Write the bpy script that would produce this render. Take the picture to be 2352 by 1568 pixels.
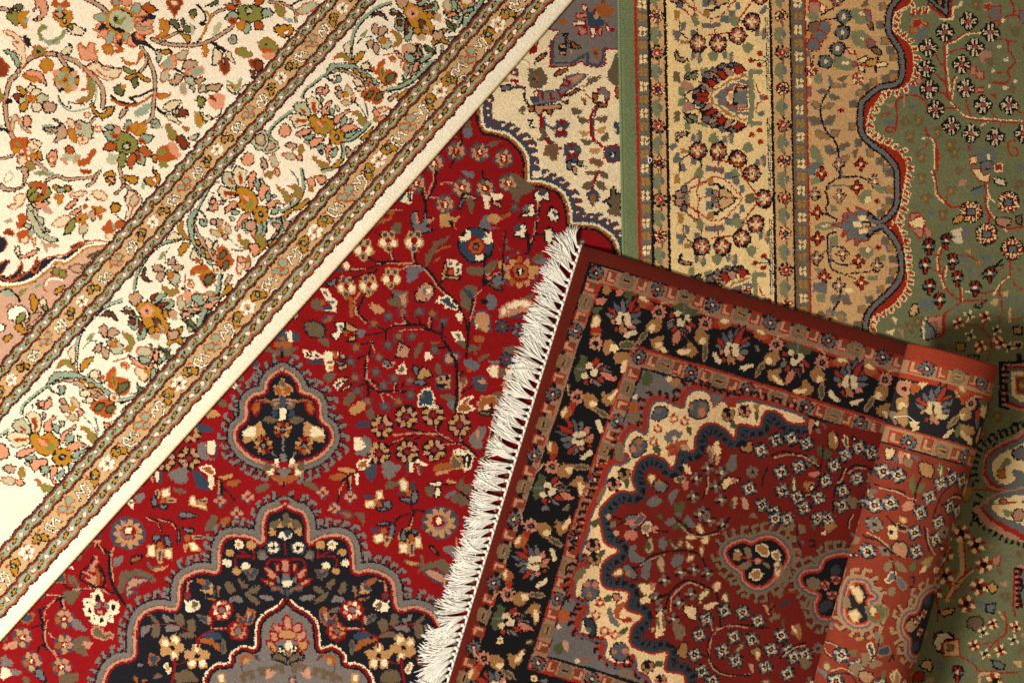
import bpy, bmesh, math, random
import numpy as np
from mathutils import Vector, Matrix

for o in list(bpy.data.objects): bpy.data.objects.remove(o)
S = bpy.context.scene
COL = S.collection
random.seed(11)

# ---------------------------------------------------------------- camera, light, exposure
FOCUS = 0.022                                              # the pile surface the plan is measured on
cam = bpy.data.objects.new('camera', bpy.data.cameras.new('camera')); COL.objects.link(cam)
cam.location = (0, 0, 3.0 + FOCUS); cam.rotation_euler = (0, 0, 0)
cam.data.sensor_width = 36; cam.data.lens = 36*3.0/2.352
cam.data.clip_start = .05; cam.data.clip_end = 60
S.camera = cam
wd = bpy.data.worlds.new('World'); S.world = wd; wd.use_nodes = True
wd.node_tree.nodes['Background'].inputs[0].default_value = (1.0, .80, .56, 1)
wd.node_tree.nodes['Background'].inputs[1].default_value = .27
la = bpy.data.lights.new('window_light', 'AREA'); la.shape = 'RECTANGLE'; la.size = 1.1; la.size_y = 1.1; la.energy = 240; la.color = (1.0, .94, .88)
lo = bpy.data.objects.new('window_light', la); COL.objects.link(lo)
lo.location = (-3.0, -1.7, 3.0)
lo.rotation_euler = (Vector((-.2, .1, 0)) - lo.location).to_track_quat('-Z', 'Y').to_euler()
S.view_settings.view_transform = 'Standard'; S.view_settings.look = 'None'
S.view_settings.exposure = 0.0; S.view_settings.gamma = 1.0; S.view_settings.use_curve_mapping = False
S.render.engine = 'CYCLES'
S.cycles.max_bounces = 4; S.cycles.diffuse_bounces = 2
# ---------------------------------------------------------------- weaving engine
# A rug is a grid of knots.  Every knot carries the number of one dyed yarn; the
# pattern is woven knot by knot from a list of motifs.  Lengths are in millimetres
# of the layout plan (x right, y down); the motif lists use quarter millimetres
# counted from one of a 4 x 4 set of plan sheets, each 588 x 392 mm.
class Weave:
    def __init__(w, ox, oy, ang, knot, nu, nv, yarns, ground):
        w.ox, w.oy, w.k, w.nu, w.nv = ox, oy, knot, nu, nv
        w.ca, w.sa = math.cos(ang), math.sin(ang)
        w.names = list(yarns); w.idx = {n: i for i, n in enumerate(w.names)}
        w.rgb = [yarns[n] for n in w.names]
        w.a = np.full((nv, nu), w.idx[ground], np.uint8)
        w.tx = w.ty = 0.0; w.ow = 12.0; w.mac = {}; w.X = (1, 0, 0, 1, 0, 0); w.wrap = None
        w.rng = np.random.RandomState(5); w.jit = 6.0
    def xf(w, pts):                      # sheet quarter-mm -> knot coordinates
        p = np.asarray(pts, float).reshape(-1, 2)
        a, b, c, d, e, f = w.X
        x = a*p[:, 0] + b*p[:, 1] + e; y = c*p[:, 0] + d*p[:, 1] + f
        x = x/4 + w.tx; y = y/4 + w.ty
        if w.wrap: return w.wrap(x, y)
        x = x - w.ox; y = y - w.oy
        return np.stack([(x*w.ca + y*w.sa)/w.k, (-x*w.sa + y*w.ca)/w.k], 1)
    def box(w, q, m):
        x0 = max(0, int(q[:, 0].min() - m)); x1 = min(w.nu, int(q[:, 0].max() + m) + 2)
        y0 = max(0, int(q[:, 1].min() - m)); y1 = min(w.nv, int(q[:, 1].max() + m) + 2)
        if x1 <= x0 or y1 <= y0: return None
        return x0, x1, y0, y1
    def fill(w, q, c):
        b = w.box(q, 1)
        if not b: return
        x0, x1, y0, y1 = b
        X, Y = np.meshgrid(np.arange(x0, x1) + .5, np.arange(y0, y1) + .5)
        ins = np.zeros(X.shape, bool)
        r = np.roll(q, -1, 0)
        for (ax, ay), (bx, by) in zip(q, r):
            if ay == by: continue
            cr = ((ay > Y) != (by > Y)) & (X < (bx - ax)*(Y - ay)/(by - ay) + ax)
            ins ^= cr
        w.a[y0:y1, x0:x1][ins] = w.idx[c]
    def stroke(w, q, c, wd, dash=None):
        h = max(wd/4/w.k, 1.3)/2
        ci = w.idx[c]; s = 0.0
        for (ax, ay), (bx, by) in zip(q[:-1], q[1:]):
            L = math.hypot(bx - ax, by - ay)
            s += L
            if dash and (s % (2*dash)) > dash: continue
            b = w.box(np.array([[ax, ay], [bx, by]]), h + 1)
            if not b: continue
            x0, x1, y0, y1 = b
            X, Y = np.meshgrid(np.arange(x0, x1) + .5, np.arange(y0, y1) + .5)
            dx, dy = bx - ax, by - ay
            t = np.clip(((X - ax)*dx + (Y - ay)*dy)/max(L*L, 1e-9), 0, 1)
            w.a[y0:y1, x0:x1][(X - ax - t*dx)**2 + (Y - ay - t*dy)**2 <= h*h] = ci
    def shape(w, pts, c, o=None, ow=None):
        q = w.xf(pts)
        if w.jit and len(q) > 8: q = q + w.rng.normal(0, w.jit/4/w.k*min(1, .25*float(np.ptp(q, 0).min())/2.5), q.shape)
        if c != '-': w.fill(q, c)
        if o: w.stroke(np.vstack([q, q[:1]]), o, ow or w.ow)
    @staticmethod
    def smooth(p, closed, n=6):
        p = np.asarray(p, float)
        if len(p) < 3: return p
        if closed: e = np.vstack([p[-1:], p, p[:2]])
        else: e = np.vstack([2*p[:1] - p[1:2], p, 2*p[-1:] - p[-2:-1]])
        out = []
        for i in range(len(e) - 3):
            a, b, c, d = e[i:i+4]
            for t in np.arange(n)/n:
                out.append(.5*(2*b + (c - a)*t + (2*a - 5*b + 4*c - d)*t*t + (3*b - a - 3*c + d)*t**3))
        if not closed: out.append(p[-1])
        return np.array(out)
    def leaf(w, x0, y0, x1, y1, wd, bend=0.0):
        t = np.linspace(0, 1, 9)
        dx, dy = x1 - x0, y1 - y0; L = math.hypot(dx, dy) or 1
        nx, ny = -dy/L, dx/L
        mid = 4*t*(1 - t)*bend*L
        hw = wd/2*np.sin(math.pi*t**.8)
        cx = x0 + dx*t + nx*mid; cy = y0 + dy*t + ny*mid
        return np.vstack([np.stack([cx + nx*hw, cy + ny*hw], 1), np.stack([cx - nx*hw, cy - ny*hw], 1)[::-1][1:-1]])
    @staticmethod
    def ell(x, y, rx, ry=None, ang=0, n=18):
        ry = ry or rx; t = np.arange(n)*2*math.pi/n; a = math.radians(ang)
        X, Y = rx*np.cos(t), ry*np.sin(t)
        return np.stack([x + X*math.cos(a) - Y*math.sin(a), y + X*math.sin(a) + Y*math.cos(a)], 1)
    def comb(w, pts, side, step, ln, wd, fc, oc=None, slant=0.0, hook=0.0, skip=.0):
        p = w.smooth(pts, False, 8)
        s = np.r_[0, np.cumsum(np.hypot(*np.diff(p, axis=0).T))]
        for d in np.arange(step/2, s[-1], step):
            if w.rng.rand() < skip: continue
            x = np.interp(d, s, p[:, 0]); y = np.interp(d, s, p[:, 1])
            x2 = np.interp(d + 2, s, p[:, 0]); y2 = np.interp(d + 2, s, p[:, 1])
            x1 = np.interp(d - 2, s, p[:, 0]); y1 = np.interp(d - 2, s, p[:, 1])
            tx, ty = x2 - x1, y2 - y1; L = math.hypot(tx, ty) or 1; tx /= L; ty /= L
            nx, ny = -ty*side + slant*tx, tx*side + slant*ty
            L2 = ln*w.rng.uniform(.75, 1.2)
            h = wd/2
            q = [(x - tx*h, y - ty*h), (x + nx*L2 - tx*h*.7, y + ny*L2 - ty*h*.7), (x + nx*L2 + tx*h*.7, y + ny*L2 + ty*h*.7), (x + tx*h, y + ty*h)]
            if oc: w.stroke(w.xf(q), oc, w.ow*1.6)
            w.fill(w.xf(q), fc)
            if hook:
                hx, hy = x + nx*L2, y + ny*L2; e2 = wd*(1.5 if w.rng.rand() < .7 else .2)*hook
                w.stroke(w.xf([(hx, hy), (hx + tx*e2, hy + ty*e2)]), fc, wd*.8)
    def run(w, src, **kw):
        lines = src if isinstance(src, list) else [l.split() for l in src.strip().split('\n')]
        i = 0
        P = lambda ts: [tuple(float(v) for v in t.split(',')) for t in ts]
        while i < len(lines):
            t = lines[i]; i += 1
            if not t or t[0][0] == '#': continue
            c = t[0]
            if c in 'efrm': t = ' '.join(t).replace(',', ' ').split()
            if c == 'T': w.tx, w.ty = 588*int(t[1]), 392*int(t[2])
            elif c == 'O': w.ow = float(t[1])
            elif c == 'M':
                body = []
                while lines[i] != ['E']: body.append(lines[i]); i += 1
                i += 1; w.mac[t[1]] = (float(t[2]), float(t[3]), body)
            elif c in 'gh':
                p = P(t[2:]); o = t[1][1:] or None
                w.shape(w.smooth(p, True) if c == 'g' else p, t[1][0], o)
            elif c in 'lL':
                p = P(t[3:]); w.stroke(w.xf(w.smooth(p, False) if c == 'l' else p), t[1], float(t[2]))
            elif c == 's':               # stem: core and edging
                q = w.xf(w.smooth(P(t[3:]), False)); wd = float(t[2])
                w.stroke(q, t[1][1], wd + w.ow*2); w.stroke(q, t[1][0], wd)
            elif c == 'v':               # vine: line with a parallel shadow line on one side
                p = w.smooth(P(t[4:]), False); wd = float(t[2]); off = float(t[3])
                d = np.gradient(p, axis=0); L = np.hypot(d[:, 0], d[:, 1])[:, None] + 1e-9
                n = np.stack([-d[:, 1], d[:, 0]], 1)/L
                w.stroke(w.xf(p + n*off), t[1][1], abs(off)*1.3); w.stroke(w.xf(p), t[1][0], wd)
            elif c == 'e':
                v = [float(z) for z in t[2:]]; w.shape(w.ell(*v), t[1][0], t[1][1:] or None)
            elif c == 'f':
                v = [float(z) for z in t[2:]]; col = t[1]
                w.shape(w.leaf(*v), col[0], col[1] if len(col) > 1 else None)
                if len(col) > 2:
                    x0, y0, x1, y1, wd = v[:5]
                    k0, k1 = .22, .78
                    w.shape(w.leaf(x0+(x1-x0)*k0, y0+(y1-y0)*k0, x0+(x1-x0)*k1, y0+(y1-y0)*k1, wd*.42, *v[5:]), col[2])
            elif c == 'r':               # rosette: petal colours, outline, centre ring, centre  x y R [n]
                col = t[1]; x, y, R = [float(z) for z in t[2:5]]; n = int(t[5]) if len(t) > 5 else 8
                pc, o, cr, cc = col[:-3], col[-3], col[-2], col[-1]
                if o != '-': w.shape(w.ell(x, y, R*1.0), o)
                for j in range(n):
                    a = 2*math.pi*(j + .5)/n
                    w.shape(w.ell(x + R*.62*math.cos(a), y + R*.62*math.sin(a), R*.34, R*1.9/n, math.degrees(a), 10), pc[j % len(pc)])
                w.shape(w.ell(x, y, R*.34), cr); w.shape(w.ell(x, y, R*.17), cc)
            elif c == 'R':
                for x, y in P(t[2:]): w.inst(t[1], x, y)
            elif c == 'm':
                v = [float(z) for z in t[2:]]; w.inst(t[1], *v)
            elif c == 'c':               # comb  fill+outline side step len width pts
                w.comb(P(t[6:]), float(t[2]), float(t[3]), float(t[4]), float(t[5]), t[1][0], t[1][1:] or None, hook=.8)
            elif c == 'W':               # row of macros along a line: name x0 y0 x1 y1 n [rot]
                x0, y0, x1, y1 = [float(z) for z in t[2:6]]; n = int(t[6])
                rot = float(t[7]) if len(t) > 7 else 0
                for j in range(n):
                    u = j/max(n - 1, 1); w.inst(t[1].split('+')[j % len(t[1].split('+'))], x0 + (x1 - x0)*u, y0 + (y1 - y0)*u, rot)
            else: raise ValueError(' '.join(t))
    def inst(w, name, x, y, rot=0, sx=1, sy=None):
        ax, ay, body = w.mac[name]; sy = abs(sx) if sy is None else sy
        a = math.radians(rot); c, s = math.cos(a), math.sin(a)
        m = (c*sx, -s*sy, s*sx, c*sy); A = w.X
        e, f = x - m[0]*ax - m[1]*ay, y - m[2]*ax - m[3]*ay
        w.X = (A[0]*m[0] + A[1]*m[2], A[0]*m[1] + A[1]*m[3], A[2]*m[0] + A[3]*m[2], A[2]*m[1] + A[3]*m[3],
               A[0]*e + A[1]*f + A[4], A[2]*e + A[3]*f + A[5])
        w.run(body); w.X = A
    def scatter(w, ground, x0, y0, x1, y1, n, rad, kinds, seed=1, rots=(0, 360)):
        """fill bare ground with small motifs, the way a weaver does"""
        r = np.random.RandomState(seed); g = w.idx[ground]; done = 0
        for _ in range(n*12):
            if done >= n: break
            x, y = r.uniform(x0, x1), r.uniform(y0, y1)
            q = w.xf([(x, y)])[0]; R = rad/4/w.k*r.uniform(.8, 1.15)
            a, b = int(q[0] - R), int(q[1] - R); c, d = int(q[0] + R) + 1, int(q[1] + R) + 1
            if a < 0 or b < 0 or c > w.nu or d > w.nv: continue
            if (w.a[b:d, a:c] != g).mean() > .02: continue
            s = r.uniform(.8, 1.2); w.inst(kinds[r.randint(len(kinds))], x, y, r.uniform(*rots), s*(1 if r.rand() < .5 else -1), s); done += 1
    def ragged(w, p, seed):              # hand knotting: outlines wander by a knot
        r = np.random.RandomState(seed)
        di = r.choice([-1, 0, 1], w.a.shape, p=[p/2, 1 - p, p/2]); dj = r.choice([-1, 0, 1], w.a.shape, p=[p/2, 1 - p, p/2])
        I, J = np.indices(w.a.shape)
        w.a = w.a[np.clip(I + di, 0, w.nv - 1), np.clip(J + dj, 0, w.nu - 1)]
# ---------------------------------------------------------------- the green rug
GW = Weave(1418, -120, math.radians(-1.06), 2.2, 470, 845, {
    'G': (112,114,80), 'v': (108,120,84), 'K': (20,15,14), 'r': (155,38,16), 'c': (236,206,150), 't': (203,160,108), 'b': (112,90,66),
    'l': (100,106,104), 'y': (164,116,58), 'e': (108,102,100), 'p': (172,126,102), 'd': (110,94,58), 'm': (234,202,142), 's': (124,124,90), 'o': (196,140,70), 'w': (216,196,160)}, 'G')
def green_rug():
    w = GW; w.ow = 12
    def V(x, y0, y1, wd, c):             # a line along the rug
        w.run([['L', c, str(wd), f'{x + .0185*y0},{y0}', f'{x + .0185*y1},{y1}']])
    def B(xa, xb, c, y0=-600, y1=6600):
        w.run([['h', c, f'{xa+.0185*y0},{y0}', f'{xb+.0185*y0},{y0}', f'{xb+.0185*y1},{y1}', f'{xa+.0185*y1},{y1}']])
    w.run('''T 2 0
M dots 0 0
h b -48,-62 50,-62 50,64 -48,64
e c -20,-24 16 21
e c 20,-24 16 21
e c -20,22 16 21
e c 20,22 16 21
E
M ochre 0 0
h b -48,-62 50,-62 50,64 -48,64
e y -20,-26 17 18
e y 20,-26 17 18
e y -20,16 17 18
e y 20,16 17 18
L s 8 -40,-5 40,-5
E
M bar 0 0
h l -50,-20 50,-20 50,20 -50,20
E
M ros1 0 0
r rcKKK 0 0 62 18
r cr-cc 0 0 54 16
e r 0 0 30
e K 0 0 26
e l 0 0 12
E
M ros2 0 0
r KtKKK 0 0 66 16
e p 0 0 44
e r 0 0 34
e c 0 2 10 15
E
M sage 0 0
l b 18 18,-130 14,-60 -8,0 10,70 6,130
g s -56,-40 -20,-62 10,-40 8,40 -20,62 -52,40
g s -30,-70 20,-60 10,-20 -30,-30
g l 14,-40 46,-20 52,10 20,40
g s -30,60 20,50 10,90 -20,80
E''')
    # plain binding and the four stripes each side of the main border
    B(960, 1122, 'v'); B(1118, 1144, 'r'); B(1142, 1252, 'b'); B(1250, 1400, 't'); B(1398, 4000, 'm')
    for j in range(-3, 28):
        y = 45 + 125.2*j
        w.inst('dots' if j % 2 == 0 else 'ochre', 1193 + .0185*y, y); w.inst('bar', 1193 + .0185*y, y + 62)
    for j in range(-2, 13):
        y = 150 + 337*j
        w.inst('ros1' if j % 2 == 0 else 'ros2', 1325 + .0185*y, y); w.inst('sage', 1322 + .0185*y, y + 168)
    V(1254, -600, 6600, 20, 'K'); V(1404, -600, 6600, 19, 'K')
    for ya in (-910, 24, 958, 1892, 2826): V(2352 + 2, ya + 130, ya + 800, 16, 'e'); V(2352 - 14, ya + 130, ya + 800, 14, 'K')
    w.run('T 3 0'); B(18, 220, 't'); B(222, 345, 'b'); B(345, 5000, 't')
    for j in range(-2, 13):
        y = 140 + 334*j
        w.inst('ros1' if j % 2 == 0 else 'ros2', 128 + .0185*y, y); w.inst('sage', 125 + .0185*y, y + 167)
    for j in range(-3, 28):
        y = 20 + 123.5*j
        w.inst('dots' if j % 2 == 0 else 'ochre', 284 + .0185*y, y); w.inst('bar', 284 + .0185*y, y + 62)
    V(28, -600, 6600, 22, 'K'); V(212, -600, 6600, 20, 'K'); V(346, -600, 6600, 18, 'r')
    # main border: palmettes pointing outward and inward, mirrored about their centres
    w.run('''T 2 0
M mros 0 0
e K 0 0 86
r prpKKK 0 0 76 12
h c -14,-40 14,-40 14,-14 36,-14 36,14 14,14 14,40 -14,40 -14,14 -36,14 -36,-14 -14,-14
e t 0 0 10 24
E
M bluebit 0 0
h l -60,-30 -20,-50 0,-20 40,-60 50,40 20,70 -10,20 -50,30
h t -20,-25 10,-35 20,15 -15,20
e y 18 8 12 16
E
M greenbit 0 0
h s -60,-20 -10,-50 50,-30 40,20 10,60 -30,40
E
M palmA 0 0
g mK -330,-8 -200,-110 -110,-230 60,-310 210,-290 262,-180 262,0 262,180 210,290 60,310 -110,230 -200,110
E
M halfA 0 0
g eK -255,-10 -225,-70 -180,-70 -170,0
g eK -180,-72 -150,-140 -100,-140 -110,-70
g eK -160,-150 -150,-225 -100,-230 -90,-160
g eK -100,-230 -70,-280 -20,-270 -20,-220
g eK -20,-270 20,-315 70,-300 70,-260
g eK 70,-300 130,-320 190,-300 150,-260
f pK -40,-40 -190,-140 60
f rK -10,-90 -150,-170 62
f pK 10,-150 -110,-240 64
f rK 60,-160 -30,-270 70
f pK 120,-190 30,-290 70
f rK 230,-200 120,-300 80
f pK 40,-130 -60,-190 50
g rK -250,0 -170,-46 -90,-24 -60,0
E
M palmAin 0 0
g c -110,0 50,-170 140,-200 265,-205 265,205 140,205 50,170
g y -95,0 60,-150 140,-185 265,-190 265,190 140,190 60,150
g c -70,0 70,-130 150,-165 265,-168 265,168 150,168 70,130
g e -50,0 80,-115 155,-145 262,-150 262,150 155,150 80,115
h c 60,0 90,-50 130,-50 130,-90 180,-130 262,-120 262,120 180,130 130,90 130,50 90,50
L r 14 70,-30 70,-70 120,-70 170,-115 260,-108
L r 14 70,30 70,70 120,70 170,115 260,108
h t 80,-30 120,-30 120,30 80,30
h pK 150,-90 250,-90 250,90 150,90
h K 120,-70 170,-70 170,70 120,70
h e 130,-45 180,-45 180,45 130,45
h l 180,-60 260,-60 260,60 180,60
e y 280 0 26 14
l s 46 320,-240 285,-235 290,-140 300,0 290,140 285,235 320,240
l s 46 320,-240 370,-235
l s 46 320,240 370,235
l r 10 330,-130 350,-60 400,-20 400,20 350,60 330,130
h l 360,-25 420,-25 420,25 360,25
h r 405,-20 440,-20 440,20 405,20
E
M halfB 0 0
L r 16 0,-360 250,-330 290,-200 410,-40
g s -300,0 -270,-110 -170,-210 -130,-290 -80,-250 -130,-150 -200,-90 -225,0
g cr -290,-20 -250,-110 -150,-190 -130,-150 -190,-90
h l -60,-300 40,-300 40,-250 -60,-250
h e 40,-290 110,-290 110,-240 40,-240
h l 110,-240 190,-250 190,-180 110,-180
h e 190,-190 250,-190 250,-130 190,-130
h l 250,-130 300,-120 290,-50 250,-60
g cr -130,-110 0,-200 130,-170 200,-90 270,-10 200,10 -100,10
g tK 60,0 70,-90 140,-80 200,-20 190,10
h K -40,-150 60,-150 60,-120 -40,-120
h y -50,-190 10,-190 10,-130 -50,-130
h l -60,-100 0,-100 0,-20 -60,-20
h pK 0,-80 60,-80 60,-30 0,-30
h K 50,-120 110,-120 110,-95 50,-95
h e -20,-40 40,-40 40,10 -20,10
L r 12 -60,-250 -60,-300
L r 12 20,-240 20,-300
L r 12 90,-230 90,-300
E
M sideB 0 0
h pK -390,-60 -330,-80 -300,-40 -310,0 -390,10
h eK -340,-110 -290,-120 -270,-70 -320,-50
h tK -430,-20 -390,-30 -380,20 -430,20
E
M between 0 0
h e -430,-580 -370,-570 -380,-510 -420,-520
h y -425,-800 -370,-790 -380,-710 -430,-700
L K 12 -375,-700 -375,-600 -330,-550 -280,-525 -230,-525
h e -370,-690 -310,-680 -330,-620 -360,-600
h e -440,-610 -360,-600 -360,-560 -440,-560
h e -270,-620 -220,-620 -220,-530 -270,-530
h y -370,-520 -290,-520 -290,-480 -370,-480
g pK -420,-400 -390,-410 -390,-370 -310,-350 -300,-330 -400,-330
m bluebit -215 -370
m bluebit 80 -380
m greenbit -60 -380
m greenbit 260 -460
m bluebit 380 -590
m greenbit 130 -710
h s -330,-300 -280,-310 -270,-240 -320,-190
g sK -340,-190 -240,-240 -210,-170 -300,-160
h s -190,-260 -110,-280 -100,-240 -170,-190
L K 9 -310,-190 -330,-160 -330,10
L K 9 -320,-170 -240,-230 -190,-250
g p -370,-140 -260,-130 -240,-60 -320,-50
h s -390,-90 -330,-80 -320,0 -390,-20
h b -430,-240 -370,-220 -370,-130 -430,-140
E''')
    ros = [(-205,-495), (-15,-495), (165,-570), (295,-700)]
    stems = [(-150,-640,-200,-560), (0,-640,0,-580), (60,-640,120,-600), (200,-760,280,-720)]
    for j in (-2, 0, 2, 4):
        ya = 890 + 934*j
        X = 1900 + .0185*ya
        for sg in (1, -1):
            w.inst('between', X, ya, 0, 1, sg)
            for x, y in ros: w.inst('mros', X + x, ya + y*sg)
            for bx, by in ((370,-410), (290,-345), (365,-300)):
                w.inst('bud', X + bx, ya + by*sg) if 'bud' in w.mac else None
                w.run([['e', 'r', str(X+bx), str(ya+by*sg), '30', '24']])
                w.run([['L', 'K', '9', f'{X+bx},{ya+by*sg}', f'{X+440},{ya-345*sg if False else ya-345*sg}']]) if sg > 0 else None
        yb = ya + 934
        w.inst('mros', X + 405, yb)
        w.inst('palmA', X, ya); [w.inst('halfA', X, ya, 0, 1, s) for s in (1, -1)]; w.inst('palmAin', X, ya)
        for s in (1, -1): w.inst('halfB', X - 70, yb, 0, 1, s); w.inst('sideB', X - 30, yb, 0, 1, s)
        for s in (1, -1):
            w.run([['L', 'K', '11', f'{X-170},{yb-290*s}', f'{X-190},{yb-440*s}'], ['L', 'K', '11', f'{X-20},{yb-290*s}', f'{X},{yb-440*s}'], ['L', 'K', '11', f'{X+120},{yb-200*s}', f'{X+300},{yb-240*s}']])
    w.run('T 3 0')
    V(28, -600, 6600, 22, 'K')
    # scalloped edge of the field
    sc = [(1290,-260),(1240,-60),(1190,0),(1130,100),(1120,270),(1180,380),(1235,480),(1245,680),(1190,765),(1060,790),(990,830),(915,895),(868,960),(865,1180),(930,1290),(1060,1390),(1150,1480),(1195,1568),(1200,1768),(1190,1888),(1120,1990),(1055,2055),(1150,2160),(1215,2270),(1240,2420),(1220,2570),(1120,2690),(1000,2800),(930,2890),(905,3050),(920,3240),(1000,3380),(1150,3560),(1230,3800),(1200,4060),(1060,4220),(1150,4330),(1230,4500),(1240,4900),(1200,5200),(1000,5400),(900,5700),(1000,6000),(1200,6250),(1200,6600)]
    s2 = w.smooth(sc, False)
    w.fill(w.xf(np.vstack([s2, [(6000,6600),(6000,-260)]])), 'G')
    d = np.gradient(s2, axis=0); d /= np.hypot(d[:,0], d[:,1])[:,None]; nr = np.stack([d[:,1], -d[:,0]], 1)   # to the right
    wid = 72 + 34*np.sin(np.arange(len(s2))*.21)
    red = s2 + nr*wid[:,None]
    w.ow = 14
    w.comb(red[::3], -1, 74, 58, 36, 'r', 'c', .35)
    w.stroke(w.xf(red), 'c', 18); w.fill(w.xf(np.vstack([s2, red[::-1]])), 'r')
    sn = s2 - nr*70
    for q in np.arange(2, len(sn) - 2, 5):
        x, y = sn[q]; w.run([['h', 'l', f'{x-46},{y-34}', f'{x+30},{y-40}', f'{x+34},{y+40}', f'{x-40},{y+40}'], ['h', 'y' if (q//5) % 2 else 'b', f'{x-26},{y-28}', f'{x+34},{y-30}', f'{x+32},{y+34}', f'{x-22},{y+34}']])
    w.stroke(w.xf(s2), 'K', 74); w.stroke(w.xf(s2), 'e', 38)
    w.ow = 12
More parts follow.
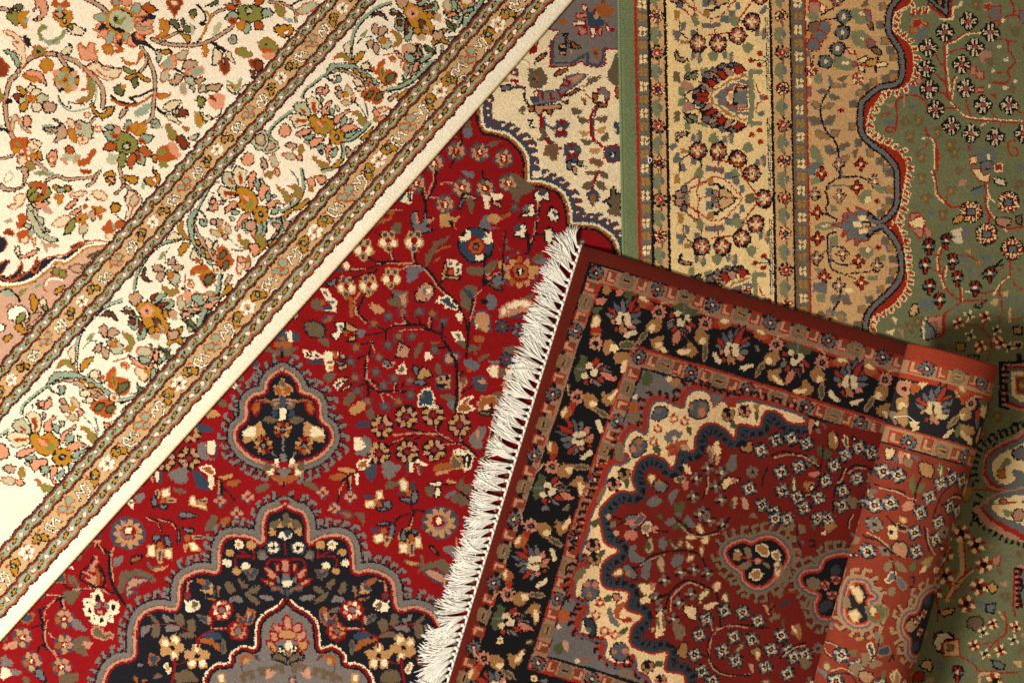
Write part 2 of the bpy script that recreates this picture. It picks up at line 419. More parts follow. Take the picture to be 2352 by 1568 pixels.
    w.run('''M fl4 0 0
e K -34 0 30 26
e K 34 0 30 26
e K 0 -40 26 32
e K 0 40 26 32
e p -30 0 24 15
e p 30 0 24 15
e p 0 -36 15 24
e p 0 36 15 24
e c 0 0 13 18
E
M fl4r 0 0
e K -36 0 30 26
e K 36 0 30 26
e K 0 -40 26 32
e K 0 40 26 32
e r -34 0 28 15
e r 34 0 28 15
e r 0 -36 15 26
e r 0 36 15 26
e c 0 0 12 16
E
M rdot 0 0
h r -32,-12 -12,-12 -12,-24 12,-24 12,-12 32,-12 32,12 12,12 12,24 -12,24 -12,12 -32,12
e K 0 0 11
E
M kros 0 0
e K 0 0 74 70
r leleKll 0 0 66 12
e c 0 0 18 22
E
M leafb 0 0
f l -60,-10 70,20 60
f b -40,-6 60,16 36
E
g r 380,0 440,-20 500,20 560,60 520,120 440,90 380,110
e p 440,60 44,60
h c 500,30 540,40 530,110 490,90
L K 16 500,130 600,70 660,10 740,-20
L K 14 510,180 640,160
r lelelKll 640,0 50 10
m kros 705 145
m kros 695 290
m kros 650 440
m kros 540 560
r rlKlc 645 0 60 12
g s 370,120 420,95 470,120 460,170 400,165
h c 350,150 390,160 400,210 370,220
h bK 390,200 500,180 490,260 440,320 360,320
h o 360,280 410,290 400,340 360,340
g lr 500,190 570,200 580,260 540,320 480,270
g lr 440,290 520,280 540,340 480,390 400,380
g lr 380,360 460,350 490,430 420,460 370,440
h l 370,460 400,460 400,520 370,520
g s 780,80 860,70 960,100 930,200 840,210 790,160
h c 830,110 900,100 910,150
h lr 890,80 950,90 970,200 920,190
h bK 920,210 980,210 985,270 940,250
g s 780,290 860,270 960,330 960,420 900,440 800,390
h c 850,330 900,340 890,370
g er 920,360 980,350 1000,410 940,430
g bK 960,430 1040,440 1050,500 990,480
h cr 730,430 780,440 830,500 760,480
g s 620,520 700,510 800,560 800,630 700,640 620,600
e c 725 570 36 20
h er 790,560 830,560 830,600 790,600
h cK 840,540 920,500 930,560 860,580
h cK 840,590 890,600 900,660 840,640
h oK 910,550 1020,520 1020,560 1000,660 990,600 910,610
h cK 1005,570 1105,560 1110,600 1005,615
L r 12 840,585 980,600
L K 14 400,520 400,580 420,600 430,500
r rcrcrKlc 410 640 56 10
g s 440,690 500,680 510,750 440,750
h c 380,700 420,710 410,760 380,780
h lr 370,800 410,790 400,880 370,880
r crcrcrll 835 720 56 12
h l 560,680 590,690 610,760 740,760 720,800 580,800
h b 640,720 700,690 760,680 700,750
h y 600,765 700,765 700,795 600,795
L K 20 580,800 545,860 510,920 490,990 500,1080 520,1150 550,1210 610,1270 650,1340 660,1480
m leafb 510 830
m leafb 620 880
f l 400,930 500,990 70
f y 420,935 500,985 46
f l 510,990 640,940 60
f y 520,985 620,945 40
f l 380,1070 510,1150 90
f b 400,1080 505,1140 60
f l 520,1140 640,1050 90
f b 535,1125 630,1060 60
f l 430,1200 590,1280 80
f y 440,1210 580,1270 50
f l 580,1240 680,1190 80
f y 590,1235 665,1200 50
f l 530,1330 640,1420 90
f b 550,1340 630,1410 60
f l 650,1360 770,1310 80
f b 660,1355 750,1320 50
f l 680,1470 780,1420 70
f y 690,1465 760,1430 50
m rdot 678 1008
g s 400,1340 460,1340 500,1420 530,1500 470,1500 410,1440
e e 440,1520 60 40
m fl4 658 1505
m fl4r 865 1500
T 3 1
m fl4r 505 25
h l 360,-30 450,-30 440,40 380,40
g s 400,80 470,60 500,90 420,130
L K 30 680,0 670,60
l K 16 540,200 560,130 640,70 680,55 780,50 880,60 940,95
L e 20 690,0 690,50
m fl4 990 95
m fl4r 825 150
m fl4 665 230
r tbKcc 440 210 55 8
m fl4 440 212
l K 20 545,200 560,290 540,330 570,400 650,450
l e 16 570,160 580,140 680,130 760,140
g s 830,240 890,180 960,180 960,250 870,300
e c 930,265 24,32
m rdot 1015 275
h s 580,310 650,330 660,370 590,370
g s 1000,130 1080,140 1070,200 1010,180
m fl4r 465 383
L K 14 480,385 540,390 600,430
g s 440,505 500,475 620,475 640,505 600,535 480,540
f c 490,505 600,495 20
g lr 610,490 690,470 700,390 740,420 740,350 800,390 830,330 860,350 930,370 920,430 880,480 880,540 920,590 930,640 870,640 820,680 800,620 730,640 740,590 690,600 690,530
h l 700,480 800,470 800,530 700,530
L r 10 700,410 740,470
L r 10 820,390 840,440
L r 10 700,590 760,540
L r 10 830,610 850,560
h c 845,415 915,410 910,450 850,455
h c 795,460 875,460 875,515 795,515
h c 845,530 915,530 915,570 850,575
h tK 875,470 950,470 950,515 875,510
l K 60 940,400 990,450 1060,480
l e 36 950,420 960,450 1040,470 1100,440
l K 60 940,590 990,540 1060,510
l e 36 950,570 960,540 1060,505 1120,560
m fl4r 465 620
l K 18 640,560 570,580 560,610 565,800 600,900 650,930
L e 14 585,620 590,860
m fl4 700 760
l K 12 600,690 680,700 700,720
r tbKcc 455 800 55 8
m fl4 455 802
L K 10 500,770 550,730
m fl4r 845 830
l K 14 600,820 680,860 790,855
m fl4 1015 865
l K 14 640,930 720,945 900,930 980,910
m fl4r 525 968
m fl4r 870 1030
L K 12 680,940 820,990
m fl4 660 1050
g s 840,720 960,690 980,770 900,800
e c 935 722 26 22
m rdot 1025 705
h s 580,600 650,590 660,680 600,690
h s 1040,780 1100,760 1090,830 1040,830
h s 430,890 520,900 500,940 440,930
h e 430,1020 560,1030 550,1130 420,1110
h s 450,1130 540,1130 530,1210 460,1200
L K 24 680,1080 665,1200 620,1260 580,1370
h s 910,970 1020,960 1020,1000 940,1010
h c 730,1070 800,1090 790,1120 720,1110
f l 580,1200 680,1150 90
f b 600,1190 670,1160 60
f l 680,1140 790,1240 90
f b 690,1160 770,1230 60
f l 540,1330 640,1290 90
f y 560,1300 600,1350 50
f l 640,1290 740,1390 90
f y 640,1310 710,1380 60
''')
    # the green field
    w.run('''T 3 0
M star 0 0
e K 0 -52 52 40
e K 0 52 52 40
e K -54 0 38 48
e K 54 0 38 48
h w -26,-78 -8,-78 -6,-24 -20,-24
h w 10,-78 28,-78 20,-24 6,-24
h w -26,78 -8,78 -6,24 -20,24
h w 10,78 28,78 20,24 6,24
h w -74,-20 -26,-14 -26,-2 -74,-6
h w 74,-20 26,-14 26,-2 74,-6
h w -70,28 -26,10 -26,2 -72,10
h w 70,28 26,10 26,2 72,10
e r 0 0 30 26
e l 0 0 13 18
E
M head 0 0
e K 0 0 62 56
e K 0 60 26 36
e K 0 -34 56 34
h r -26,-54 -8,-54 -8,-14 -26,-14
h r 10,-54 28,-54 28,-14 10,-14
e l -34 6 22 14
e l 34 6 22 14
h r -10,30 10,30 10,80 -10,80
e c 0 0 17 17
E
M sun 0 0
r rcKKK 0 0 106 22
r cr-cc 0 0 92 22
h K -50,-38 50,-38 50,40 -50,40
h e -32,-26 34,-26 34,28 -32,28
E
M bl 0 0
g s -60,-20 0,-40 50,0 30,50 -40,40
E
M blot 0 0
h d -50,-50 -10,-50 -10,-30 30,-60 50,-10 20,0 40,50 -30,50 -30,10 -50,10
h y -20,-20 10,-10 0,20 -20,20
E
M tiny 0 0
r cr-rr 0 0 58 8
e K 0 0 20
E
M tinyc 0 0
r cG-ll 0 0 58 8
e K 0 0 20
E
h K 1480,-20 1680,-20 1670,150 1560,50
h G 1690,-20 1800,-20 1790,40
L c 20 1790,10 1790,40 1720,60 1710,170 1600,170
L r 26 1700,-10 1690,150 1620,140 1480,30
L K 30 1480,-20 1560,50 1660,140 1670,-20
L l 20 1500,-20 1570,40 1650,110 1650,-20
h y 1570,-10 1610,-10 1600,50
c rc -1 60 50 26 1500,60 1300,70
m blot 1930 30
h rp 2000,20 2060,20 2060,90 2000,80
g er 2050,60 2150,60 2150,180 2060,170
L r 22 2240,-20 2280,60 2270,130
l r 16 2130,240 2160,190 2190,150 2260,130 2352,130
e c 2175,175 16 24
h lr 2320,90 2400,90 2400,220 2330,200
L r 20 1635,380 1640,600 1660,850 1690,920
L c 12 1662,380 1660,600 1690,850
l r 14 1660,380 1760,340 1810,300 1900,290 1990,280
l c 9 1680,390 1770,355 1830,310 1990,292
l r 14 1660,490 1740,450 1830,435
l r 14 1550,480 1590,560 1630,600
l r 14 1540,660 1600,710 1640,750
l r 14 1580,830 1640,860 1670,900
L r 14 1740,690 1710,720 1690,900
L c 9 1755,700 1730,730 1710,900
l r 14 1690,920 1740,970 1800,1040 1840,1080 1960,1100 2060,1105 2150,1115 2400,1120
l c 10 1690,930 1760,1000 1830,1060 1950,1080 2352,1105
L r 14 1640,985 1750,985
L r 16 1830,880 1850,980 1880,1050
l r 14 2060,1010 2110,1080 2150,1110
L r 14 2160,1110 2150,1170
L c 9 1960,1150 2040,1120
L r 14 2300,1010 2352,1030
m star 1860 185
m star 1640 290
m star 2060 290
m star 1485 430
m star 1915 425
m star 1468 625
m star 1795 585
m star 1495 812
m star 1835 805
m star 1990 958
m star 2232 962
m star 1555 1000
m star 1700 1152
m star 1880 1220
m star 2100 1255
m star 2365 1220
h rp 1340,170 1420,160 1430,230 1340,250
h yr 1320,240 1390,230 1390,300 1320,290
h l 1390,260 1490,240 1480,300 1420,370 1370,330
h or 1420,200 1480,190 1480,240
g p 1960,480 2060,470 2080,530 2050,590 1980,550
g d 1990,540 2080,520 2070,600
h pr 1880,600 1930,610 1930,690 1870,670
h pr 1940,640 2000,650 2000,720 1930,710
h pr 1370,710 1440,720 1420,770 1370,750
h pr 1920,800 2000,795 2000,840 1920,840
h r 2060,860 2120,850 2110,900
R blot 1400,1100 1320,1250 1580,1210 1730,1400 1430,1440 1700,1330
h l 1300,760 1380,790 1370,850 1310,850
l r 18 1190,920 1250,880 1330,865 1400,880 1450,920 1480,980
L r 22 1190,930 1200,1080 1180,1200
l r 18 1180,1170 1110,1165 1100,1200 1160,1210
h p 1080,950 1180,940 1150,990
L p 14 1265,870 1265,980
L r 14 1060,1080 1060,1040 1120,1030 1110,1060
h l 1060,1100 1180,1090 1170,1150 1080,1160
l r 22 1460,1170 1480,1230 1540,1280 1565,1350 1570,1568
l c 12 1430,1265 1500,1260 1540,1320 1545,1568
L r 14 1580,1450 1630,1430
h rl 1850,1320 1890,1320 1890,1390 1850,1370
h l 1920,1400 2000,1370 2100,1350 2110,1450 2050,1500 1940,1470
h cr 1870,1430 1930,1430 1930,1500 1870,1500
h eK 1960,1490 2060,1460 2100,1540 1980,1560
h rc 2100,1500 2170,1500 2170,1568 2100,1568
h c 2030,1410 2060,1410 2060,1460 2030,1460
l r 16 2300,1280 2240,1290 2220,1340 2250,1420 2310,1420 2300,1360 2270,1350
e w 2140,420 20
e w 2205,540 18
e w 2085,645 16
e w 2290,740 20
e w 2050,780 16
e w 2195,800 22
e w 2283,285 20
g d 2240,240 2330,250 2320,320 2250,310
l r 20 2140,350 2220,370 2230,450 2290,560 2220,640 2240,710 2190,760 2080,750
L r 16 2130,660 2200,655
L r 16 2150,350 2300,380
T 3 1
h cr 1880,-20 1960,-20 2000,40 2060,20 2050,100 1960,90
g l 1870,200 1990,140 2000,200 1900,220
L K 14 1880,180 1990,130
g wK 2090,60 2190,80 2200,140 2110,110
l r 20 1540,0 1560,100 1580,210 1650,290 1700,330 1790,325
l c 11 1520,0 1545,100 1560,210 1630,290
L r 20 1660,250 1650,300
l r 20 2010,110 2020,200 2015,320 2060,400 2110,460 2190,530 2352,510
l c 12 2030,120 2040,220 2040,330 2090,420 2160,500 2210,560
L r 22 2050,400 2045,500
L c 12 2040,230 2110,290
m sun 1880 375
m sun 2225 285
m sun 2025 578
m sun 2265 715
g oK 1720,440 1800,400 1810,450 1730,490
g pK 2110,430 2240,440 2230,500 2130,500
h bK 2290,420 2350,400 2350,500 2300,480
R blot 1700,180 1470,250 1630,400 1430,70
g pr 1330,390 1420,410 1390,480 1330,450
g cr 1390,420 1450,440 1430,540 1310,490
g pr 1340,540 1440,530 1420,620
g pr 1450,490 1520,560 1510,620 1460,580
g w 1700,550 1790,520 1790,590 1730,600
g w 1700,630 1790,600 1800,660 1730,660
g e 1790,550 1850,520 1870,600 1810,620
l r 18 1620,690 1590,780 1590,880 1620,980 1650,1070 1700,1130 1800,1190 2030,1190
l c 11 1600,700 1570,800 1575,900 1610,1000 1640,1090
L r 12 1530,770 1600,780
L r 18 1640,880 1620,950
L c 10 1660,880 1640,990
L r 12 1510,900 1590,930
L r 12 1560,1060 1650,1090
L r 18 1780,1070 1780,1190
L c 10 1805,1080 1805,1190
L c 10 1830,1110 1960,1115
l r 16 1960,1125 2060,1110 2140,1090 2170,1010 2240,950 2240,830
l c 10 2090,1140 2150,1040 2230,970
L r 12 2000,930 2060,930
L r 14 2110,930 2180,890
l r 16 1790,1200 1720,1260 1640,1310
L r 16 2140,1100 2160,1180 2170,1300
L r 14 2240,960 2290,1050 2350,1090
m head 1490 690
m head 1655 640
m head 1460 860
m head 1710 820
m head 1755 980
m head 2055 940
m head 1500 1055
m head 1920 1070
m head 1595 1180
L K 14 2100,870 2170,810 2110,880 2180,860
h l 1780,790 1860,760 1840,850
h o 1830,730 1880,720 1880,770
h o 1920,830 1960,820 1960,880
l r 9 1770,780 1840,770 1940,830 1950,890
g l 1960,790 2060,780 2060,850
h l 1400,1180 1500,1160 1560,1240 1480,1290 1420,1250
g tK 1310,1290 1370,1210 1400,1290 1340,1340
h l 1710,1250 1780,1230 1770,1310
g tK 1920,1230 1960,1270 2020,1190 1930,1260
g t 2060,1210 2120,1170 2120,1240
h t 2170,1110 2230,1100 2220,1150 2180,1150
h l 2180,1160 2240,1180 2220,1250
R tinyc 1865,1330 2115,1460 1875,1510 2230,1620
R tiny 2010,1340 1765,1400 2130,1570 1960,1620
L r 14 2010,1380 1990,1460 2060,1530
l r 12 1830,1420 1930,1420 2000,1470
L t 22 2240,1270 2240,1390
L r 22 1640,1310 1630,1500 1560,1540
h pr 1480,1350 1620,1330 1620,1500 1480,1480
h Gr 1500,1400 1570,1390 1570,1470 1500,1470
g lK 1430,1380 1480,1390 1560,1520 1440,1540
l c 18 1470,1350 1440,1420 1450,1540
h c 1150,1350 1200,1340 1190,1420
h c 1090,1480 1180,1450 1160,1510
h p 1200,1450 1260,1460 1260,1540
R blot 1400,1380 1330,1440
h pK 2270,1430 2352,1430 2352,1500 2280,1500
''')
    w.run('''T 3 2
M sm 0 0
r cr-Kl 0 0 66 8
E
R tiny 1975,40 2150,20
h yK 1740,10 1830,20 1820,90 1750,90
h bK 1850,120 1960,130 1950,180 1870,170
h Kt 2280,0 2352,10 2352,60 2290,60
l r 18 2060,0 2070,80 2030,180
h K 2300,110 2352,110 2352,190 2310,180
h p 2170,195 2440,195 2440,640 2330,640 2180,590
h r 2195,225 2440,225 2440,620 2330,620 2200,570
h l 2210,250 2440,250 2440,590 2330,590 2220,540
h c 2250,280 2440,280 2440,560 2340,560 2260,500
h rp 2290,320 2440,320 2440,500 2300,480
h l 2320,350 2440,350 2440,480 2330,450
h o 2320,380 2440,400 2440,440 2330,420
c K -1 55 60 30 2150,200 2160,400 2150,590
L K 30 2150,200 2440,180
L K 26 2150,200 2150,600 2230,620
c K 1 55 70 30 2400,800 2200,880 2040,960 1960,1080 1940,1200 1960,1330
L K 22 2400,830 2260,900 2100,950 2010,1030
g p 2440,810 2260,880 2090,960 2000,1060 1980,1200 2010,1300 2110,1360 2440,1340
g r 2440,850 2270,905 2110,980 2020,1070 2000,1200 2030,1280 2130,1350 2440,1320
g l 2440,860 2290,920 2130,1000 2040,1080 2025,1200 2060,1270 2140,1330 2440,1400
g c 2440,930 2300,970 2150,1040 2090,1100 2080,1200 2140,1300 2230,1310 2280,1280 2260,1200 2300,1180 2440,1200
g eK 2270,1000 2352,970 2440,1000 2440,1080 2300,1090 2260,1050
g s 2150,1150 2210,1070 2260,1110 2190,1170
h yr 2125,1180 2190,1170 2200,1260 2130,1260
l r 18 1900,1370 2050,1360 2130,1390 2200,1360
g p 2440,1350 2200,1370 2060,1420 1990,1500 1990,1700 2440,1700
g l 2440,1380 2220,1385 2100,1430 2040,1500 2030,1700 2440,1700
g c 2440,1400 2230,1440 2110,1460 2080,1560 2090,1700 2180,1700 2200,1600 2300,1500
h yr 2140,1460 2210,1450 2220,1560 2150,1560
c K 1 55 60 30 2000,1420 1960,1500 1950,1700
R blot 2020,650 2130,690 1990,850
h d 1760,60 1660,20 1700,100
R blot 1840,1440 1860,1300 1830,1340
e y 1850,1390 30 50
T 3 3
M smr 0 0
r cr-Kl 0 0 88 8
e K 0 0 30
E
l t 46 1780,260 1800,500 1780,600 1710,690 1660,810
l r 20 1810,250 1830,480 1810,620 1740,730 1680,800
l r 18 1880,520 1800,600 1720,680
l t 12 1900,540 1810,620 1740,710
l r 14 1760,560 1710,560 1690,700 1640,790
L r 18 1550,780 1580,900 1570,1010
R smr 1795,200 1930,310 1998,490 1955,690 1840,850 1640,590 1640,390 1540,750
h y 2020,300 2090,310 2070,340
h pr 2080,420 2160,390 2140,500 2080,490
h e 2150,400 2230,410 2200,460
h oK 2020,690 2080,640 2130,700 2080,760
h l 1930,830 2080,800 2060,900 1950,880
g oK 1590,910 1720,890 1710,940 1620,960
h lK 2020,850 2110,840 2090,940 2020,920
L r 20 2352,520 2280,540 2270,880 2290,960
h p 2290,500 2440,490 2440,900 2290,880
h r 2310,530 2440,510 2440,870 2310,860
h l 2330,560 2440,540 2440,850 2330,840
c K -1 50 60 30 2280,500 2290,900
c K 1 60 70 30 2400,330 2200,290 2050,200 1940,120 1930,0
g p 1930,-60 1960,60 2050,150 2200,230 2400,290 2440,200 2440,-60
g r 1990,-60 2020,40 2110,120 2240,190 2440,250 2440,-60
g l 2020,-60 2050,20 2140,90 2270,150 2440,200 2440,-60
g c 2080,-60 2120,20 2210,60 2310,100 2440,140 2440,-60
e pK 2320,30 60 60
g s 2160,-20 2260,0 2220,50
g bK 1860,990 1960,960 2000,1040 1940,1090 1850,1060
m tiny 2080 1030
m tiny 2290 1060
m tiny 1910 1230
m tiny 2150 1280
m tinyc 1990 1110
m tinyc 2270 1180
m tinyc 2010 1310
l r 18 2180,920 2210,1010 2200,1120 2110,1190 2050,1260
l t 12 2130,920 2190,990
L r 16 2130,1160 2140,1240
L r 14 1960,1230 2070,1200
g rK 1545,1120 1640,1110 1740,1160 1760,1290 1640,1310 1560,1220
g wK 1560,1130 1650,1120 1730,1170 1640,1180 1590,1290 1550,1250
h tr 1620,1210 1770,1170 1780,1330 1640,1330
h Gr 1660,1230 1720,1220 1720,1280 1660,1280
l r 18 1780,1330 1900,1400 1960,1470 2110,1480 2300,1480
g tK 1410,1410 1490,1360 1530,1420 1490,1470
h l 1530,1390 1640,1370 1640,1460 1560,1450
h l 1860,1340 1930,1350 1920,1400
m head 1755 1480
g lK 2080,1370 2180,1400 2180,1450 2100,1440
h t 2270,1380 2352,1370 2340,1460
l t 30 1960,1568 1970,1500 2100,1490
R smr 2100,1560
g rK 1340,1490 1440,1470 1430,1560 1330,1560
''')
    w.run('''T 3 0
M f1 0 0
g l -40,-10 0,-30 40,10 10,30
E
M f2 0 0
g d -50,-20 0,-40 40,-10 30,30 -20,40
h l -10,-10 14,-6 8,16 -12,14
E
M f3 0 0
g p -36,0 0,-24 36,0 0,24
E
M f4 0 0
L r 12 -50,20 -10,-10 40,-20
g s -40,20 -10,10 -30,40
E
M f5 0 0
g b -40,-10 10,-30 44,20 0,20
E''')
    w.scatter('G', 900, 0, 2500, 1568, 70, 62, ['f1', 'f2', 'f4', 'f3', 'f5'], 3)
    w.run('T 3 1'); w.scatter('G', 1250, 0, 2500, 1568, 60, 60, ['f1', 'f2', 'f4', 'f3', 'f5'], 4)
    w.run('T 3 2'); w.scatter('G', 1400, 0, 2500, 1568, 50, 60, ['f1', 'f2', 'f4', 'f5'], 5)
    w.run('T 3 3'); w.scatter('G', 1300, 0, 2500, 1568, 60, 60, ['f1', 'f2', 'f4', 'f3', 'f5'], 6)
    w.run('T 2 0'); w.scatter('m', 1430, -100, 2340, 1568, 60, 46, ['f1', 'f2', 'f3'], 7)
    w.run('T 2 1'); w.scatter('m', 1430, 0, 2340, 1200, 40, 46, ['f1', 'f2', 'f3'], 8)
    w.run('T 3 0'); w.scatter('t', 380, 0, 1250, 1568, 30, 46, ['f1', 'f2', 'f5'], 9)
    w.run('T 3 1'); w.scatter('t', 380, 0, 1250, 1400, 30, 46, ['f1', 'f2', 'f5'], 10)
green_rug()
GW.ragged(.20, 3)
# ---------------------------------------------------------------- the crimson medallion rug
RW = Weave(-190, -150, math.radians(-1.06), 2.3, 746, 805, {
    'R': (138,7,12), 'K': (20,17,20), 'C': (240,220,180), 't': (188,132,100), 'g': (118,108,102), 'b': (62,68,80), 'B': (48,64,80), 'y': (186,138,84),
    'o': (156,86,38), 'd': (104,86,64), 'n': (22,22,28), 'w': (238,216,174), 'e': (104,102,106), 'p': (196,140,110)}, 'R')
def red_rug():
    w = RW; w.ow = 15
    w.run('''T 1 2
M tf 0 0
e K 0 0 112
e y -30 -66 22 30
e t 30 -66 22 30
e t -30 66 22 30
e y 30 66 22 30
e y -66 -26 32 20
e t 66 -26 32 20
e t -66 28 32 20
e y 66 28 32 20
e R 0 0 32
e b 0 0 13
E
M bf 0 0
g b -50,-20 -20,-20 0,-52 20,-20 52,-20 34,8 40,48 0,34 -38,48 -34,8
e d 0 2 26
E
M bo 0 0
g b -50,-20 -20,-20 0,-52 20,-20 52,-20 34,8 40,48 0,34 -38,48 -34,8
e o 0 2 28
E
M ro 0 0
e b 0 0 88
r ydytbRC 0 0 84 8
e R 0 0 40
h C -14,-20 14,-20 8,0 14,20 -14,20 -8,0
E
M wf 0 0
e y -50 20 42 50
e y 50 20 42 50
e y -30 -52 34 40
e y 34 -52 34 40
e y 0 74 34 40
e C -48 18 28 34
e C 48 18 28 34
h B -46,-76 -14,-76 -14,-36 -46,-36
h B 18,-76 50,-76 50,-36 18,-36
h B -18,54 18,54 18,96 -18,96
e R 0 0 26 24
E
M pf 0 0
e b 0 0 90
e y -30 -50 28 32
e t 34 -50 28 32
e o -56 14 30 28
e t 56 10 30 28
e y 0 60 28 34
e R 0 0 32
e C 0 0 14 18
E
M pk 0 0
e b 0 -36 28
e b 0 36 28
e b -36 0 28
e b 36 0 28
e t 0 -30 20
e t 0 30 20
e t -36 0 22
e t 36 0 22
e R 0 0 16
E
M gb 0 0
f d -60,-30 60,30 60 .15
E
M wleaf 0 0
g Ct -50,20 -20,-40 50,-50 20,30
E
M tang 0 0
g tb -60,-40 0,-60 50,-20 60,40 0,60 -40,30
e y 10 0 24
E''')
    # ivory corner with its scalloped edge
    w.run('T 2 0')
    sc = [(-420,400),(-330,700),(-320,1000),(-280,1190),(-180,1225),(-52,1260),(50,1350),(110,1450),(118,1600),(140,1685),(270,1700),(420,1760),(490,1870),(510,1970),(525,2070),(640,2085),(780,2100),(900,2190),(950,2290),(970,2420),(1010,2600),(1100,2650),(1300,2660),(1500,2760),(1560,2960),(1600,3200),(2100,3300)]
    s = w.smooth(sc, False)
    w.fill(w.xf(np.vstack([s, [(3600,3300),(3600,-700),(-420,-700)]])), 'w')
    d = np.gradient(s, axis=0); d /= np.hypot(d[:,0], d[:,1])[:,None]; nr = np.stack([d[:,1], -d[:,0]], 1)
    w.ow = 13
    w.comb((s + nr*72)[::4], -1, 76, 64, 38, 'b', 'R', .45, hook=.6)
    w.stroke(w.xf(s + nr*66), 'b', 42); w.stroke(w.xf(s + nr*34), 'C', 24); w.stroke(w.xf(s + nr*10), 'o', 26); w.stroke(w.xf(s - nr*12), 'K', 24)
    w.ow = 14
    w.run('''T 2 0
h gR 380,-200 340,265 430,265 370,345 345,370 345,600 560,600 650,545 680,590 800,622 850,580 870,440 1100,440 1100,-200
L b 22 375,370 375,570 550,570 650,510 700,480
L b 22 700,480 700,570 790,600 830,560 850,420
h R 690,160 840,-10 870,10 760,200
h CR 640,30 680,30 700,90 660,90
h tR 590,120 690,110 690,150 590,160
h CR 565,190 680,180 680,225 565,225
h tR 610,250 690,240 690,300 620,310
h CR 720,240 775,250 760,340 730,340
h tR 790,240 830,250 830,320 800,320
h CR 870,200 900,250 945,260 930,275 870,270
h B 690,100 780,100 850,190 850,220 780,240 700,230
e y 780 140 26 34
h o 760,40 850,10 960,80 880,160 800,120
h o 430,170 490,150 500,230 440,210
h oK 470,300 520,300 490,350 560,380 640,430 560,440 520,420
h yK 440,400 490,390 500,440 430,440
h tK 440,460 500,460 490,500 440,490
h y 530,450 560,450 550,500
h K 500,380 550,380 550,430 500,430
h e 512,392 538,392 538,418 512,418
h o 730,440 810,430 800,540 770,540
h B 720,440 750,470 790,460 780,510
g oK 215,570 250,510 320,470 300,520
g oK 390,690 420,640 510,620 490,660
g d 150,640 210,620 260,610 320,680 320,760 260,800 170,790
h K 190,690 240,750 200,740
h o 220,690 260,700 220,740
h R 140,400 200,420 240,370 230,480 160,490
l b 30 -20,800 60,790 110,800
c R 1 60 60 30 -20,560 60,640 60,740
h b -10,620 60,620 60,700 -10,680
h CR -10,640 40,650 40,680 -10,670
l R 18 30,720 40,770 120,800
l K 22 120,800 120,900 170,970 230,1010 270,1060
g gb 200,870 260,830 430,820 480,720 560,680 640,670 680,700 600,770 540,800 460,880 420,920 250,960 190,930
c R 1 70 60 30 180,830 420,830 480,720 540,680
h t 520,720 600,680 660,680 580,760
h CR 200,830 240,820 240,880 210,880
h b 160,880 250,890 250,930 180,930
h tK 210,960 460,950 460,990 290,1010 250,1060 210,1010
h oK 470,880 620,790 630,820 540,870
h oK 460,930 520,910 510,950
h oK 150,960 200,970 200,1020 160,1020
h oK 300,1000 370,1000 370,1050 330,1040
l R 30 270,1060 280,1200 330,1290 400,1340 450,1360
l b 16 300,1070 305,1200 350,1280 420,1330
l b 20 300,1130 350,1160 380,1180
g b 400,1140 430,1090 500,1100 530,1160 500,1180 520,1250 400,1250 390,1190
e R 458 1120 26 30
h R 400,1190 510,1190 500,1235 410,1235
e C 448 1172 16
h d 370,1150 410,1150 400,1190
h d 490,1150 520,1160 500,1190
g b 470,1350 510,1310 590,1310 640,1370 610,1440 600,1500 500,1480
e R 545 1330 22 28
h R 505,1400 545,1400 545,1450 505,1450
h R 565,1400 605,1400 605,1450 565,1450
e C 552 1388 16
h d 500,1340 530,1350 520,1390
h d 580,1340 630,1370 590,1390
h eK 500,1480 550,1470 550,1560 510,1550
h eK 600,1480 660,1470 640,1520 690,1530 610,1520
h tK 560,1520 600,1520 600,1600 560,1590
g d 225,1280 270,1240 250,1180 290,1180 300,1280
g do 290,1420 320,1330 400,1330 420,1400 380,1470 340,1420
l K 14 150,1100 190,1100 160,1150 220,1165
g gR 790,830 830,790 880,830 910,870 870,920 830,880
h C 800,870 850,870 850,930 800,930
h oK 740,850 790,850 790,960 750,930
h oK 800,930 880,940 880,975 800,980
L R 26 770,970 730,1060 730,1230
L R 26 730,1230 770,1290 830,1340
L b 18 790,960 755,1070 755,1240
f d 540,990 660,1000 60 .2
f d 690,760 820,690 70
g d 880,680 940,520 975,480 990,760 920,760
f d 600,1060 730,1100 66 .2
f d 890,1060 760,1070 66 -.2
f y 610,1200 720,1200 66 .2
f y 870,1150 760,1190 66 -.2
f d 630,1280 760,1280 60 .2
f d 890,1210 830,1310 70
f y 710,1360 830,1360 60 .2
g do 720,1480 760,1450 840,1490 790,1520
L o 14 700,770 655,790 670,850 730,900
g bR 860,1350 920,1340 990,1330 990,1480 900,1490 850,1430
h K 900,1400 960,1400 950,1440 910,1440
h C 920,1405 945,1405 945,1440 920,1440
h C 840,1500 990,1480 990,1568 850,1568
g b 940,1130 990,1120 990,1220 960,1220
h oR 950,800 990,790 990,900 960,890
T 2 1
h C 190,0 270,0 270,50 190,70
h d 660,0 790,0 770,40 690,40
L R 28 800,0 770,60 740,160
f d 640,140 760,90 70 .1
f d 870,170 780,80 70 -.1
f d 890,60 800,0 60
g b 690,200 740,165 800,190 810,250 780,290 740,330 720,280 685,250
g o 720,230 750,210 770,250 745,300 730,280
g dK 840,280 900,250 910,160 950,150 960,210 1000,200 1000,360 920,350 900,310
g d 900,350 1000,360 1000,420 900,400
''')
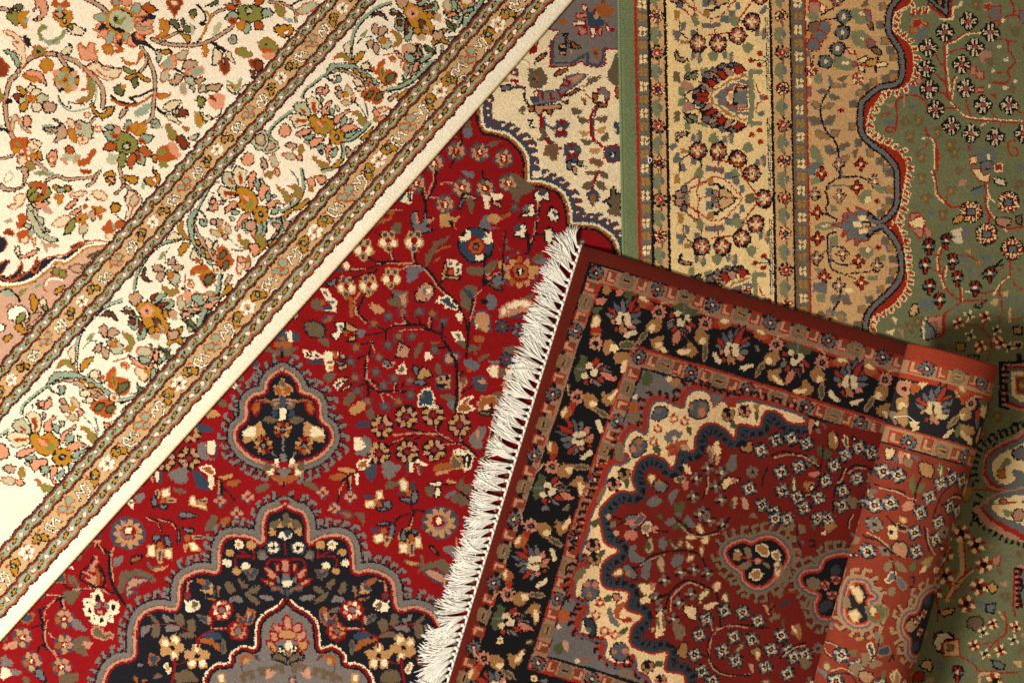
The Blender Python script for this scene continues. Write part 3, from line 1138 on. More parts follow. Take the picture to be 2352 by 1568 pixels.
    # crimson field, upper part
    w.run('''T 1 0
R ro 1840,1380 2055,1395 2275,1450 1635,1490
f d 2120,1340 2260,1290 50
L K 18 1880,1160 1890,1290 1810,1470 1780,1540
L t 12 1880,1290 1830,1400
h e 1900,1180 1990,1170 1980,1250 1910,1260
h d 1900,1080 1960,1080 1980,1180 1900,1160
h eK 2250,780 2340,770 2340,820 2260,830
h t 2210,760 2320,740 2320,700 2260,720
T 1 1
L K 26 1650,0 1650,100 1590,240 1550,280 1560,340
L t 12 1630,0 1625,90 1570,230
l t 14 1690,120 1750,100 1830,130
L K 18 1590,245 1690,250
L t 12 1600,240 1680,240
L K 26 1500,100 1540,260
L t 12 1530,100 1565,250
R ro 1890,150 2105,155 1735,305 1470,110 2320,110
l K 16 2080,0 2090,60 2140,80
h eK 1900,210 1850,340 1880,345 1930,230
h tK 1900,200 2030,240 2010,270 1920,250
g d 1930,240 1990,260 2000,330 1980,400 1950,340
h C 2080,210 2150,230 2140,350 2110,350 2090,270
h C 2150,200 2260,210 2250,260 2170,260
h tK 2160,260 2250,290 2250,350 2180,310
g e 1870,0 2000,0 2000,60 1960,60
g B 1330,210 1380,200 1380,280 1320,270
h C 1380,200 1440,190 1420,300 1320,280
h eK 1390,210 1420,210 1410,290
l o 40 1070,500 1140,440 1180,380 1250,380
l o 30 1120,470 1200,450 1240,420
L K 18 1100,560 1150,600 1200,590
L t 14 1190,360 1340,360
g d 1240,520 1280,470 1330,480 1320,560 1260,580
h eK 1440,370 1470,370 1480,480 1530,460 1540,340 1570,350 1560,430 1640,430 1590,490 1560,500 1640,540 1560,570 1450,590 1410,430
h t 1460,380 1480,380 1490,480 1460,470
h t 1560,450 1640,430 1590,490
h o 1470,560 1500,510 1520,530 1490,590
g y 1690,400 1760,380 1800,420 1870,420 1820,490 1840,540 1790,500 1700,510
h K 1760,460 1810,460 1810,510 1770,500
g e 2060,470 2100,410 2180,400 2160,500 2230,530 2060,530
h y 2130,400 2210,390 2260,440 2200,490 2130,460
h o 2250,420 2340,370 2330,420 2250,440
h b 2270,420 2250,440 2280,400
R wf 985,715 1210,640 1450,640 825,1060 1030,1040 1240,980
h C 800,840 850,830 860,910 800,900
h B 740,890 790,880 790,930 740,930
h o 760,850 800,860 800,900
e K 2020 680 170
e B 2020 680 150
h C 1930,540 1970,550 1970,630 1880,650 1870,600 1910,600
h C 2100,560 2160,570 2180,660 2120,670 2070,620 2120,600
h C 2010,770 2090,760 2080,830 2010,820
e R 2020 690 88
h o 1980,640 2050,620 2090,690 2060,750 1990,760 1950,690
e R 2020 690 40
e K 2020 690 26
e e 2014 695 14
L K 28 2105,770 2100,900 2085,1050 2110,1010 2200,960 2260,930
L t 12 2125,1000 2210,940 2270,920
L K 16 2110,1000 2150,1040
g t 2130,900 2220,820 2200,880 2130,960 2110,950
g d 2100,870 2220,810 2190,890 2120,950
g d 1940,880 2080,890 2080,960 1960,950
g dK 2110,1020 2200,1030 2260,1080 2240,1100 2150,1060
g d 2260,580 2300,600 2310,680 2340,720 2230,730 2290,690
g tb 2270,840 2340,800 2352,980 2300,1010 2270,960
g d 1650,640 1780,600 1730,660 1650,720 1610,790 1570,880 1550,790 1600,720
l o 20 1650,750 1700,710 1780,690
l o 18 1640,830 1680,800
L K 22 1220,720 1280,830 1150,840 1100,840 1030,790
l K 22 1450,760 1470,830 1490,860 1570,900 1640,980 1690,1060 1760,1130 1850,1220 1890,1300 1930,1400 1950,1568
l t 14 1430,750 1450,840 1540,900 1610,980 1660,1060 1740,1140
L K 20 1490,855 1350,850 1280,835
L t 12 1110,850 1440,850
L t 12 1230,740 1250,810
l K 14 860,920 1000,905 1100,870 1180,850
L t 10 880,905 1010,900
L K 14 880,990 960,950 1090,930 1110,890
L t 12 1310,910 1400,870 1490,870
g e 1380,940 1400,890 1490,880 1550,890 1490,950 1470,990 1390,1030
h yK 1690,1030 1730,840 1760,860 1740,960 1880,980 1860,1000 1740,990
h C 1750,820 1830,810 1890,860 1890,950 1830,960 1810,890 1760,880
h e 1760,830 1800,830 1800,870 1770,870
h b 1840,840 1870,840 1870,880 1840,880
h b 1840,900 1870,900 1870,940 1840,940
e o 1790 930 24
g tK 1460,1130 1490,1080 1550,1030 1620,1060 1630,1120 1600,1190 1540,1200 1470,1190
h e 1530,1080 1590,1080 1580,1140 1530,1140
h y 1540,1030 1600,1050 1560,1080
h C 1560,1090 1600,1080 1610,1120 1570,1130
h b 1550,1140 1580,1200 1560,1220
g d 1200,1200 1250,1170 1240,1110 1320,1100 1390,1110 1380,1230 1320,1260
h t 1320,1140 1380,1120 1370,1250 1340,1240
h K 1230,1120 1270,1130 1250,1170
h e 1270,1130 1330,1110 1310,1160
g BC 1660,1200 1690,1170 1780,1160 1800,1210 1850,1240 1830,1270 1740,1250 1720,1210
l o 36 830,1160 870,1190 870,1330
L t 16 950,1120 900,1190 910,1320
L K 22 1000,1130 970,1200 930,1260 940,1320 1010,1380
L t 12 910,1250 930,1330 1000,1390
h d 490,1200 560,1170 600,1220 620,1290 520,1270
h C 580,1080 650,1080 690,1150 740,1200 730,1300 610,1280 690,1240 640,1190
h e 600,1110 640,1100 660,1160
h B 610,1250 700,1240 700,1280 620,1280
h e 650,1190 730,1190 720,1220 660,1220
h o 580,1190 620,1190 620,1230 590,1230
g t 1040,1220 1120,1230 1170,1290 1130,1310 1060,1280
g y 1060,1230 1130,1230 1120,1290
R bo 1345,1295 1080,1400 1620,1310 1300,1520
R bf 1495,1290 1215,1330 1715,1385 1430,1520
L K 18 1350,1330 1380,1400 1510,1420 1490,1340
L t 10 1340,1330 1370,1400 1280,1410 1200,1450
L K 18 1610,1350 1610,1460 1540,1420 1280,1420 1190,1460 1190,1568
L K 18 1715,1400 1700,1540
L t 10 1590,1350 1590,1440
L K 14 1120,1440 1190,1460
L K 14 1610,1470 1740,1530
L t 10 1310,1480 1360,1460 1560,1460
L K 24 1700,1500 1640,1480 1550,1450
g dK 440,1400 500,1380 560,1390 630,1440 620,1520 520,1530 450,1480
e tK 340 1320 50 40
g b 600,1370 630,1330 710,1320 690,1380 620,1390
g o 620,1370 680,1330 690,1360 640,1390
h CK 710,1390 810,1390 800,1470 730,1568 680,1500 750,1470
h e 740,1410 800,1420 780,1480
h yK 820,1390 930,1450 900,1490 820,1460
h o 790,1470 850,1480 820,1520
h yK 830,1568 860,1520 920,1510 900,1568
g e 920,1460 1000,1470 960,1540
L K 16 1000,1510 1100,1500 1180,1480
h b 190,1490 250,1460 390,1490 390,1568 180,1568
h C 270,1480 320,1470 330,1568 290,1568
h o 200,1540 250,1520 260,1568
g d 560,1568 600,1530 660,1568
g d 1870,1120 1960,1040 2030,1080 2020,1130 1980,1200 1970,1280 1900,1260
g B 1880,1090 1960,1100 2000,1160 1970,1180
e e 2160 1200 60 66
e K 2100 1200 34 24
l K 24 1990,1180 1975,1300 1950,1480 1950,1568
L t 12 2020,1140 2000,1270 1965,1380
L t 14 2070,1100 2030,1130
g w 1830,1330 1880,1300 1890,1390 1860,1380
g wt 2240,1340 2250,1270 2330,1210 2352,1300 2290,1330
g tb 2000,1360 2040,1290 2130,1310 2150,1400 2140,1470 2060,1470 2000,1400
h y 2030,1330 2080,1350 2050,1420 2020,1390
h y 2060,1430 2130,1430 2130,1480 2070,1470
h C 2010,1410 2030,1410 2030,1450
g Bt 2200,1400 2210,1380
r BbBbKRo 2260 1430 66 8
h C 1790,1480 1880,1470 1920,1568 1830,1568
h e 1820,1490 1880,1500 1880,1568
g o 2000,1530 2080,1520 2090,1568 2010,1568
T 2 1
L K 22 250,280 245,470
L t 12 240,280 238,460
g CK 205,210 230,180 270,220 320,190 345,220 340,280 290,260 270,280 220,270
g b 240,190 280,160 320,190 280,230
g CK 150,320 190,290 210,350 200,410 80,420 90,390 150,380
g e 100,330 150,320 150,370 100,370
g CK 330,410 340,360 370,320 390,350 430,390 420,460 360,450
g b 370,370 420,380 400,420
l K 24 225,470 220,570 190,640 150,750 130,770
l t 12 210,470 205,570 170,660
L K 14 220,580 290,580
g CK 30,560 80,490 120,490 130,580 110,610 30,600
g b 30,500 80,480 80,540 30,560
g CK 300,590 310,540 370,530 400,580 380,620 350,670 310,650
g e 370,570 410,590 390,630
L K 24 150,580 150,740
g d 220,160 0,0 0,60 60,190 30,230
g d -10,150 60,170 130,180 80,230 70,280 10,260
h yb 0,770 40,770 40,740 70,740 70,770 130,780 130,830 0,830
g d 180,830 230,760 290,770 250,830
g e 190,830 310,800 300,860 220,850
e b 70 930 180 160
r ytyoRRR 70 930 160 10
e R 70 930 90 90
e o 75 925 70 66
e K 75 925 36 30
h C 65,905 90,905 90,950 65,950
h y 150,870 240,870 240,950 150,950
T 1 2
h d 1600,0 1700,0 1620,40
''')
    w.run('''T 2 1
g wt -60,1240 20,1190 110,1185 180,1215 160,1250 60,1250 -20,1280
l C 12 -40,1260 60,1215 150,1215
g t -70,1320 0,1270 100,1260 150,1290 80,1300 0,1330
g b -40,1340 60,1320 150,1330 40,1350
r bgbgKRR 60 1460 66 8
g d 120,1160 200,1120 180,1170
g y -120,830 -60,840 -70,900 -130,890
g e -180,1000 -100,960 -60,1000 -120,1060
l K 18 -60,560 -80,760 -90,1000
T 2 2
g d -80,60 20,40 40,100 -50,120
g b -40,160 40,170 20,230 -40,210
h C -60,260 0,250 10,330 -50,330
g t -90,380 -20,360 -10,430 -80,450
g d -180,480 -90,470 -110,560 -180,540
g e -160,700 -70,680 -90,780 -160,770
g o -240,900 -160,880 -170,960
g d -300,1080 -200,1060 -220,1150
''')
    # pendant and medallion, mirrored about the axis of the rug
    w.run('T 1 2')
    a0, sh = 229.0, .0195
    pend = [(235,250),(330,300),(395,380),(415,455),(510,485),(585,560),(600,710),(685,790),(705,900),(650,1000),(560,1080),(430,1130),(330,1150),(250,1165)]
    med = [(250,1480),(330,1530),(430,1570),(478,1690),(484,1845),(570,1800),(700,1778),(820,1795),(885,1900),(908,2108),(1020,2098),(1150,2128),(1260,2220),(1300,2448),(1450,2438),(1600,2490),(1680,2600),(1700,2740),(1720,2900),(1860,2940),(1960,3030),(2010,3180),(2020,3400),(2000,3700),(1800,3960),(1500,4100),(295,4200)]
    inn = [(268,2350),(350,2440),(480,2518),(550,2620),(575,2828),(700,2818),(800,2888),(815,2968),(950,2990),(1040,3080),(1060,3200),(1060,3600),(290,3700)]
    MX = (-1, 2*sh, 0, 1, 2*a0, 0); ID = (1, 0, 0, 1, 0, 0)
    def loop(half, n=6):
        h = w.smooth(half, False, n); m = h.copy(); m[:, 0] = 2*(a0 + sh*h[:, 1]) - h[:, 0]
        return np.vstack([h, m[::-1]])
    def off(p, dst):
        d = np.roll(p, -1, 0) - np.roll(p, 1, 0); d /= np.hypot(d[:, 0], d[:, 1])[:, None] + 1e-9
        return p + np.stack([d[:, 1], -d[:, 0]], 1)*dst
    for half, inner, gw, ln in ((pend, 'n', 46, 84), (med, 'n', 54, 72)):
        Lp = loop(half); cl = lambda p: w.xf(np.vstack([p, p[:1]]))
        w.ow = 13
        w.comb(np.vstack([off(Lp, gw + 6), off(Lp, gw + 6)[:1]])[::4], -1, 74, ln, 40, 'g', 'K', .2, hook=.6)
        w.stroke(cl(off(Lp, gw*.6)), 'K', gw + 40); w.stroke(cl(off(Lp, gw*.6)), 'g', gw + 8)
        w.comb(np.vstack([off(Lp, gw + 6), off(Lp, gw + 6)[:1]])[::4], -1, 9999, 10, 10, 'g')
        w.fill(w.xf(Lp), inner)
        w.stroke(cl(off(Lp, 6)), 'd', 22); w.stroke(cl(off(Lp, -10)), 'p', 30); w.stroke(cl(off(Lp, -30)), 'R', 22)
        w.ow = 14
    Li = loop(inn); w.fill(w.xf(Li), 'g'); cl = lambda p: w.xf(np.vstack([p, p[:1]]))
    w.stroke(cl(off(Li, 14)), 'C', 20); w.stroke(cl(off(Li, -6)), 'R', 26); w.stroke(cl(off(Li, -30)), 'K', 22)
    half = '''T 1 2
l o 24 350,555 430,540 500,560
g oR 450,560 510,570 530,620 510,670 480,660
g y 460,740 510,770 580,790 620,840 620,930 540,920 480,900 420,850
g C 510,790 560,790 620,840 610,870 500,870
r oyoRKKg 435 955 95 10
e K 435 955 40
e g 435 960 18
g d 290,560 350,560 330,620 280,620
h B 300,630 350,640 340,690 290,700
g d 290,720 380,690 420,730 340,760
h g 280,520 330,560 300,600
l t 10 240,545 300,535 370,545
h C 300,1085 340,1075 345,1120 300,1140
g Cy 350,1170 410,1180 410,1220 360,1230
h R 300,1160 345,1180 350,1220 320,1210
g o 250,1240 330,1230 390,1240 330,1290 260,1300
g d 370,1140 430,1110 440,1180 390,1190
L g 14 330,1060 360,1020
L t 10 270,560 320,580
T 1 3
g y 280,140 310,60 350,110 330,150
g d 290,70 390,90 400,150 360,160
g y 340,180 410,150 400,220
e b 380 330 66 60
r CCbKb 380 330 56 4
e K 380 330 18
g d 440,410 480,350 530,380 510,440
g g 460,390 500,380 510,440 450,430
L R 16 320,440 410,440 450,480
L R 14 440,470 440,580 360,580
h tR 330,480 370,480 360,550 330,540
g tR 370,570 460,510 420,620 360,600
g yR 420,640 500,620 430,680 380,660
h e 330,600 365,600 365,650 330,650
g ob 300,750 310,700 350,690 420,680 400,730 350,720
e y 585 305 46 38
e C 695 305 44 42
e y 695 305 20
e y 785 375 40 34
e C 812 470 40 36
e C 640 500 42 36
e y 728 548 38 32
L R 14 570,350 560,430 700,350
L R 16 600,410 720,410
L R 16 740,440 730,510
g Bd 540,540 610,530 660,540 630,590 580,620
g o 570,540 620,540 600,570
g d 640,700 660,640 720,620 690,700
g d 750,730 780,660 830,650 820,740 770,750
g d 510,690 600,700 620,740 560,750
g g 390,800 440,770 530,770 500,810 420,820
g d 530,840 570,780 650,740 640,800 550,850
g g 680,830 720,770 800,790 800,830 750,830
g g 880,700 910,690 920,780
L o 16 910,690 910,790
g bK 920,770 960,640 1080,610 1130,620 1060,690 1090,740 1000,720 960,780
g o 1010,670 1040,620 1110,620 1060,670
g y 950,740 970,650 990,720 1070,720 980,760
g o 930,800 1040,790 960,820
L R 30 1180,660 1190,740
L t 16 1140,635 1180,650 1190,730
h bR 1160,750 1210,750 1210,800 1160,800
g C 1070,860 1110,810 1190,830 1220,800 1210,910 1150,920 1090,890
g d 1090,860 1140,820 1150,880
g o 1110,890 1140,880 1130,910
e R 880 905 108 96
r CtCpRRR 880 905 90 8
e R 880 905 46
e g 880 905 32 28
g Bo 580,910 640,900 680,990 730,940 730,1020 640,1040 590,990
g t 600,930 640,920 650,1010
e o 615 915 22
e R 735 1100 96 88
r ydtyRRR 735 1100 80 8
e R 735 1100 44
e g 735 1100 30 26
L p 16 830,1075 980,1075
L R 14 830,1085 970,1085 990,950 960,1010
l R 18 970,1090 1050,1130 1110,1170 1115,1230
l R 12 1120,1160 1180,1100 1300,1050 1500,1030
g Bd 1000,1030 1020,970 1100,950 1060,1010
g t 1010,1040 980,990 1010,960
g B 890,1160 920,1110 1010,1110 1060,1150 960,1180
g o 900,1280 950,1190 1080,1160 1090,1200 980,1240 920,1280
g bd 860,1220 880,1180 900,1260 870,1310
g d 1130,1160 1180,1110 1260,1110 1280,1150
g d 1120,1000 1200,1000 1200,1090 1140,1110
g d 1230,1050 1240,950 1300,950 1310,1030
g g 1330,1000 1420,940 1420,1000 1340,1020
g g 1280,1060 1380,1040 1400,1100 1290,1090
g d 1460,1020 1540,940 1540,980 1490,1030
g d 1450,1050 1530,1040 1530,1140 1480,1160
g g 1540,1060 1620,1060 1620,1150
M five 0 0
e y 0 -60 40 50
e y -62 -14 46 40
e y 62 -14 46 40
e y -44 60 40 46
e y 44 60 40 46
e C -44 56 26 30
e C 44 56 26 30
e C 0 -66 18 36
e y 0 0 40
e K 0 0 22
E
m five 1125 1330 0 1.12
m five 1350 1255 195 1.12
L R 24 1110,1170 1115,1240
L R 22 1330,1350 1340,1460 1360,1568
L R 12 1230,1380 1290,1400 1310,1400
g yC 1370,1460 1400,1400 1430,1410 1400,1480
g Bo 1490,1340 1560,1320 1550,1410 1500,1400
g d 1130,1560 1180,1480 1240,1450 1310,1480 1320,1568
g y 650,1340 710,1360 720,1410 650,1390
l o 36 570,1360 600,1330 700,1340 715,1400
g B 540,1370 560,1330 600,1320 580,1360
l b 14 715,1400 715,1470
h Cy 880,1490 940,1500 930,1568 880,1568
g tR 290,960 320,1000 310,1090 290,1080
g tR 330,1060 410,1030 390,1110 340,1120
g tR 340,1130 450,1100 430,1190 360,1180
g yR 390,1220 480,1190 440,1270 400,1300
h CK 340,1240 370,1240 370,1290 300,1290
h K 330,1230 350,1230 350,1280 330,1280
g dK 310,1320 420,1310 430,1350 350,1380 300,1400
c d -1 90 60 56 300,1490 420,1490 540,1520 700,1568
g p 410,1490 480,1440 490,1540
'''
    for X in (ID, MX):
        # the mirror acts in the first sheet's coordinates, so shift it per sheet
        for blk in half.split('T 1 ')[1:]:
            j = int(blk[0]); dy = (j - 2)*1568
            if X is ID: w.X = ID
            else: w.X = (-1, 2*sh, 0, 1, 2*(a0 + sh*dy), 0)
            w.run(f'T 1 {j}\n' + blk[1:])
        w.X = ID
    w.run('''T 1 2
g y 150,410 190,400 230,340 280,400 330,420 290,490 230,500 170,480
g o 160,430 220,430 220,490 180,480
g o 250,430 310,420 290,480 250,490
g d 200,390 240,350 270,400 240,420
h b 210,510 265,510 270,600 205,600
h C 205,620 240,600 270,630 265,740 205,735
r oyoRKKg 238 815 90 10
e K 238 812 30
e g 238 812 14
L g 14 240,880 240,1010
g g 215,1040 270,1040 270,1100 220,1100
h R 215,1110 280,1110 290,1160 210,1170
e g 248 1215 34 44
L K 20 245,1300 250,1340
h CB 210,195 0,0
T 1 3
g d 245,30 275,10 300,60 290,130 230,130
e B 265 215 62 50
h C 210,190 250,190 270,230 330,200 310,240 270,250 260,280 250,240 210,230
L R 18 262,290 265,400
h tR 230,440 300,440 300,560 230,560
h e 235,570 300,565 310,640 230,640
g C 240,640 310,630 330,660 280,700 240,670
L b 24 275,700 280,770
g tR 255,970 275,950 310,990 320,1090 240,1090
g yR 230,1090 330,1090 360,1160 200,1160
e C 292 1230 38 42
h o 280,1280 310,1280 300,1330 285,1320
'''.replace('h CB 210,195 0,0\n', ''))
    # field right of the medallion and above it
    w.run('''T 1 2
R bo 915,50 1120,145 905,330 1020,550 1300,550 1415,355
R bf 1205,30 1100,280 1165,400 925,455 1175,595 1420,490 1265,335 1640,75 865,185
R tf 1150,785 1375,695 1625,675 1870,770 1125,1030 1385,1015 1635,1000
L K 26 1070,0 1030,110 1000,200 995,350 1020,390 1030,500
L t 12 1050,0 1090,110
L t 12 1020,130 1010,350
L K 16 950,30 1050,10
L K 16 920,160 990,130
l K 20 1020,350 1100,380 1120,400
l t 12 1030,350 1090,420 1140,470 1280,460 1370,460
L K 20 1030,410 1120,465 1250,460
L t 12 1140,480 1170,560
L t 12 1200,480 1270,530
L K 20 1290,390 1280,450 1370,460
L t 14 1270,380 1265,440
L K 14 950,410 990,390
g Kt 1160,190 1220,200 1270,190 1230,240 1180,230
g eK 1160,180 1200,170 1250,220 1190,220
g KC 430,80 480,100 530,150 470,150
g BC 520,90 560,110 610,140 540,150
g B 470,180 600,170 600,210 480,200
h C 620,120 650,80 750,80 740,150 690,150 720,200 700,270 650,280 620,180
h o 690,90 740,90 740,160 700,150
h o 640,180 700,180 700,205 640,205
h y 660,220 710,220 710,260 660,260
h tK 760,100 830,140 820,170 770,160
h eK 720,180 820,190 760,230
h tK 740,230 840,210 830,240 760,270
g d 610,310 660,280 730,300 680,370 640,380
g d 570,0 660,0 660,50
h yK 750,330 850,330 830,370 770,370
h yK 790,430 880,380 860,430 780,450
g BC 720,390 770,360 790,390 740,430
g d 800,580 820,510 890,470 900,530 860,580
g y 850,630 900,580 970,550 1000,600 940,660 870,670
g d 1020,680 1010,640 1060,620 1090,690 1040,720
g B 910,770 940,740 1040,740 1040,780 930,790
g g 970,890 1030,890 1060,960 1020,1040 920,1040
g C 900,900 950,880 1000,960 940,1000 890,990
h tK 1310,0 1420,60 1390,150 1270,150
h K 1330,30 1350,60 1310,90
g d 1450,120 1490,20 1540,20 1510,80 1470,150
g C 1550,170 1550,110 1590,100 1620,150
g dC 1290,270 1350,210 1370,280 1320,300
g yK 1500,260 1520,240 1590,260 1610,320 1560,340 1480,350
g eK 1440,270 1450,220 1490,240 1480,310
g eK 1450,390 1480,350 1560,370 1560,400
L K 20 1340,410 1350,390
g d 1650,210 1680,200 1700,280 1680,310 1650,270
h yb 1650,330 1700,310 1790,300 1790,350 1780,440 1660,430
h K 1740,310 1780,310 1780,350 1740,350
h K 1660,390 1750,390 1740,430 1660,430
h B 1680,325 1710,325 1710,360 1680,360
g tb 1740,120 1790,100 1860,110 1860,160 1800,200 1740,200
l K 30 1730,0 1780,90 1830,180 1840,250 1850,330 1840,500 1830,650
l t 13 1860,290 1870,500 1850,650
L K 26 1940,0 1935,140
L K 20 1870,310 1900,280
g e 1910,190 1960,160 2040,200 2040,260 1960,260
g d 2040,150 2140,110 2120,150 2050,190
L K 16 1680,60 1750,60
g d 1830,0 1920,0 1910,60
g o 1930,260 1960,230 1980,270 1950,290
g t 1870,380 1930,330 1920,400 1880,450
g d 1880,340 1930,330 1900,420
l K 16 1880,470 1960,430 2000,400
g b 2000,330 2070,320 2120,360 2110,450 2040,450 1990,400
e y 2080 370 36 24
g d 1690,510 1750,480 1830,510 1800,560 1740,540
g e 1750,560 1820,550 1810,640
g BC 1480,590 1520,460 1600,450 1640,600 1570,590
h d 1510,480 1550,480 1550,520 1510,520
g oC 1860,640 1890,540 2000,510 1930,570 2000,620 1920,650
g ot 2040,630 2050,550 2080,510 2200,510 2200,590 2120,620
e C 2120 610 26 28
g dK 2040,660 2100,640 2160,660 2140,690
l K 26 2165,580 2170,800 2110,1000 2090,1130
l t 13 2185,690 2140,900 2110,1020 2070,1130
L K 24 1890,870 1890,930
L t 12 1870,850 1880,920
g g 1960,930 2010,820 2110,790 2090,900 2060,990
g t 2010,830 2050,830 2040,910
h g 2140,180 2240,170 2230,210 2140,200
r BbBbKRo 2300 165 66 8
h Ct 2130,260 2160,220 2230,220 2220,330 2160,330
h KC 2120,250 2150,250 2150,300
h d 2240,240 2290,240 2290,330 2240,330
L K 22 1400,800 1480,820 1540,840 1660,840
L t 14 1260,860 1450,840 1560,850 1680,850 1820,930
L K 18 1670,770 1670,840
L t 12 1650,770 1650,820
L K 16 1680,870 1800,930 1880,940
L t 13 1720,945 1880,940
L K 14 1220,960 1300,920 1370,880 1440,860
L K 14 1450,910 1530,860
L t 12 1260,930 1350,890
l K 24 1890,930 1960,980 2030,1060
l t 12 1900,960 1980,1030 2020,1070
g KC 1820,1020 1880,1000 1980,1040 1980,1110 1940,1180 1910,1170
g C 1840,1010 1920,1020 1930,1050 1850,1050
g C 1930,1070 1950,1060 1930,1170 1920,1160
e tK 1870 1080 38 26
g dy 1780,1140 1810,1040 1850,1080 1900,1150 1830,1170
g o 1620,1170 1680,1130 1790,1120 1770,1170 1660,1200
g t 1640,1220 1700,1190 1790,1180 1700,1230
h C 1400,1110 1440,1110 1440,1200 1405,1205
h C 1470,1080 1570,1130 1560,1155 1470,1120
h B 1380,1100 1400,1110 1400,1220 1380,1230
h t 1470,1150 1500,1150 1500,1230 1480,1220
h B 1500,1150 1530,1160 1520,1230
g g 1150,1150 1190,1100 1330,1150 1290,1210 1250,1260 1170,1250
g oC 930,1150 950,1100 1050,1080 1010,1140 1060,1170 960,1180
h C 910,1190 940,1200 940,1320 910,1310
h b 1000,1170 1060,1130 1110,1130 1100,1220 1060,1300 1010,1250
g y 740,1170 840,1160 910,1190 860,1210 780,1200
g o 660,1260 700,1230 800,1220 840,1250 730,1280
l K 18 930,1200 850,1240 790,1290 770,1380 740,1480 700,1520
L K 26 840,1240 840,1390
L t 13 865,1240 860,1380
L t 13 800,1290 760,1400
R pk 605,1390 860,1430 715,1535
g d 400,1300 440,1290 540,1320 570,1380 500,1350
g d 0,1340 60,1310 120,1330 50,1380 0,1400
g d 1180,1340 1210,1290 1310,1280 1290,1330 1220,1360
h Cy 1310,1290 1350,1260 1390,1300 1390,1370 1330,1380
h B 1290,1380 1370,1380 1360,1410 1290,1410
h B 1410,1310 1450,1280 1460,1360 1420,1370
e o 1400 1400 28 24
g eK 1430,1400 1480,1380 1480,1460 1430,1490
g eK 1320,1440 1420,1440 1400,1480 1330,1470
h Cy 1100,1380 1150,1370 1160,1440 1110,1460
h Cy 1000,1470 1090,1460 1090,1520 1000,1530
h B 990,1415 1080,1415 1080,1445 990,1445
e o 1130 1500 26
g eK 1160,1480 1230,1460 1240,1530 1180,1540
g eK 1100,1540 1200,1530 1180,1568
L K 18 1420,1490 1430,1550 1540,1560
g CK 1590,1300 1690,1290 1700,1330 1610,1330
g CK 1650,1350 1690,1350 1690,1420 1640,1430
g d 1540,1360 1600,1330 1640,1380 1590,1430
L K 16 1710,1320 1830,1310
g y 1750,1270 1840,1290 1820,1310 1760,1300
g d 1840,1320 1910,1250 1900,1330 1980,1310 1960,1400 1880,1370
g e 1730,1430 1790,1380 1840,1380 1780,1440
g d 1780,1450 1860,1400 1920,1430 1980,1470 1890,1510
L K 16 1880,1380 1980,1480
g d 0,60 100,50 180,80 320,60 390,50 340,90 310,120 200,130 160,110
h o 160,0 330,0 320,60 230,70 160,50
L b 30 232,60 232,120
L K 30 232,110 232,150
T 1 3
g ob 760,0 870,10 870,50 820,60
g d 910,20 980,10 1000,80 980,110 930,50
e b 1690 100 170 150
r ytytbRR 1690 100 150 11
e R 1680 95 70
h C 1650,60 1700,50 1700,110 1660,120
l g 26 1720,50 1750,110 1700,150 1650,150
g eK 1110,120 1160,90 1230,100 1180,130
g eK 1225,120 1270,120 1260,230 1225,230
h Cy 1080,220 1160,200 1170,270 1090,290
h B 1050,160 1130,160 1130,185 1060,190
e o 1170 175 28 34
h By 1180,230 1240,240 1190,320
g Ky 1310,200 1400,150 1490,200 1480,230 1330,280
g eK 1330,180 1370,170 1370,270 1330,260
g eK 1400,180 1460,160 1480,210
h Cy 1310,290 1390,290 1390,380 1320,380
h Cy 1460,240 1510,240 1520,330 1460,330
h By 1410,290 1450,290 1440,400 1410,400
e o 1420 240 26 36
l K 18 1270,90 1330,40 1410,20
l K 16 1400,130 1430,50 1460,0
l t 10 1420,130 1440,50
g oK 1590,330 1620,320 1680,390 1650,390
g g 1710,330 1800,310 1850,360 1830,440 1780,400
l d 30 1370,450 1440,480 1520,480 1520,410
g y 1390,450 1480,470 1440,500 1390,480
g d 1480,560 1560,470 1680,440 1740,450 1800,520 1790,590 1710,540 1590,520
g tb 1540,540 1650,540 1740,600 1750,700 1680,650 1640,640 1560,570
l t 18 1840,250 1850,400 1830,560 1770,680
T 0 3
e b 1165 205 168 150
r ytytbRR 1165 205 146 11
e R 1165 195 74
h C 1140,150 1200,140 1190,200 1140,200
l g 28 1105,180 1120,225 1200,235
g eK 1640,10 1700,0 1810,40 1650,60
g eK 1620,180 1640,180 1640,290 1620,290
g eK 1660,150 1770,160 1740,200 1690,180
e o 1705 240 28 32
h By 1750,220 1860,220 1860,245 1760,250
h Cy 1720,290 1770,280 1830,350 1750,360
h By 1680,310 1710,310 1690,370
l t 13 1330,60 1430,100 1470,180
l t 13 1440,70 1560,100 1600,160
l K 18 1350,50 1440,100 1480,190
l K 16 1460,60 1580,100 1620,170
g eK 1380,250 1400,220 1470,220 1430,280
g eK 1500,230 1540,230 1560,320 1510,300
e o 1460 310 26 40
h Cy 1350,310 1410,310 1410,410 1340,410
h Cy 1500,350 1560,340 1570,430 1500,420
h By 1430,350 1480,350 1470,470 1440,470
L R 14 1000,0 1000,60
g o 2040,60 2110,50 2080,100 2010,100
R pk 2165,15
g d 1870,170 1890,90 1940,20 1990,50 1960,130 1920,180
g oK 1190,430 1290,400 1280,440 1200,480
g g 1030,440 1110,410 1110,470 1030,510
h B 870,220 920,210 920,250
h y 840,260 920,260 860,320
l d 26 1350,480 1380,520 1470,510
g y 1390,540 1440,520 1540,490 1480,540 1420,550
g d 1070,620 1110,550 1180,540 1260,520 1400,590 1410,650 1310,600 1180,610 1130,700 1090,760
g tb 1150,720 1180,620 1290,610 1380,620 1290,660 1250,690 1170,720 1250,740 1190,760 1150,790
l K 30 880,310 960,370 990,400 1000,600 1060,740 1140,860
l t 14 1040,310 1010,400 1010,500 1030,640
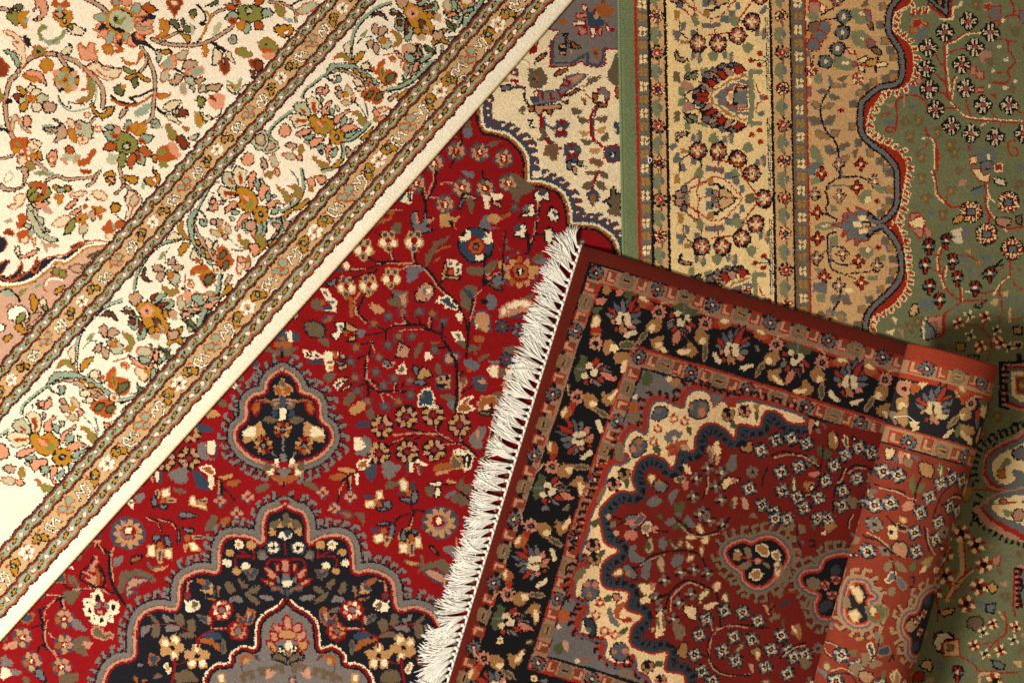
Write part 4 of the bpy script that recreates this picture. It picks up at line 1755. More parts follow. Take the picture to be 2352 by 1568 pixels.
L t 12 890,300 950,390
h t 740,540 820,600 820,620 760,620 860,680 790,680 880,700 860,600 780,560 870,440 830,400 880,400 890,460 850,500 890,560
l K 20 840,400 820,470 740,550 720,610 780,660 870,690
l o 34 870,540 890,600 880,660
l o 20 930,600 950,690
L K 24 900,500 950,600 940,680
g d 600,600 660,590 720,690 660,690
g d 580,800 580,740 730,720 700,780 640,860
l K 16 560,660 620,700 760,710 930,690 1000,740 1050,750
l t 13 650,715 900,710 990,760
L R 12 660,660 680,680
g bo 480,660 500,580 570,570 580,640
h C 600,520 660,500 660,530
O 30
h BC 760,810 820,805 825,850 770,855
g KC 845,760 905,745 925,850 860,850
g KC 770,900 830,865 850,930 800,950
g KC 1000,840 1065,850 1055,930 1000,910
h BC 830,940 870,940 870,1020 830,1010
g KC 890,960 945,960 945,1035 895,1025
h BC 975,930 1015,930 1015,1005 975,1000
O 14
e R 910 890 70 66
h g 860,840 910,840 910,890 860,890
e g 965 870 26 30
h t 880,900 930,900 930,945 880,945
R pf 575,985 190,1160 575,1220 275,1380 550,1430
g bo 170,960 220,940 290,950 260,1010 190,1020
g g 640,1060 680,980 740,1030 780,1090 700,1090
g dt 840,1130 850,1060 930,1080 940,1110 1020,1120 1000,1160 900,1170
g d 680,1160 800,1150 810,1190 760,1220 790,1330 660,1270
g t 740,1210 800,1190 840,1220 790,1260
l K 30 540,790 550,850 570,900
l t 14 560,790 580,900
l K 22 570,780 480,830 400,880 340,910
l t 14 490,810 420,880 390,960 380,1050
l K 32 350,920 370,1000 385,1100 400,1230 460,1270
l t 14 420,1000 400,1100 410,1220 480,1300
l K 16 280,1070 370,1040
l K 16 420,1100 480,1150
l t 13 430,1110 490,1170
l K 24 400,1230 350,1240 330,1290
l t 14 470,1270 510,1350
g eK 300,1490 340,1440 400,1500 400,1560 330,1540
g t 0,1250 60,1210 140,1200 130,1260 60,1270
g g 0,1330 80,1360 90,1420 0,1420
g C 0,1440 60,1440 90,1500 0,1540
g g 80,1450 180,1470 170,1500 90,1500
g d 540,1500 620,1490 710,1490 680,1568 540,1568
g b 310,800 400,740 380,800
l K 14 400,770 480,770 560,770
l t 11 420,765 550,775
''')
    w.run('''T 0 2
R tf 1725,1075 1500,1090
r ytyyKRb 1740 840 100 8
g B 1790,780 1850,760 1930,790 1950,830 1830,830
g d 1700,740 1790,740 1800,800
g y 1880,690 1900,620 1990,650 2010,690 1900,700
g d 1980,550 2060,540 2060,600 2000,590
g d 2180,310 2230,310 2230,370 2170,350
g bw 2120,410 2150,390 2150,430
g C 1900,930 1960,920 1960,1040 1890,1020
g g 1800,960 1880,930 1900,1050 1960,1080 1830,1080
h B 1970,920 1985,920 1985,1050 1960,1050
g g 1530,1220 1600,1180 1700,1160 1700,1290 1600,1300
h B 1750,1180 1830,1210 1900,1300 1910,1370 1800,1350
g oC 1830,1160 1900,1150 1960,1190 1940,1230 1870,1210
h C 1900,1230 1950,1240 1960,1290 1940,1370 1910,1340
g y 1990,1250 2120,1220 2120,1250 2050,1270
g o 2060,1300 2150,1270 2210,1280 2130,1340
h C 1410,1190 1450,1200 1460,1290 1420,1290
h B 1460,1190 1475,1200 1475,1310 1440,1300
h t 1350,1230 1390,1230 1390,1300
l K 18 1950,1240 2010,1290 2030,1340 2100,1400 2150,1470
L K 28 2020,1300 2030,1420
L t 14 2000,1290 2005,1420
R pk 2010,1470 2265,1430
h Cy 1470,1370 1540,1350 1550,1420 1480,1440
h By 1420,1370 1450,1370 1450,1430 1420,1430
h By 1520,1450 1600,1450 1600,1480 1520,1480
e o 1480 1470 26
g eK 1380,1450 1420,1430 1430,1510 1390,1520
g eK 1430,1510 1530,1500 1500,1550
g d 1580,1350 1690,1370 1690,1400 1600,1390
h Cy 1740,1430 1770,1420 1800,1500 1880,1510 1890,1550 1730,1500
h By 1810,1460 1890,1450 1890,1490 1820,1490
g g 1220,1420 1300,1400 1310,1450 1250,1490
g KC 1160,1480 1200,1470 1200,1530
g b 2290,190 2352,180 2352,240
''')
    w.run('''T 1 1
M q1 0 0
f d -50,-20 50,20 50 .15
E
M q2 0 0
f eK -46,20 46,-20 44 -.1
E
M q3 0 0
g tb -36,-10 0,-36 36,0 10,34 -26,24
E
M q4 0 0
g d -50,-10 -10,-40 20,-10 50,-20 30,20 10,10 -10,50 -20,10
E
M q5 0 0
h C -24,-28 22,-26 24,26 -22,24
h B -22,24 10,24 8,44 -20,44
E
M q6 0 0
f o -44,0 44,0 36 .2
L K 12 -60,0 -20,0
E
M q7 0 0
L K 14 -60,20 -10,-6 50,-20
L t 10 -50,34 0,10 50,-4
E''')
    ks = ['q1', 'q2', 'q3', 'q4', 'q1', 'q6', 'q7', 'q7', 'bf']
    for i, j, a, n in ((1, 0, 1300, 30), (1, 1, 200, 70), (2, 0, -100, 30), (2, 1, -200, 40), (1, 2, 0, 60), (0, 2, 900, 40), (0, 3, -100, 60), (1, 3, 0, 40), (2, 2, -300, 20)):
        w.run(f'T {i} {j}'); w.scatter('R', a, 0, 2400, 1568, n, 62, ks, 20 + i*5 + j)
    w.run('T 2 0'); w.scatter('w', 0, 0, 1000, 1568, 30, 60, ['q1', 'q4', 'q6'], 51)
    w.run('T 0 3'); w.scatter('n', 900, 200, 2400, 1568, 40, 56, ['q1', 'q2', 'q4', 'q6'], 52)
    w.run('T 1 3'); w.scatter('n', 0, 0, 1800, 1568, 60, 56, ['q1', 'q2', 'q4', 'q6'], 53)
    w.run('T 1 3'); w.scatter('g', 0, 900, 1000, 1568, 20, 60, ['q1', 'q6', 'q3'], 54)
red_rug()
RW.ragged(.20, 4)
# ---------------------------------------------------------------- the small dark rug with a fringe, its right end rolled up
SW = Weave(1331 + 6, 564 - 2, math.radians(17.0), 2.1, 524, 583, {
    'R': (112,24,12), 'D': (100,26,11), 'K': (14,13,16), 't': (152,112,86), 'r': (152,42,22), 'c': (232,196,144), 'g': (48,52,60), 's': (104,98,94),
    'G': (76,78,46), 'p': (188,112,88), 'y': (154,108,62), 'd': (120,98,72), 'b': (84,82,90), 'w': (216,190,150), 'l': (124,122,114), 'o': (160,80,40), 'u': (186,140,106)}, 'R')
def grid_of(rot):
    return '''M ros 0 0
r bsbrsKKw 0 0 70 10
e K 0 0 26
e w 0 0 13
E
M box 0 0
g d -60,-50 0,-60 60,-40 55,50 0,62 -60,50
h y -40,-20 40,-20 40,24 -40,24
h s -20,-46 20,-46 16,-20 -16,-20
h K -34,-8 34,-4 34,10 -34,8
E
M ell 0 0
h r -48,-58 48,-58 48,58 -48,58
h u -34,-40 -8,-40 -8,20 36,20 36,44 -34,44
h G 4,-34 36,-34 36,2 4,2
E
M elm 0 0
h r -48,-58 48,-58 48,58 -48,58
h u 34,-40 8,-40 8,20 -36,20 -36,44 34,44
h G -4,-34 -36,-34 -36,2 -4,2
E
M lr 0 0
r lsKKK 0 0 70 8
r lg-KK 0 0 68 8
r w-KK 0 0 44 6
e K 0 0 25
e p 0 0 10
E
M ls 0 0
r sds-KK 0 0 64 8
r d-KK 0 0 40 6
e K 0 0 18
E
M x4 0 0
e K 34 -20 22 16
e K -34 20 22 16
e s -6 -36 17 24
e s 6 36 17 24
e d -36 -8 22 16
e d 36 8 22 16
e w 0 0 15
E
M P1 640 870
f rK 640,900 500,700 60
f bK 620,880 400,820 70
f rK 600,860 410,760 60
f sK 620,900 430,900 64
f bK 620,920 460,980 64
f rK 640,940 510,1040 64
f sK 660,950 570,1050 54
f bK 640,850 560,700 60
f sK 660,830 650,710 60
f pK 690,860 720,760 60
f pK 700,900 780,850 60
f pK 670,960 640,1010 60
f rK 700,960 760,950 44
f y 620,880 770,920 56
e w 610 860 38 36
e w 660 850 40 30
e w 640 930 42 30
e w 590 915 26
e K 620 895 30 12
L K 10 640,900 700,880
E
M P2 780 290
g G 580,260 640,170 690,140 690,230 720,250 660,330 600,360
g G 640,120 700,160 690,220 640,200
L s 20 600,250 720,260
f rK 740,220 820,140 60
f pK 770,240 870,200 64
f bK 790,250 920,230 50
f rK 800,265 900,250 56
f sK 800,290 940,280 60
f pK 820,300 980,360 80
f rK 780,330 860,370 60
f pK 730,340 780,410 60
f rK 680,340 700,410 60
f sK 740,350 830,420 50
e w 755 285 38 42
e w 715 225 36 28
e w 675 315 30 30
e K 715 265 26 16
E
M clu 600 510
r pupuKKK 600 510 76 10
e p 600 510 46
e K 600 510 30
e s 600 510 12
g o 520,580 580,560 550,680 470,700
g r 530,560 590,570 560,640
g cy 450,650 500,600 510,640 470,700
g y 660,490 740,480 790,540 760,600 800,640 720,620 670,580
e c 745 575 38 28
g y 820,460 880,480 940,440 970,430 930,560 860,590 830,540
g c 880,520 950,440 970,470 910,540
g Gt 760,610 830,630 890,690 840,690 780,650
g w 770,720 800,720 835,800 810,840 780,780
L u 16 520,490 510,400
E'''
def small_rug():
    w = SW; w.ow = 11
    w.run(grid_of(0))
    w.run('T 2 1')
    # nested bands, outermost first
    w.run('''h D 560,600 4200,1700 4200,5600 -1000,5600
h K 715,835 4200,1905 4200,6000 -960,6300
h t 728,856 4200,1930 4200,6000 -880,6300
h r 800,1026 4200,2060 4200,6000 -900,6300
h K 816,1056 3542,1890 4200,2095 4200,6000 -720,5760 -400,4710 -102,3736 110,3136 395,2268 625,1580
h r 1100,1600 2352,1966 3412,2284 4200,2520 4200,5800 600,4706 140,4580 280,4136 580,3136 870,2290
h t 1112,1626 2352,1990 3412,2308 4200,2540 4200,5780 600,4690 160,4560 300,4136 596,3136 888,2290
h K 1180,1796 2352,2116 3362,2446 4200,2700 4200,5500 1150,4708 310,4472 420,4086 560,3696 735,3136 950,2488
h s 1198,1822 2352,2142 3362,2472 4200,2726 4200,5470 1150,4684 330,4450 438,4086 578,3696 752,3136 968,2488''')
    def guard(pts, rot, flip):
        for (x0, y0), (x1, y1) in zip(pts[:-1], pts[1:]):
            for f, n in ((0, 'ros'), (.25, 'elm' if flip else 'ell'), (.5, 'box'), (.75, 'ell' if flip else 'elm')):
                w.inst(n, x0 + (x1 - x0)*f, y0 + (y1 - y0)*f, rot)
        w.inst('ros', *pts[-1], rot)
    guard([(770,940),(1335,1090),(1842,1235),(2372,1395),(2912,1560),(3412,1715),(3950,1875)], 17, 0)
    guard([(770,940),(580,1470),(375,2048),(205,2613),(15,3200),(-167,3786),(-352,4376),(-530,4950)], 107, 1)
    guard([(1160,1712),(1640,1855),(2165,2010),(2705,2170),(3205,2325),(3740,2490)], 17, 0)
    guard([(1160,1712),(960,2298),(765,2838),(590,3371),(415,3926),(240,4521)], 107, 1)
    guard([(240,4521),(735,4666),(1240,4810),(1740,4960)], 17, 0)
    # dark border: palmettes and sprays
    for n, x, y, r in (('P1',1040,1370,90),('P2',1540,1420,90),('P1',2035,1650,90),('P2',2590,1775,90),('P1',3127,1950,90),('P2',3620,2090,90),
                       ('P2',775,1858,0),('P1',625,2438,0),('P2',390,2950,0),('P1',215,3586,0),('P2',10,4150,0),('P1',-150,4740,0)):
        w.inst(n, x, y, r)
    for x, y, r, sg in ((1345,1300,90,1),(1775,1405,90,-1),(2425,1600,90,1),(2850,1760,90,-1),(3430,1920,90,1),(600,2078,0,1),(370,2718,0,-1),(175,3260,0,1),(-40,3890,0,-1),(-260,4480,0,1)):
        if sg > 0: w.inst('clu', x, y, r)
        else:
            # mirror across the border's own normal
            a = math.radians(34 if r == 0 else 34)
            n_ = w.mac['clu']
            w.inst('clu', x, y, 34 if r == 0 else 34 + 90 - 0, 1, -1) if r == 0 else w.inst('clu', x, y, 124 - 0, 1, -1)
    w.run('''T 2 1
e y 870 1100 42 40
g p 960,1100 1010,1090 1000,1150 950,1150
g p 770,1180 850,1170 860,1210 790,1240
g G 1040,1110 1120,1120 1080,1170 1030,1160
g G 750,1260 820,1260 790,1310 740,1310
g cy 740,1350 800,1340 790,1430 730,1440
g r 740,1440 820,1440 800,1500 720,1510
g y 740,1490 810,1500 790,1560
T 2 2
r pupuKKK 770 20 70 9
e K 770 20 26
g y 850,-10 930,0 900,100 840,110
e c 930 60 40 34
g Gt 980,40 1060,-10 1130,30 1060,70
g y 940,110 1060,100 1090,150 1040,200 950,190
g c 1010,180 1055,190 1030,280 1000,290
g y 1270,0 1330,10 1380,0 1360,60 1300,50
e c 1340 30 36 26
''')
    # cream arabesque band and the red field with its toothed outline
    cre = [(2352+380,2300),(2352+330,2260),(2352+150,2190),(2352,2150),(2270,2130),(2190,2110),(2050,2130),(1960,2120),(1900,2100),(1830,2050),(1700,2010),(1600,2070),(1570,2170),(1480,2150),(1390,2110),(1290,2140),(1250,2270),(1230,2410),(1130,2375),(1050,2440),(1020,2540),(1000,2620),(1080,2640),(1000,2700),(930,2700),(880,2780),(850,2900),(800,3040),(740,3140),(700,3330),(640,3490),(630,3560),(720,3570),(700,3640),(650,3660),(590,3780),(580,3910),(620,3960),(700,3980),(690,4070),(640,4140),(630,4260),(740,4310),(870,4330),(850,4440),(920,4540),(1100,4560),(1130,4470),(1150,4600),(1250,4660),(1400,4800),(2000,5000)]
    fld = [(2352+420,2290),(2352+360,2290),(2352+330,2322),(2352+190,2310),(2352+100,2226),(2352,2205),(2300,2260),(2270,2350),(2080,2330),(2050,2460),(1990,2400),(1880,2325),(1760,2335),(1680,2450),(1660,2570),(1520,2545),(1500,2650),(1460,2730),(1400,2650),(1270,2605),(1150,2670),(1100,2820),(1130,2920),(1110,2950),(980,2940),(850,3050),(800,3136),(820,3290),(860,3420),(980,3480),(870,3560),(820,3640),(820,3780),(900,3840),(1070,3860),(1050,4010),(1200,4080),(1100,4180),(1080,4310),(1130,4370),(1280,4420),(1420,4410),(1400,4570),(1560,4610),(1600,4710),(1700,4900)]
    w.run('T 2 1')
    q = w.smooth(cre, False, 5)
    w.fill(w.xf(np.vstack([q, [(4200,5000),(4200,2740)]])), 'c')
    w.stroke(w.xf(q - [26, 26]), 'r', 46); w.ow = 11
    w.comb((q - [50, 50])[::4], 1, 70, 50, 30, 'K', 'r', .2, hook=.6)
    w.stroke(w.xf(q), 'b', 22)
    f = w.smooth(fld, False, 5)
    body = w.xf(np.vstack([f, [(4200,4900),(4200,2560)]]))
    w.fill(body, 'R')
    d = np.gradient(f, axis=0); d /= np.hypot(d[:,0], d[:,1])[:,None] + 1e-9; nr = np.stack([d[:,1], -d[:,0]], 1)
    w.stroke(w.xf(f + nr*40), 'K', 100)
    w.comb((f + nr*40)[::3], -1, 60, 62, 34, 'g', 'K', .1, hook=.7)
    w.stroke(w.xf(f + nr*26), 'g', 44); w.stroke(w.xf(f), 'r', 22)
    w.run('''T 2 2
g G 1200,290 1260,280 1290,350 1240,410 1190,380
g y 1440,370 1520,340 1530,390 1470,420
e w 1435 345 24
g o 1080,560 1160,560 1150,640 1080,640
e w 1128 505 24
g d 1060,690 1150,650 1160,720 1080,740
g d 1260,400 1340,330 1380,330 1330,380
g bK 1280,690 1320,600 1420,600 1420,680 1340,730
e s 1340 630 30
g bK 1620,590 1680,540 1790,550 1800,650 1750,710 1640,690
g d 1720,560 1780,570 1780,680 1700,700
e p 1745 650 34 44
e y 1645 600 24 20
g sr 1830,480 1890,470 1960,500 1900,560 1850,600
r rprpccc 1480 705 52 6
r rprpccc 1580 735 50 6
r rprpccc 1335 800 48 6
r rprpccc 1295 915 50 6
g G 1600,790 1640,780 1650,860 1610,840
g s 1390,860 1470,810 1560,830 1540,880 1430,930
e w 1490 885 24
g o 1410,960 1480,920 1590,900 1610,960 1540,960 1500,1040 1440,1040
g or 1420,980 1500,970 1480,1030
g u 1540,940 1600,950 1640,990 1560,990
g G 1290,960 1350,950 1360,1030 1320,1030
g bK 1080,930 1160,880 1230,930 1220,1010 1130,1060 1080,1000
e y 1165 910 34 30
e p 1110 985 32 30
e d 1160 980 30 40
g d 950,930 1020,930 1020,1080 950,1080
r ytyKKKK 1990 670 66 5
r ptpKKKK 2140 640 60 5
g G 2000,740 2040,720 2060,790 2020,790
g G 2230,650 2270,650 2260,740 2240,730
g y 2220,590 2280,580 2260,640
r ptpKKKK 935 1310 64 5
r ytyKKKK 1030 1215 62 5
g G 1030,1270 1070,1260 1060,1340 1030,1330
g d 770,1480 850,1400 860,1330 800,1390
g r 1960,560 2050,560 2060,600 2000,610
T 2 3
g G 730,90 790,60 800,110 740,140
r ptpKKKK 745 300 66 5
r ytyKKKK 760 430 64 5
g G 800,360 850,340 840,400 800,410
g bK 640,700 680,630 760,620 800,700 780,780 690,800 640,760
e p 690 660 36 24
e p 765 665 26 36
e y 712 750 22 26
e s 700 710 26
r rprpccc 810 830 52 6
r rprpccc 770 945 54 6
r rprpccc 850 1090 54 6
r rprpccc 945 1120 50 6
g G 840,790 900,750 920,780 870,830
g G 980,1090 1050,1040 1060,1080 1000,1120
g s 870,880 910,880 960,1000 990,1010 970,1050 890,990
e w 950 945 24
g o 930,880 1020,810 1030,860 980,920 1000,980 950,960
g r 1000,960 1100,960 1090,1000 1020,1000
g gK 660,980 720,970 770,1030 770,1110 740,1150 690,1080
e s 700 1080 26
g bK 910,1240 980,1190 1060,1230 1060,1320 980,1360 910,1310
e p 1040 1260 34 30
e y 935 1275 24 28
r ytyKKKK 1240 1405 66 5
r ptpKKKK 1360 1530 60 5
g G 1290,1380 1370,1350 1380,1400 1310,1410
g G 390,1240 450,1200 480,1250 430,1310
g u 470,1180 520,1200 510,1270 480,1260
e w 600 1365 24
g o 640,1340 690,1330 680,1380
e w 430 1050 22
g o 430,930 490,880 530,980 460,1020
g d 580,540 660,500 670,560 580,640
g d 960,1440 1060,1430 1130,1520 1030,1500
''')
    # red field: trailing stems, rosettes and the side pendant
    w.ow = 10
    w.run('''T 2 2
g yK 2110,960 2200,910 2220,960 2210,1010 2110,1010
e K 2140 950 20
m lr 2290 1000
m ls 2210 1200
m lr 2180 1350
m lr 2300 1500
g c 1850,950 1890,920 1920,1000 1900,1050 1860,1030
g u 1790,970 1840,970 1850,1060 1820,1120
g d 1800,1000 1830,1000 1840,1090 1820,1110
g u 1860,1060 1920,1060 1880,1130
R x4 1795,1160 1925,1200 1690,1255 1870,1330 1660,1420 1920,1455 1760,1560
g s 1960,1170 2000,1060 2060,1050 2050,1190 2000,1190
g c 1570,1130 1620,1140 1650,1200 1600,1210
g u 1480,1260 1550,1230 1600,1250 1560,1300
g G 1500,1260 1560,1230 1580,1250 1540,1290
g p 1560,1290 1620,1290 1600,1360 1570,1350
g cy 1250,1220 1310,1230 1300,1300 1260,1290
g sK 1290,1290 1350,1270 1430,1310 1400,1370 1320,1370
e y 1350 1290 24
g s 1430,1440 1460,1370 1530,1350 1500,1420 1460,1500
g s 1230,1480 1300,1410 1370,1450 1340,1500 1280,1510
g cK 1930,1290 1970,1250 2080,1250 2090,1280 2010,1320 1950,1370
e p 2040 1280 26
g u 2010,1500 2040,1430 2070,1450 2050,1540
g G 2000,1500 2030,1450 2030,1540
g u 2110,1440 2160,1450 2180,1520 2130,1530
l K 14 1780,1230 1790,1330 1740,1440
l u 10 1800,1240 1800,1330 1780,1400
l K 14 2352,1150 2310,1250 2300,1320
g G 1490,1490 1580,1470 1560,1568 1500,1568
T 2 3
e u 885 35 28
e d 930 110 36 30
e u 960 185 26
L K 14 910,35 1010,60
L K 14 960,120 1020,80
g sK 1030,50 1120,20 1200,60 1130,150 1080,140
e p 1090 90 50 30
g p 1030,230 1040,180 1120,150 1150,220 1080,250
g bp 1110,110 1180,0 1220,60
g wK 1180,110 1270,70 1290,140 1230,220 1190,180
e t 1225 140 34 40
e p 1310 150 36
l K 16 1320,160 1420,170
g s 1400,120 1420,60 1480,40 1490,100
g s 1570,60 1620,30 1680,120 1640,140 1600,110
g G 1320,20 1370,10 1380,60
g G 1480,160 1480,110 1560,90 1610,110 1570,180 1540,130
g sG 1490,0 1560,0 1530,40
g cy 1690,120 1730,100 1760,170 1740,210 1700,170
R x4 1810,75 1935,110 1720,15
l K 18 1510,60 1580,110 1660,190 1780,200 1880,170 1960,110 2000,50
l u 12 1530,100 1620,190 1740,220 1900,190
l K 18 1000,550 1150,490 1260,400 1380,360 1550,340 1700,370 1770,470 1800,600
l u 12 1180,480 1280,420 1400,380
g s 1070,330 1130,290 1140,370 1220,420 1190,450 1080,430
g uG 1210,330 1250,240 1290,250 1280,370 1230,360
g G 1220,300 1260,270 1270,360
g s 1330,280 1380,220 1420,280 1390,350
g uG 1450,240 1500,310 1550,230 1550,310 1470,320
g cy 1590,220 1650,200 1690,240 1610,240
g cy 1590,260 1640,290 1660,320 1610,320
g cy 1730,260 1760,220 1810,220 1780,290
g cy 1720,330 1750,310 1750,390 1720,380
g cy 1600,440 1620,390 1670,400 1640,440
g s 1460,400 1560,380 1570,450 1480,490
g uG 1330,430 1380,400 1400,530 1350,520
g s 1180,560 1220,450 1270,440 1250,600 1210,600
g cy 930,550 990,510 1010,560 950,580
g sK 1020,500 1060,460 1140,540 1130,610 1060,580
e y 1060 550 26
R x4 1545,545 1665,520 1790,560 1395,615 1640,745 1525,820 1325,780 1480,970 1365,890
l K 20 1330,780 1430,740 1510,660 1600,620 1700,640 1810,690 1880,750 1890,850
l K 14 1530,660 1530,760
l u 13 1450,780 1560,670 1640,640 1800,710
l K 14 1440,740 1400,860 1370,900
l u 12 1460,780 1450,900
g cG 1150,650 1220,640 1300,650 1290,740 1200,740
g p 1250,660 1310,640 1290,720
g c 1170,800 1240,760 1260,800 1200,830
g cG 1720,740 1780,710 1820,720 1760,790 1710,830
g cp 1850,660 1910,640 1900,720 1850,710
g cG 1930,780 1960,730 1990,790 1960,840
g c 1750,870 1830,820 1890,830 1850,870 1780,890
g cK 1570,880 1600,840 1680,880 1680,980 1620,960
g c 1330,930 1370,900 1400,1030 1390,1100 1320,1140 1310,1030
g d 1320,980 1350,940 1350,1070
g d 1370,950 1400,980 1410,1040 1380,1050
g u 1260,1060 1310,1050 1300,1090
g d 1480,1020 1540,1010 1590,1060 1560,1150 1500,1150
R lr 1950,905 2120,920 1780,970 2260,995 1715,1115 2040,1140 2205,1165 1930,1265 1675,1300 2055,1360 1740,1450 1840,1540 2330,1420
l K 18 1910,950 1920,1050 1990,1040 2130,1030 2280,1060 2352,1060
l u 13 1820,1010 1840,1080 1820,1200 1800,1320 1850,1430 1960,1490 2180,1490
l u 12 1850,1120 1900,1070 2020,1040 2160,1060
l K 14 1840,1100 1790,1230 1810,1330 1850,1400 1960,1480 2200,1500
L K 14 1730,1290 1800,1330
g uG 2050,1260 2110,1210 2140,1200 2120,1250 2060,1280
g yK 2190,1270 2270,1230 2290,1320 2230,1320
g cy 2230,1290 2280,1280 2260,1360
g u 2180,1400 2220,1400 2210,1470
g yK 1510,1250 1590,1180 1610,1260 1590,1330 1530,1310
g u 2310,860 2352,860 2352,940
h u 1870,1040 1900,1060 1880,1090
''')
    # side pendant
    P = [(1960,350),(2030,290),(2130,260),(2200,280),(2260,250),(2352,230),(2440,260),(2510,330),(2540,420),(2500,500),(2440,560),(2380,640),(2300,690),(2200,680),(2130,620),(2110,550),(2030,490),(1980,430)]
    w.run('T 2 3'); w.ow = 11
    ps = w.smooth(P, True, 6)
    d = np.roll(ps, -1, 0) - np.roll(ps, 1, 0); d /= np.hypot(d[:,0], d[:,1])[:,None]; nn = np.stack([d[:,1], -d[:,0]], 1)
    w.comb((ps + nn*56)[::2], -1, 72, 60, 40, 'd', 'K', .15, hook=.8)
    cl = lambda p: w.xf(np.vstack([p, p[:1]]))
    w.stroke(cl(ps + nn*34), 'd', 60); w.stroke(cl(ps + nn*26), 'b', 22); w.stroke(cl(ps + nn*4), 'p', 26); w.stroke(cl(ps - nn*12), 'r', 22)
    w.fill(w.xf(ps - nn*22), 'K')
    w.run('''g y 2030,380 2070,350 2110,380 2090,440 2040,430
g w 2040,350 2080,340 2080,360
g d 2140,330 2190,330 2200,420 2150,400
g d 2090,480 2180,450 2200,500 2110,520
L r 18 2120,410 2220,450 2300,440
g yw 2240,320 2340,300 2352,400 2280,380
g yw 2180,580 2240,520 2290,560 2260,620 2200,600
g yw 2380,380 2450,360 2450,450
g d 2300,470 2350,460 2370,520
e p 2260 450 30
T 3 3
g wd 60,470 110,460 120,520 70,560
g p 70,500 110,490 100,540
g d 90,490 160,530 150,640 60,660
''')
    # second pendant half under the roll
    P = [(300,590),(370,540),(470,530),(520,440),(600,400),(700,390),(800,420),(880,520),(860,640),(900,760),(800,900),(640,960),(500,970),(450,920),(440,840),(470,760),(380,720),(310,660)]
    w.run('T 3 3')
    ps = w.smooth(P, True, 6)
    d = np.roll(ps, -1, 0) - np.roll(ps, 1, 0); d /= np.hypot(d[:,0], d[:,1])[:,None]; nn = np.stack([d[:,1], -d[:,0]], 1)
    w.comb((ps + nn*56)[::2], -1, 72, 60, 40, 'd', 'K', .15, hook=.8)
    w.stroke(cl(ps + nn*34), 'd', 60); w.stroke(cl(ps + nn*26), 'b', 22); w.stroke(cl(ps + nn*4), 'p', 24); w.stroke(cl(ps - nn*12), 'r', 24)
    w.fill(w.xf(ps - nn*22), 'K')
    w.run('''g d 350,610 440,600 500,660 440,720 370,690
g g 570,530 640,480 660,560 600,580
g g 480,840 560,800 590,860 500,920
r rprpKKd 525 670 50 6
r rprpKKd 625 620 50 6
r rprpKKd 590 760 50 6
''')
    # rest of the field, right part
    w.run('''T 3 2
R lr 75,905 215,890 355,935 120,1200 285,1150 135,1370 530,1280 610,1140 710,1040 840,975 950,1020 690,1370 820,1260 465,1440 270,1430 680,1510 60,1568 900,1480 330,1530
R ls 400,1100
l K 20 30,1050 130,1010 260,1030 370,1060
l K 18 460,1160 480,1300 420,1370
l u 12 60,1070 180,1040 300,1050 370,1080 470,1150
L K 18 370,1100 470,1160 490,1130
g p 370,740 420,720 420,800 390,840
g w 430,740 470,740 460,780
g b 480,750 540,770 530,800
g d 430,800 490,810 470,860
g yK 550,850 610,830 650,900 640,990 560,960
g c 610,860 640,890 620,940
g Gc 700,860 730,890 740,960 710,950
g G 450,970 490,960 510,1020 480,1060
g G 520,1000 570,1000 580,1060 520,1090
l K 12 510,960 500,1080 480,1200
g cK 770,880 810,880 800,920
l K 16 700,1160 660,1260 620,1360 600,1480 600,1568
l u 12 720,1170 680,1270 640,1300
l K 18 720,1190 800,1140 900,1150 1000,1200
l u 12 740,1210 820,1160 900,1170
g p 370,1230 430,1190 480,1200 430,1250
g cG 220,1260 250,1250 260,1350 240,1400
g y 330,1300 380,1290 440,1310 370,1380
g cK 380,1350 420,1310 420,1370
g yK 330,1410 400,1390 380,1430
g d 720,1450 760,1420 830,1460 790,1540
T 3 3
R lr 70,60 180,60 460,60 550,60 120,1130 190,1270 30,1260 240,1330 340,1310 180,1480
g d 160,190 200,110 250,100 240,160 190,190
g d 280,110 340,130 340,190 290,180
g d 180,250 280,210 260,270
g b 300,260 330,260 330,310
g d 190,380 220,330 260,320 250,390
g G 390,130 420,90 440,160
g y 520,150 600,100 640,130 560,180
g c 490,190 530,170 520,210
L K 12 270,100 270,260 300,330
L K 18 380,260 430,260 430,310 390,310
g d 80,760 110,690 140,720 120,790
g g 100,860 170,800 200,830 130,870
g d 20,970 80,920 110,960 40,1000
g d 20,800 50,880 40,920
L K 12 0,920 70,850
L r 12 160,740 280,730
g G 120,1000 150,980 150,1060
g y 210,1090 270,1020 310,1080 290,1160
g c 220,1030 260,1070 270,1110 230,1090
g d 280,1340 340,1330 400,1390 320,1440
l K 16 110,1340 160,1280 260,1220 340,1200
l u 11 130,1330 250,1240 340,1220
g cp 60,560 120,520 90,600
''')
    w.run('''T 2 2
M a1 0 0
f s -46,-10 46,10 44 .2
E
M a2 0 0
f uG -40,10 40,-10 44 .1
E
M a3 0 0
g c -34,-10 0,-30 34,0 0,30
h y -10,-10 10,-10 10,12 -10,12
E
M a4 0 0
L K 12 -50,20 0,-10 50,-10
L u 9 -44,34 4,4 50,4
E
M a5 0 0
f d -40,0 40,10 44 -.2
E
M a6 0 0
g pK -28,-20 20,-26 28,20 -20,24
E
M a7 0 0
e K -20 0 22
e K 18 -10 20
e w -20 0 10
e u 20 -10 9
E''')
    ks = ['a1', 'a2', 'a3', 'a4', 'a4', 'a5', 'a6', 'x4', 'x4', 'a7', 'ls']
    for i, j, n in ((2, 2, 60), (2, 3, 90), (3, 2, 80), (3, 3, 80)):
        w.run(f'T {i} {j}'); w.scatter('R', 0, 0, 2352, 1568, n, 58, ks, 60 + i*4 + j)
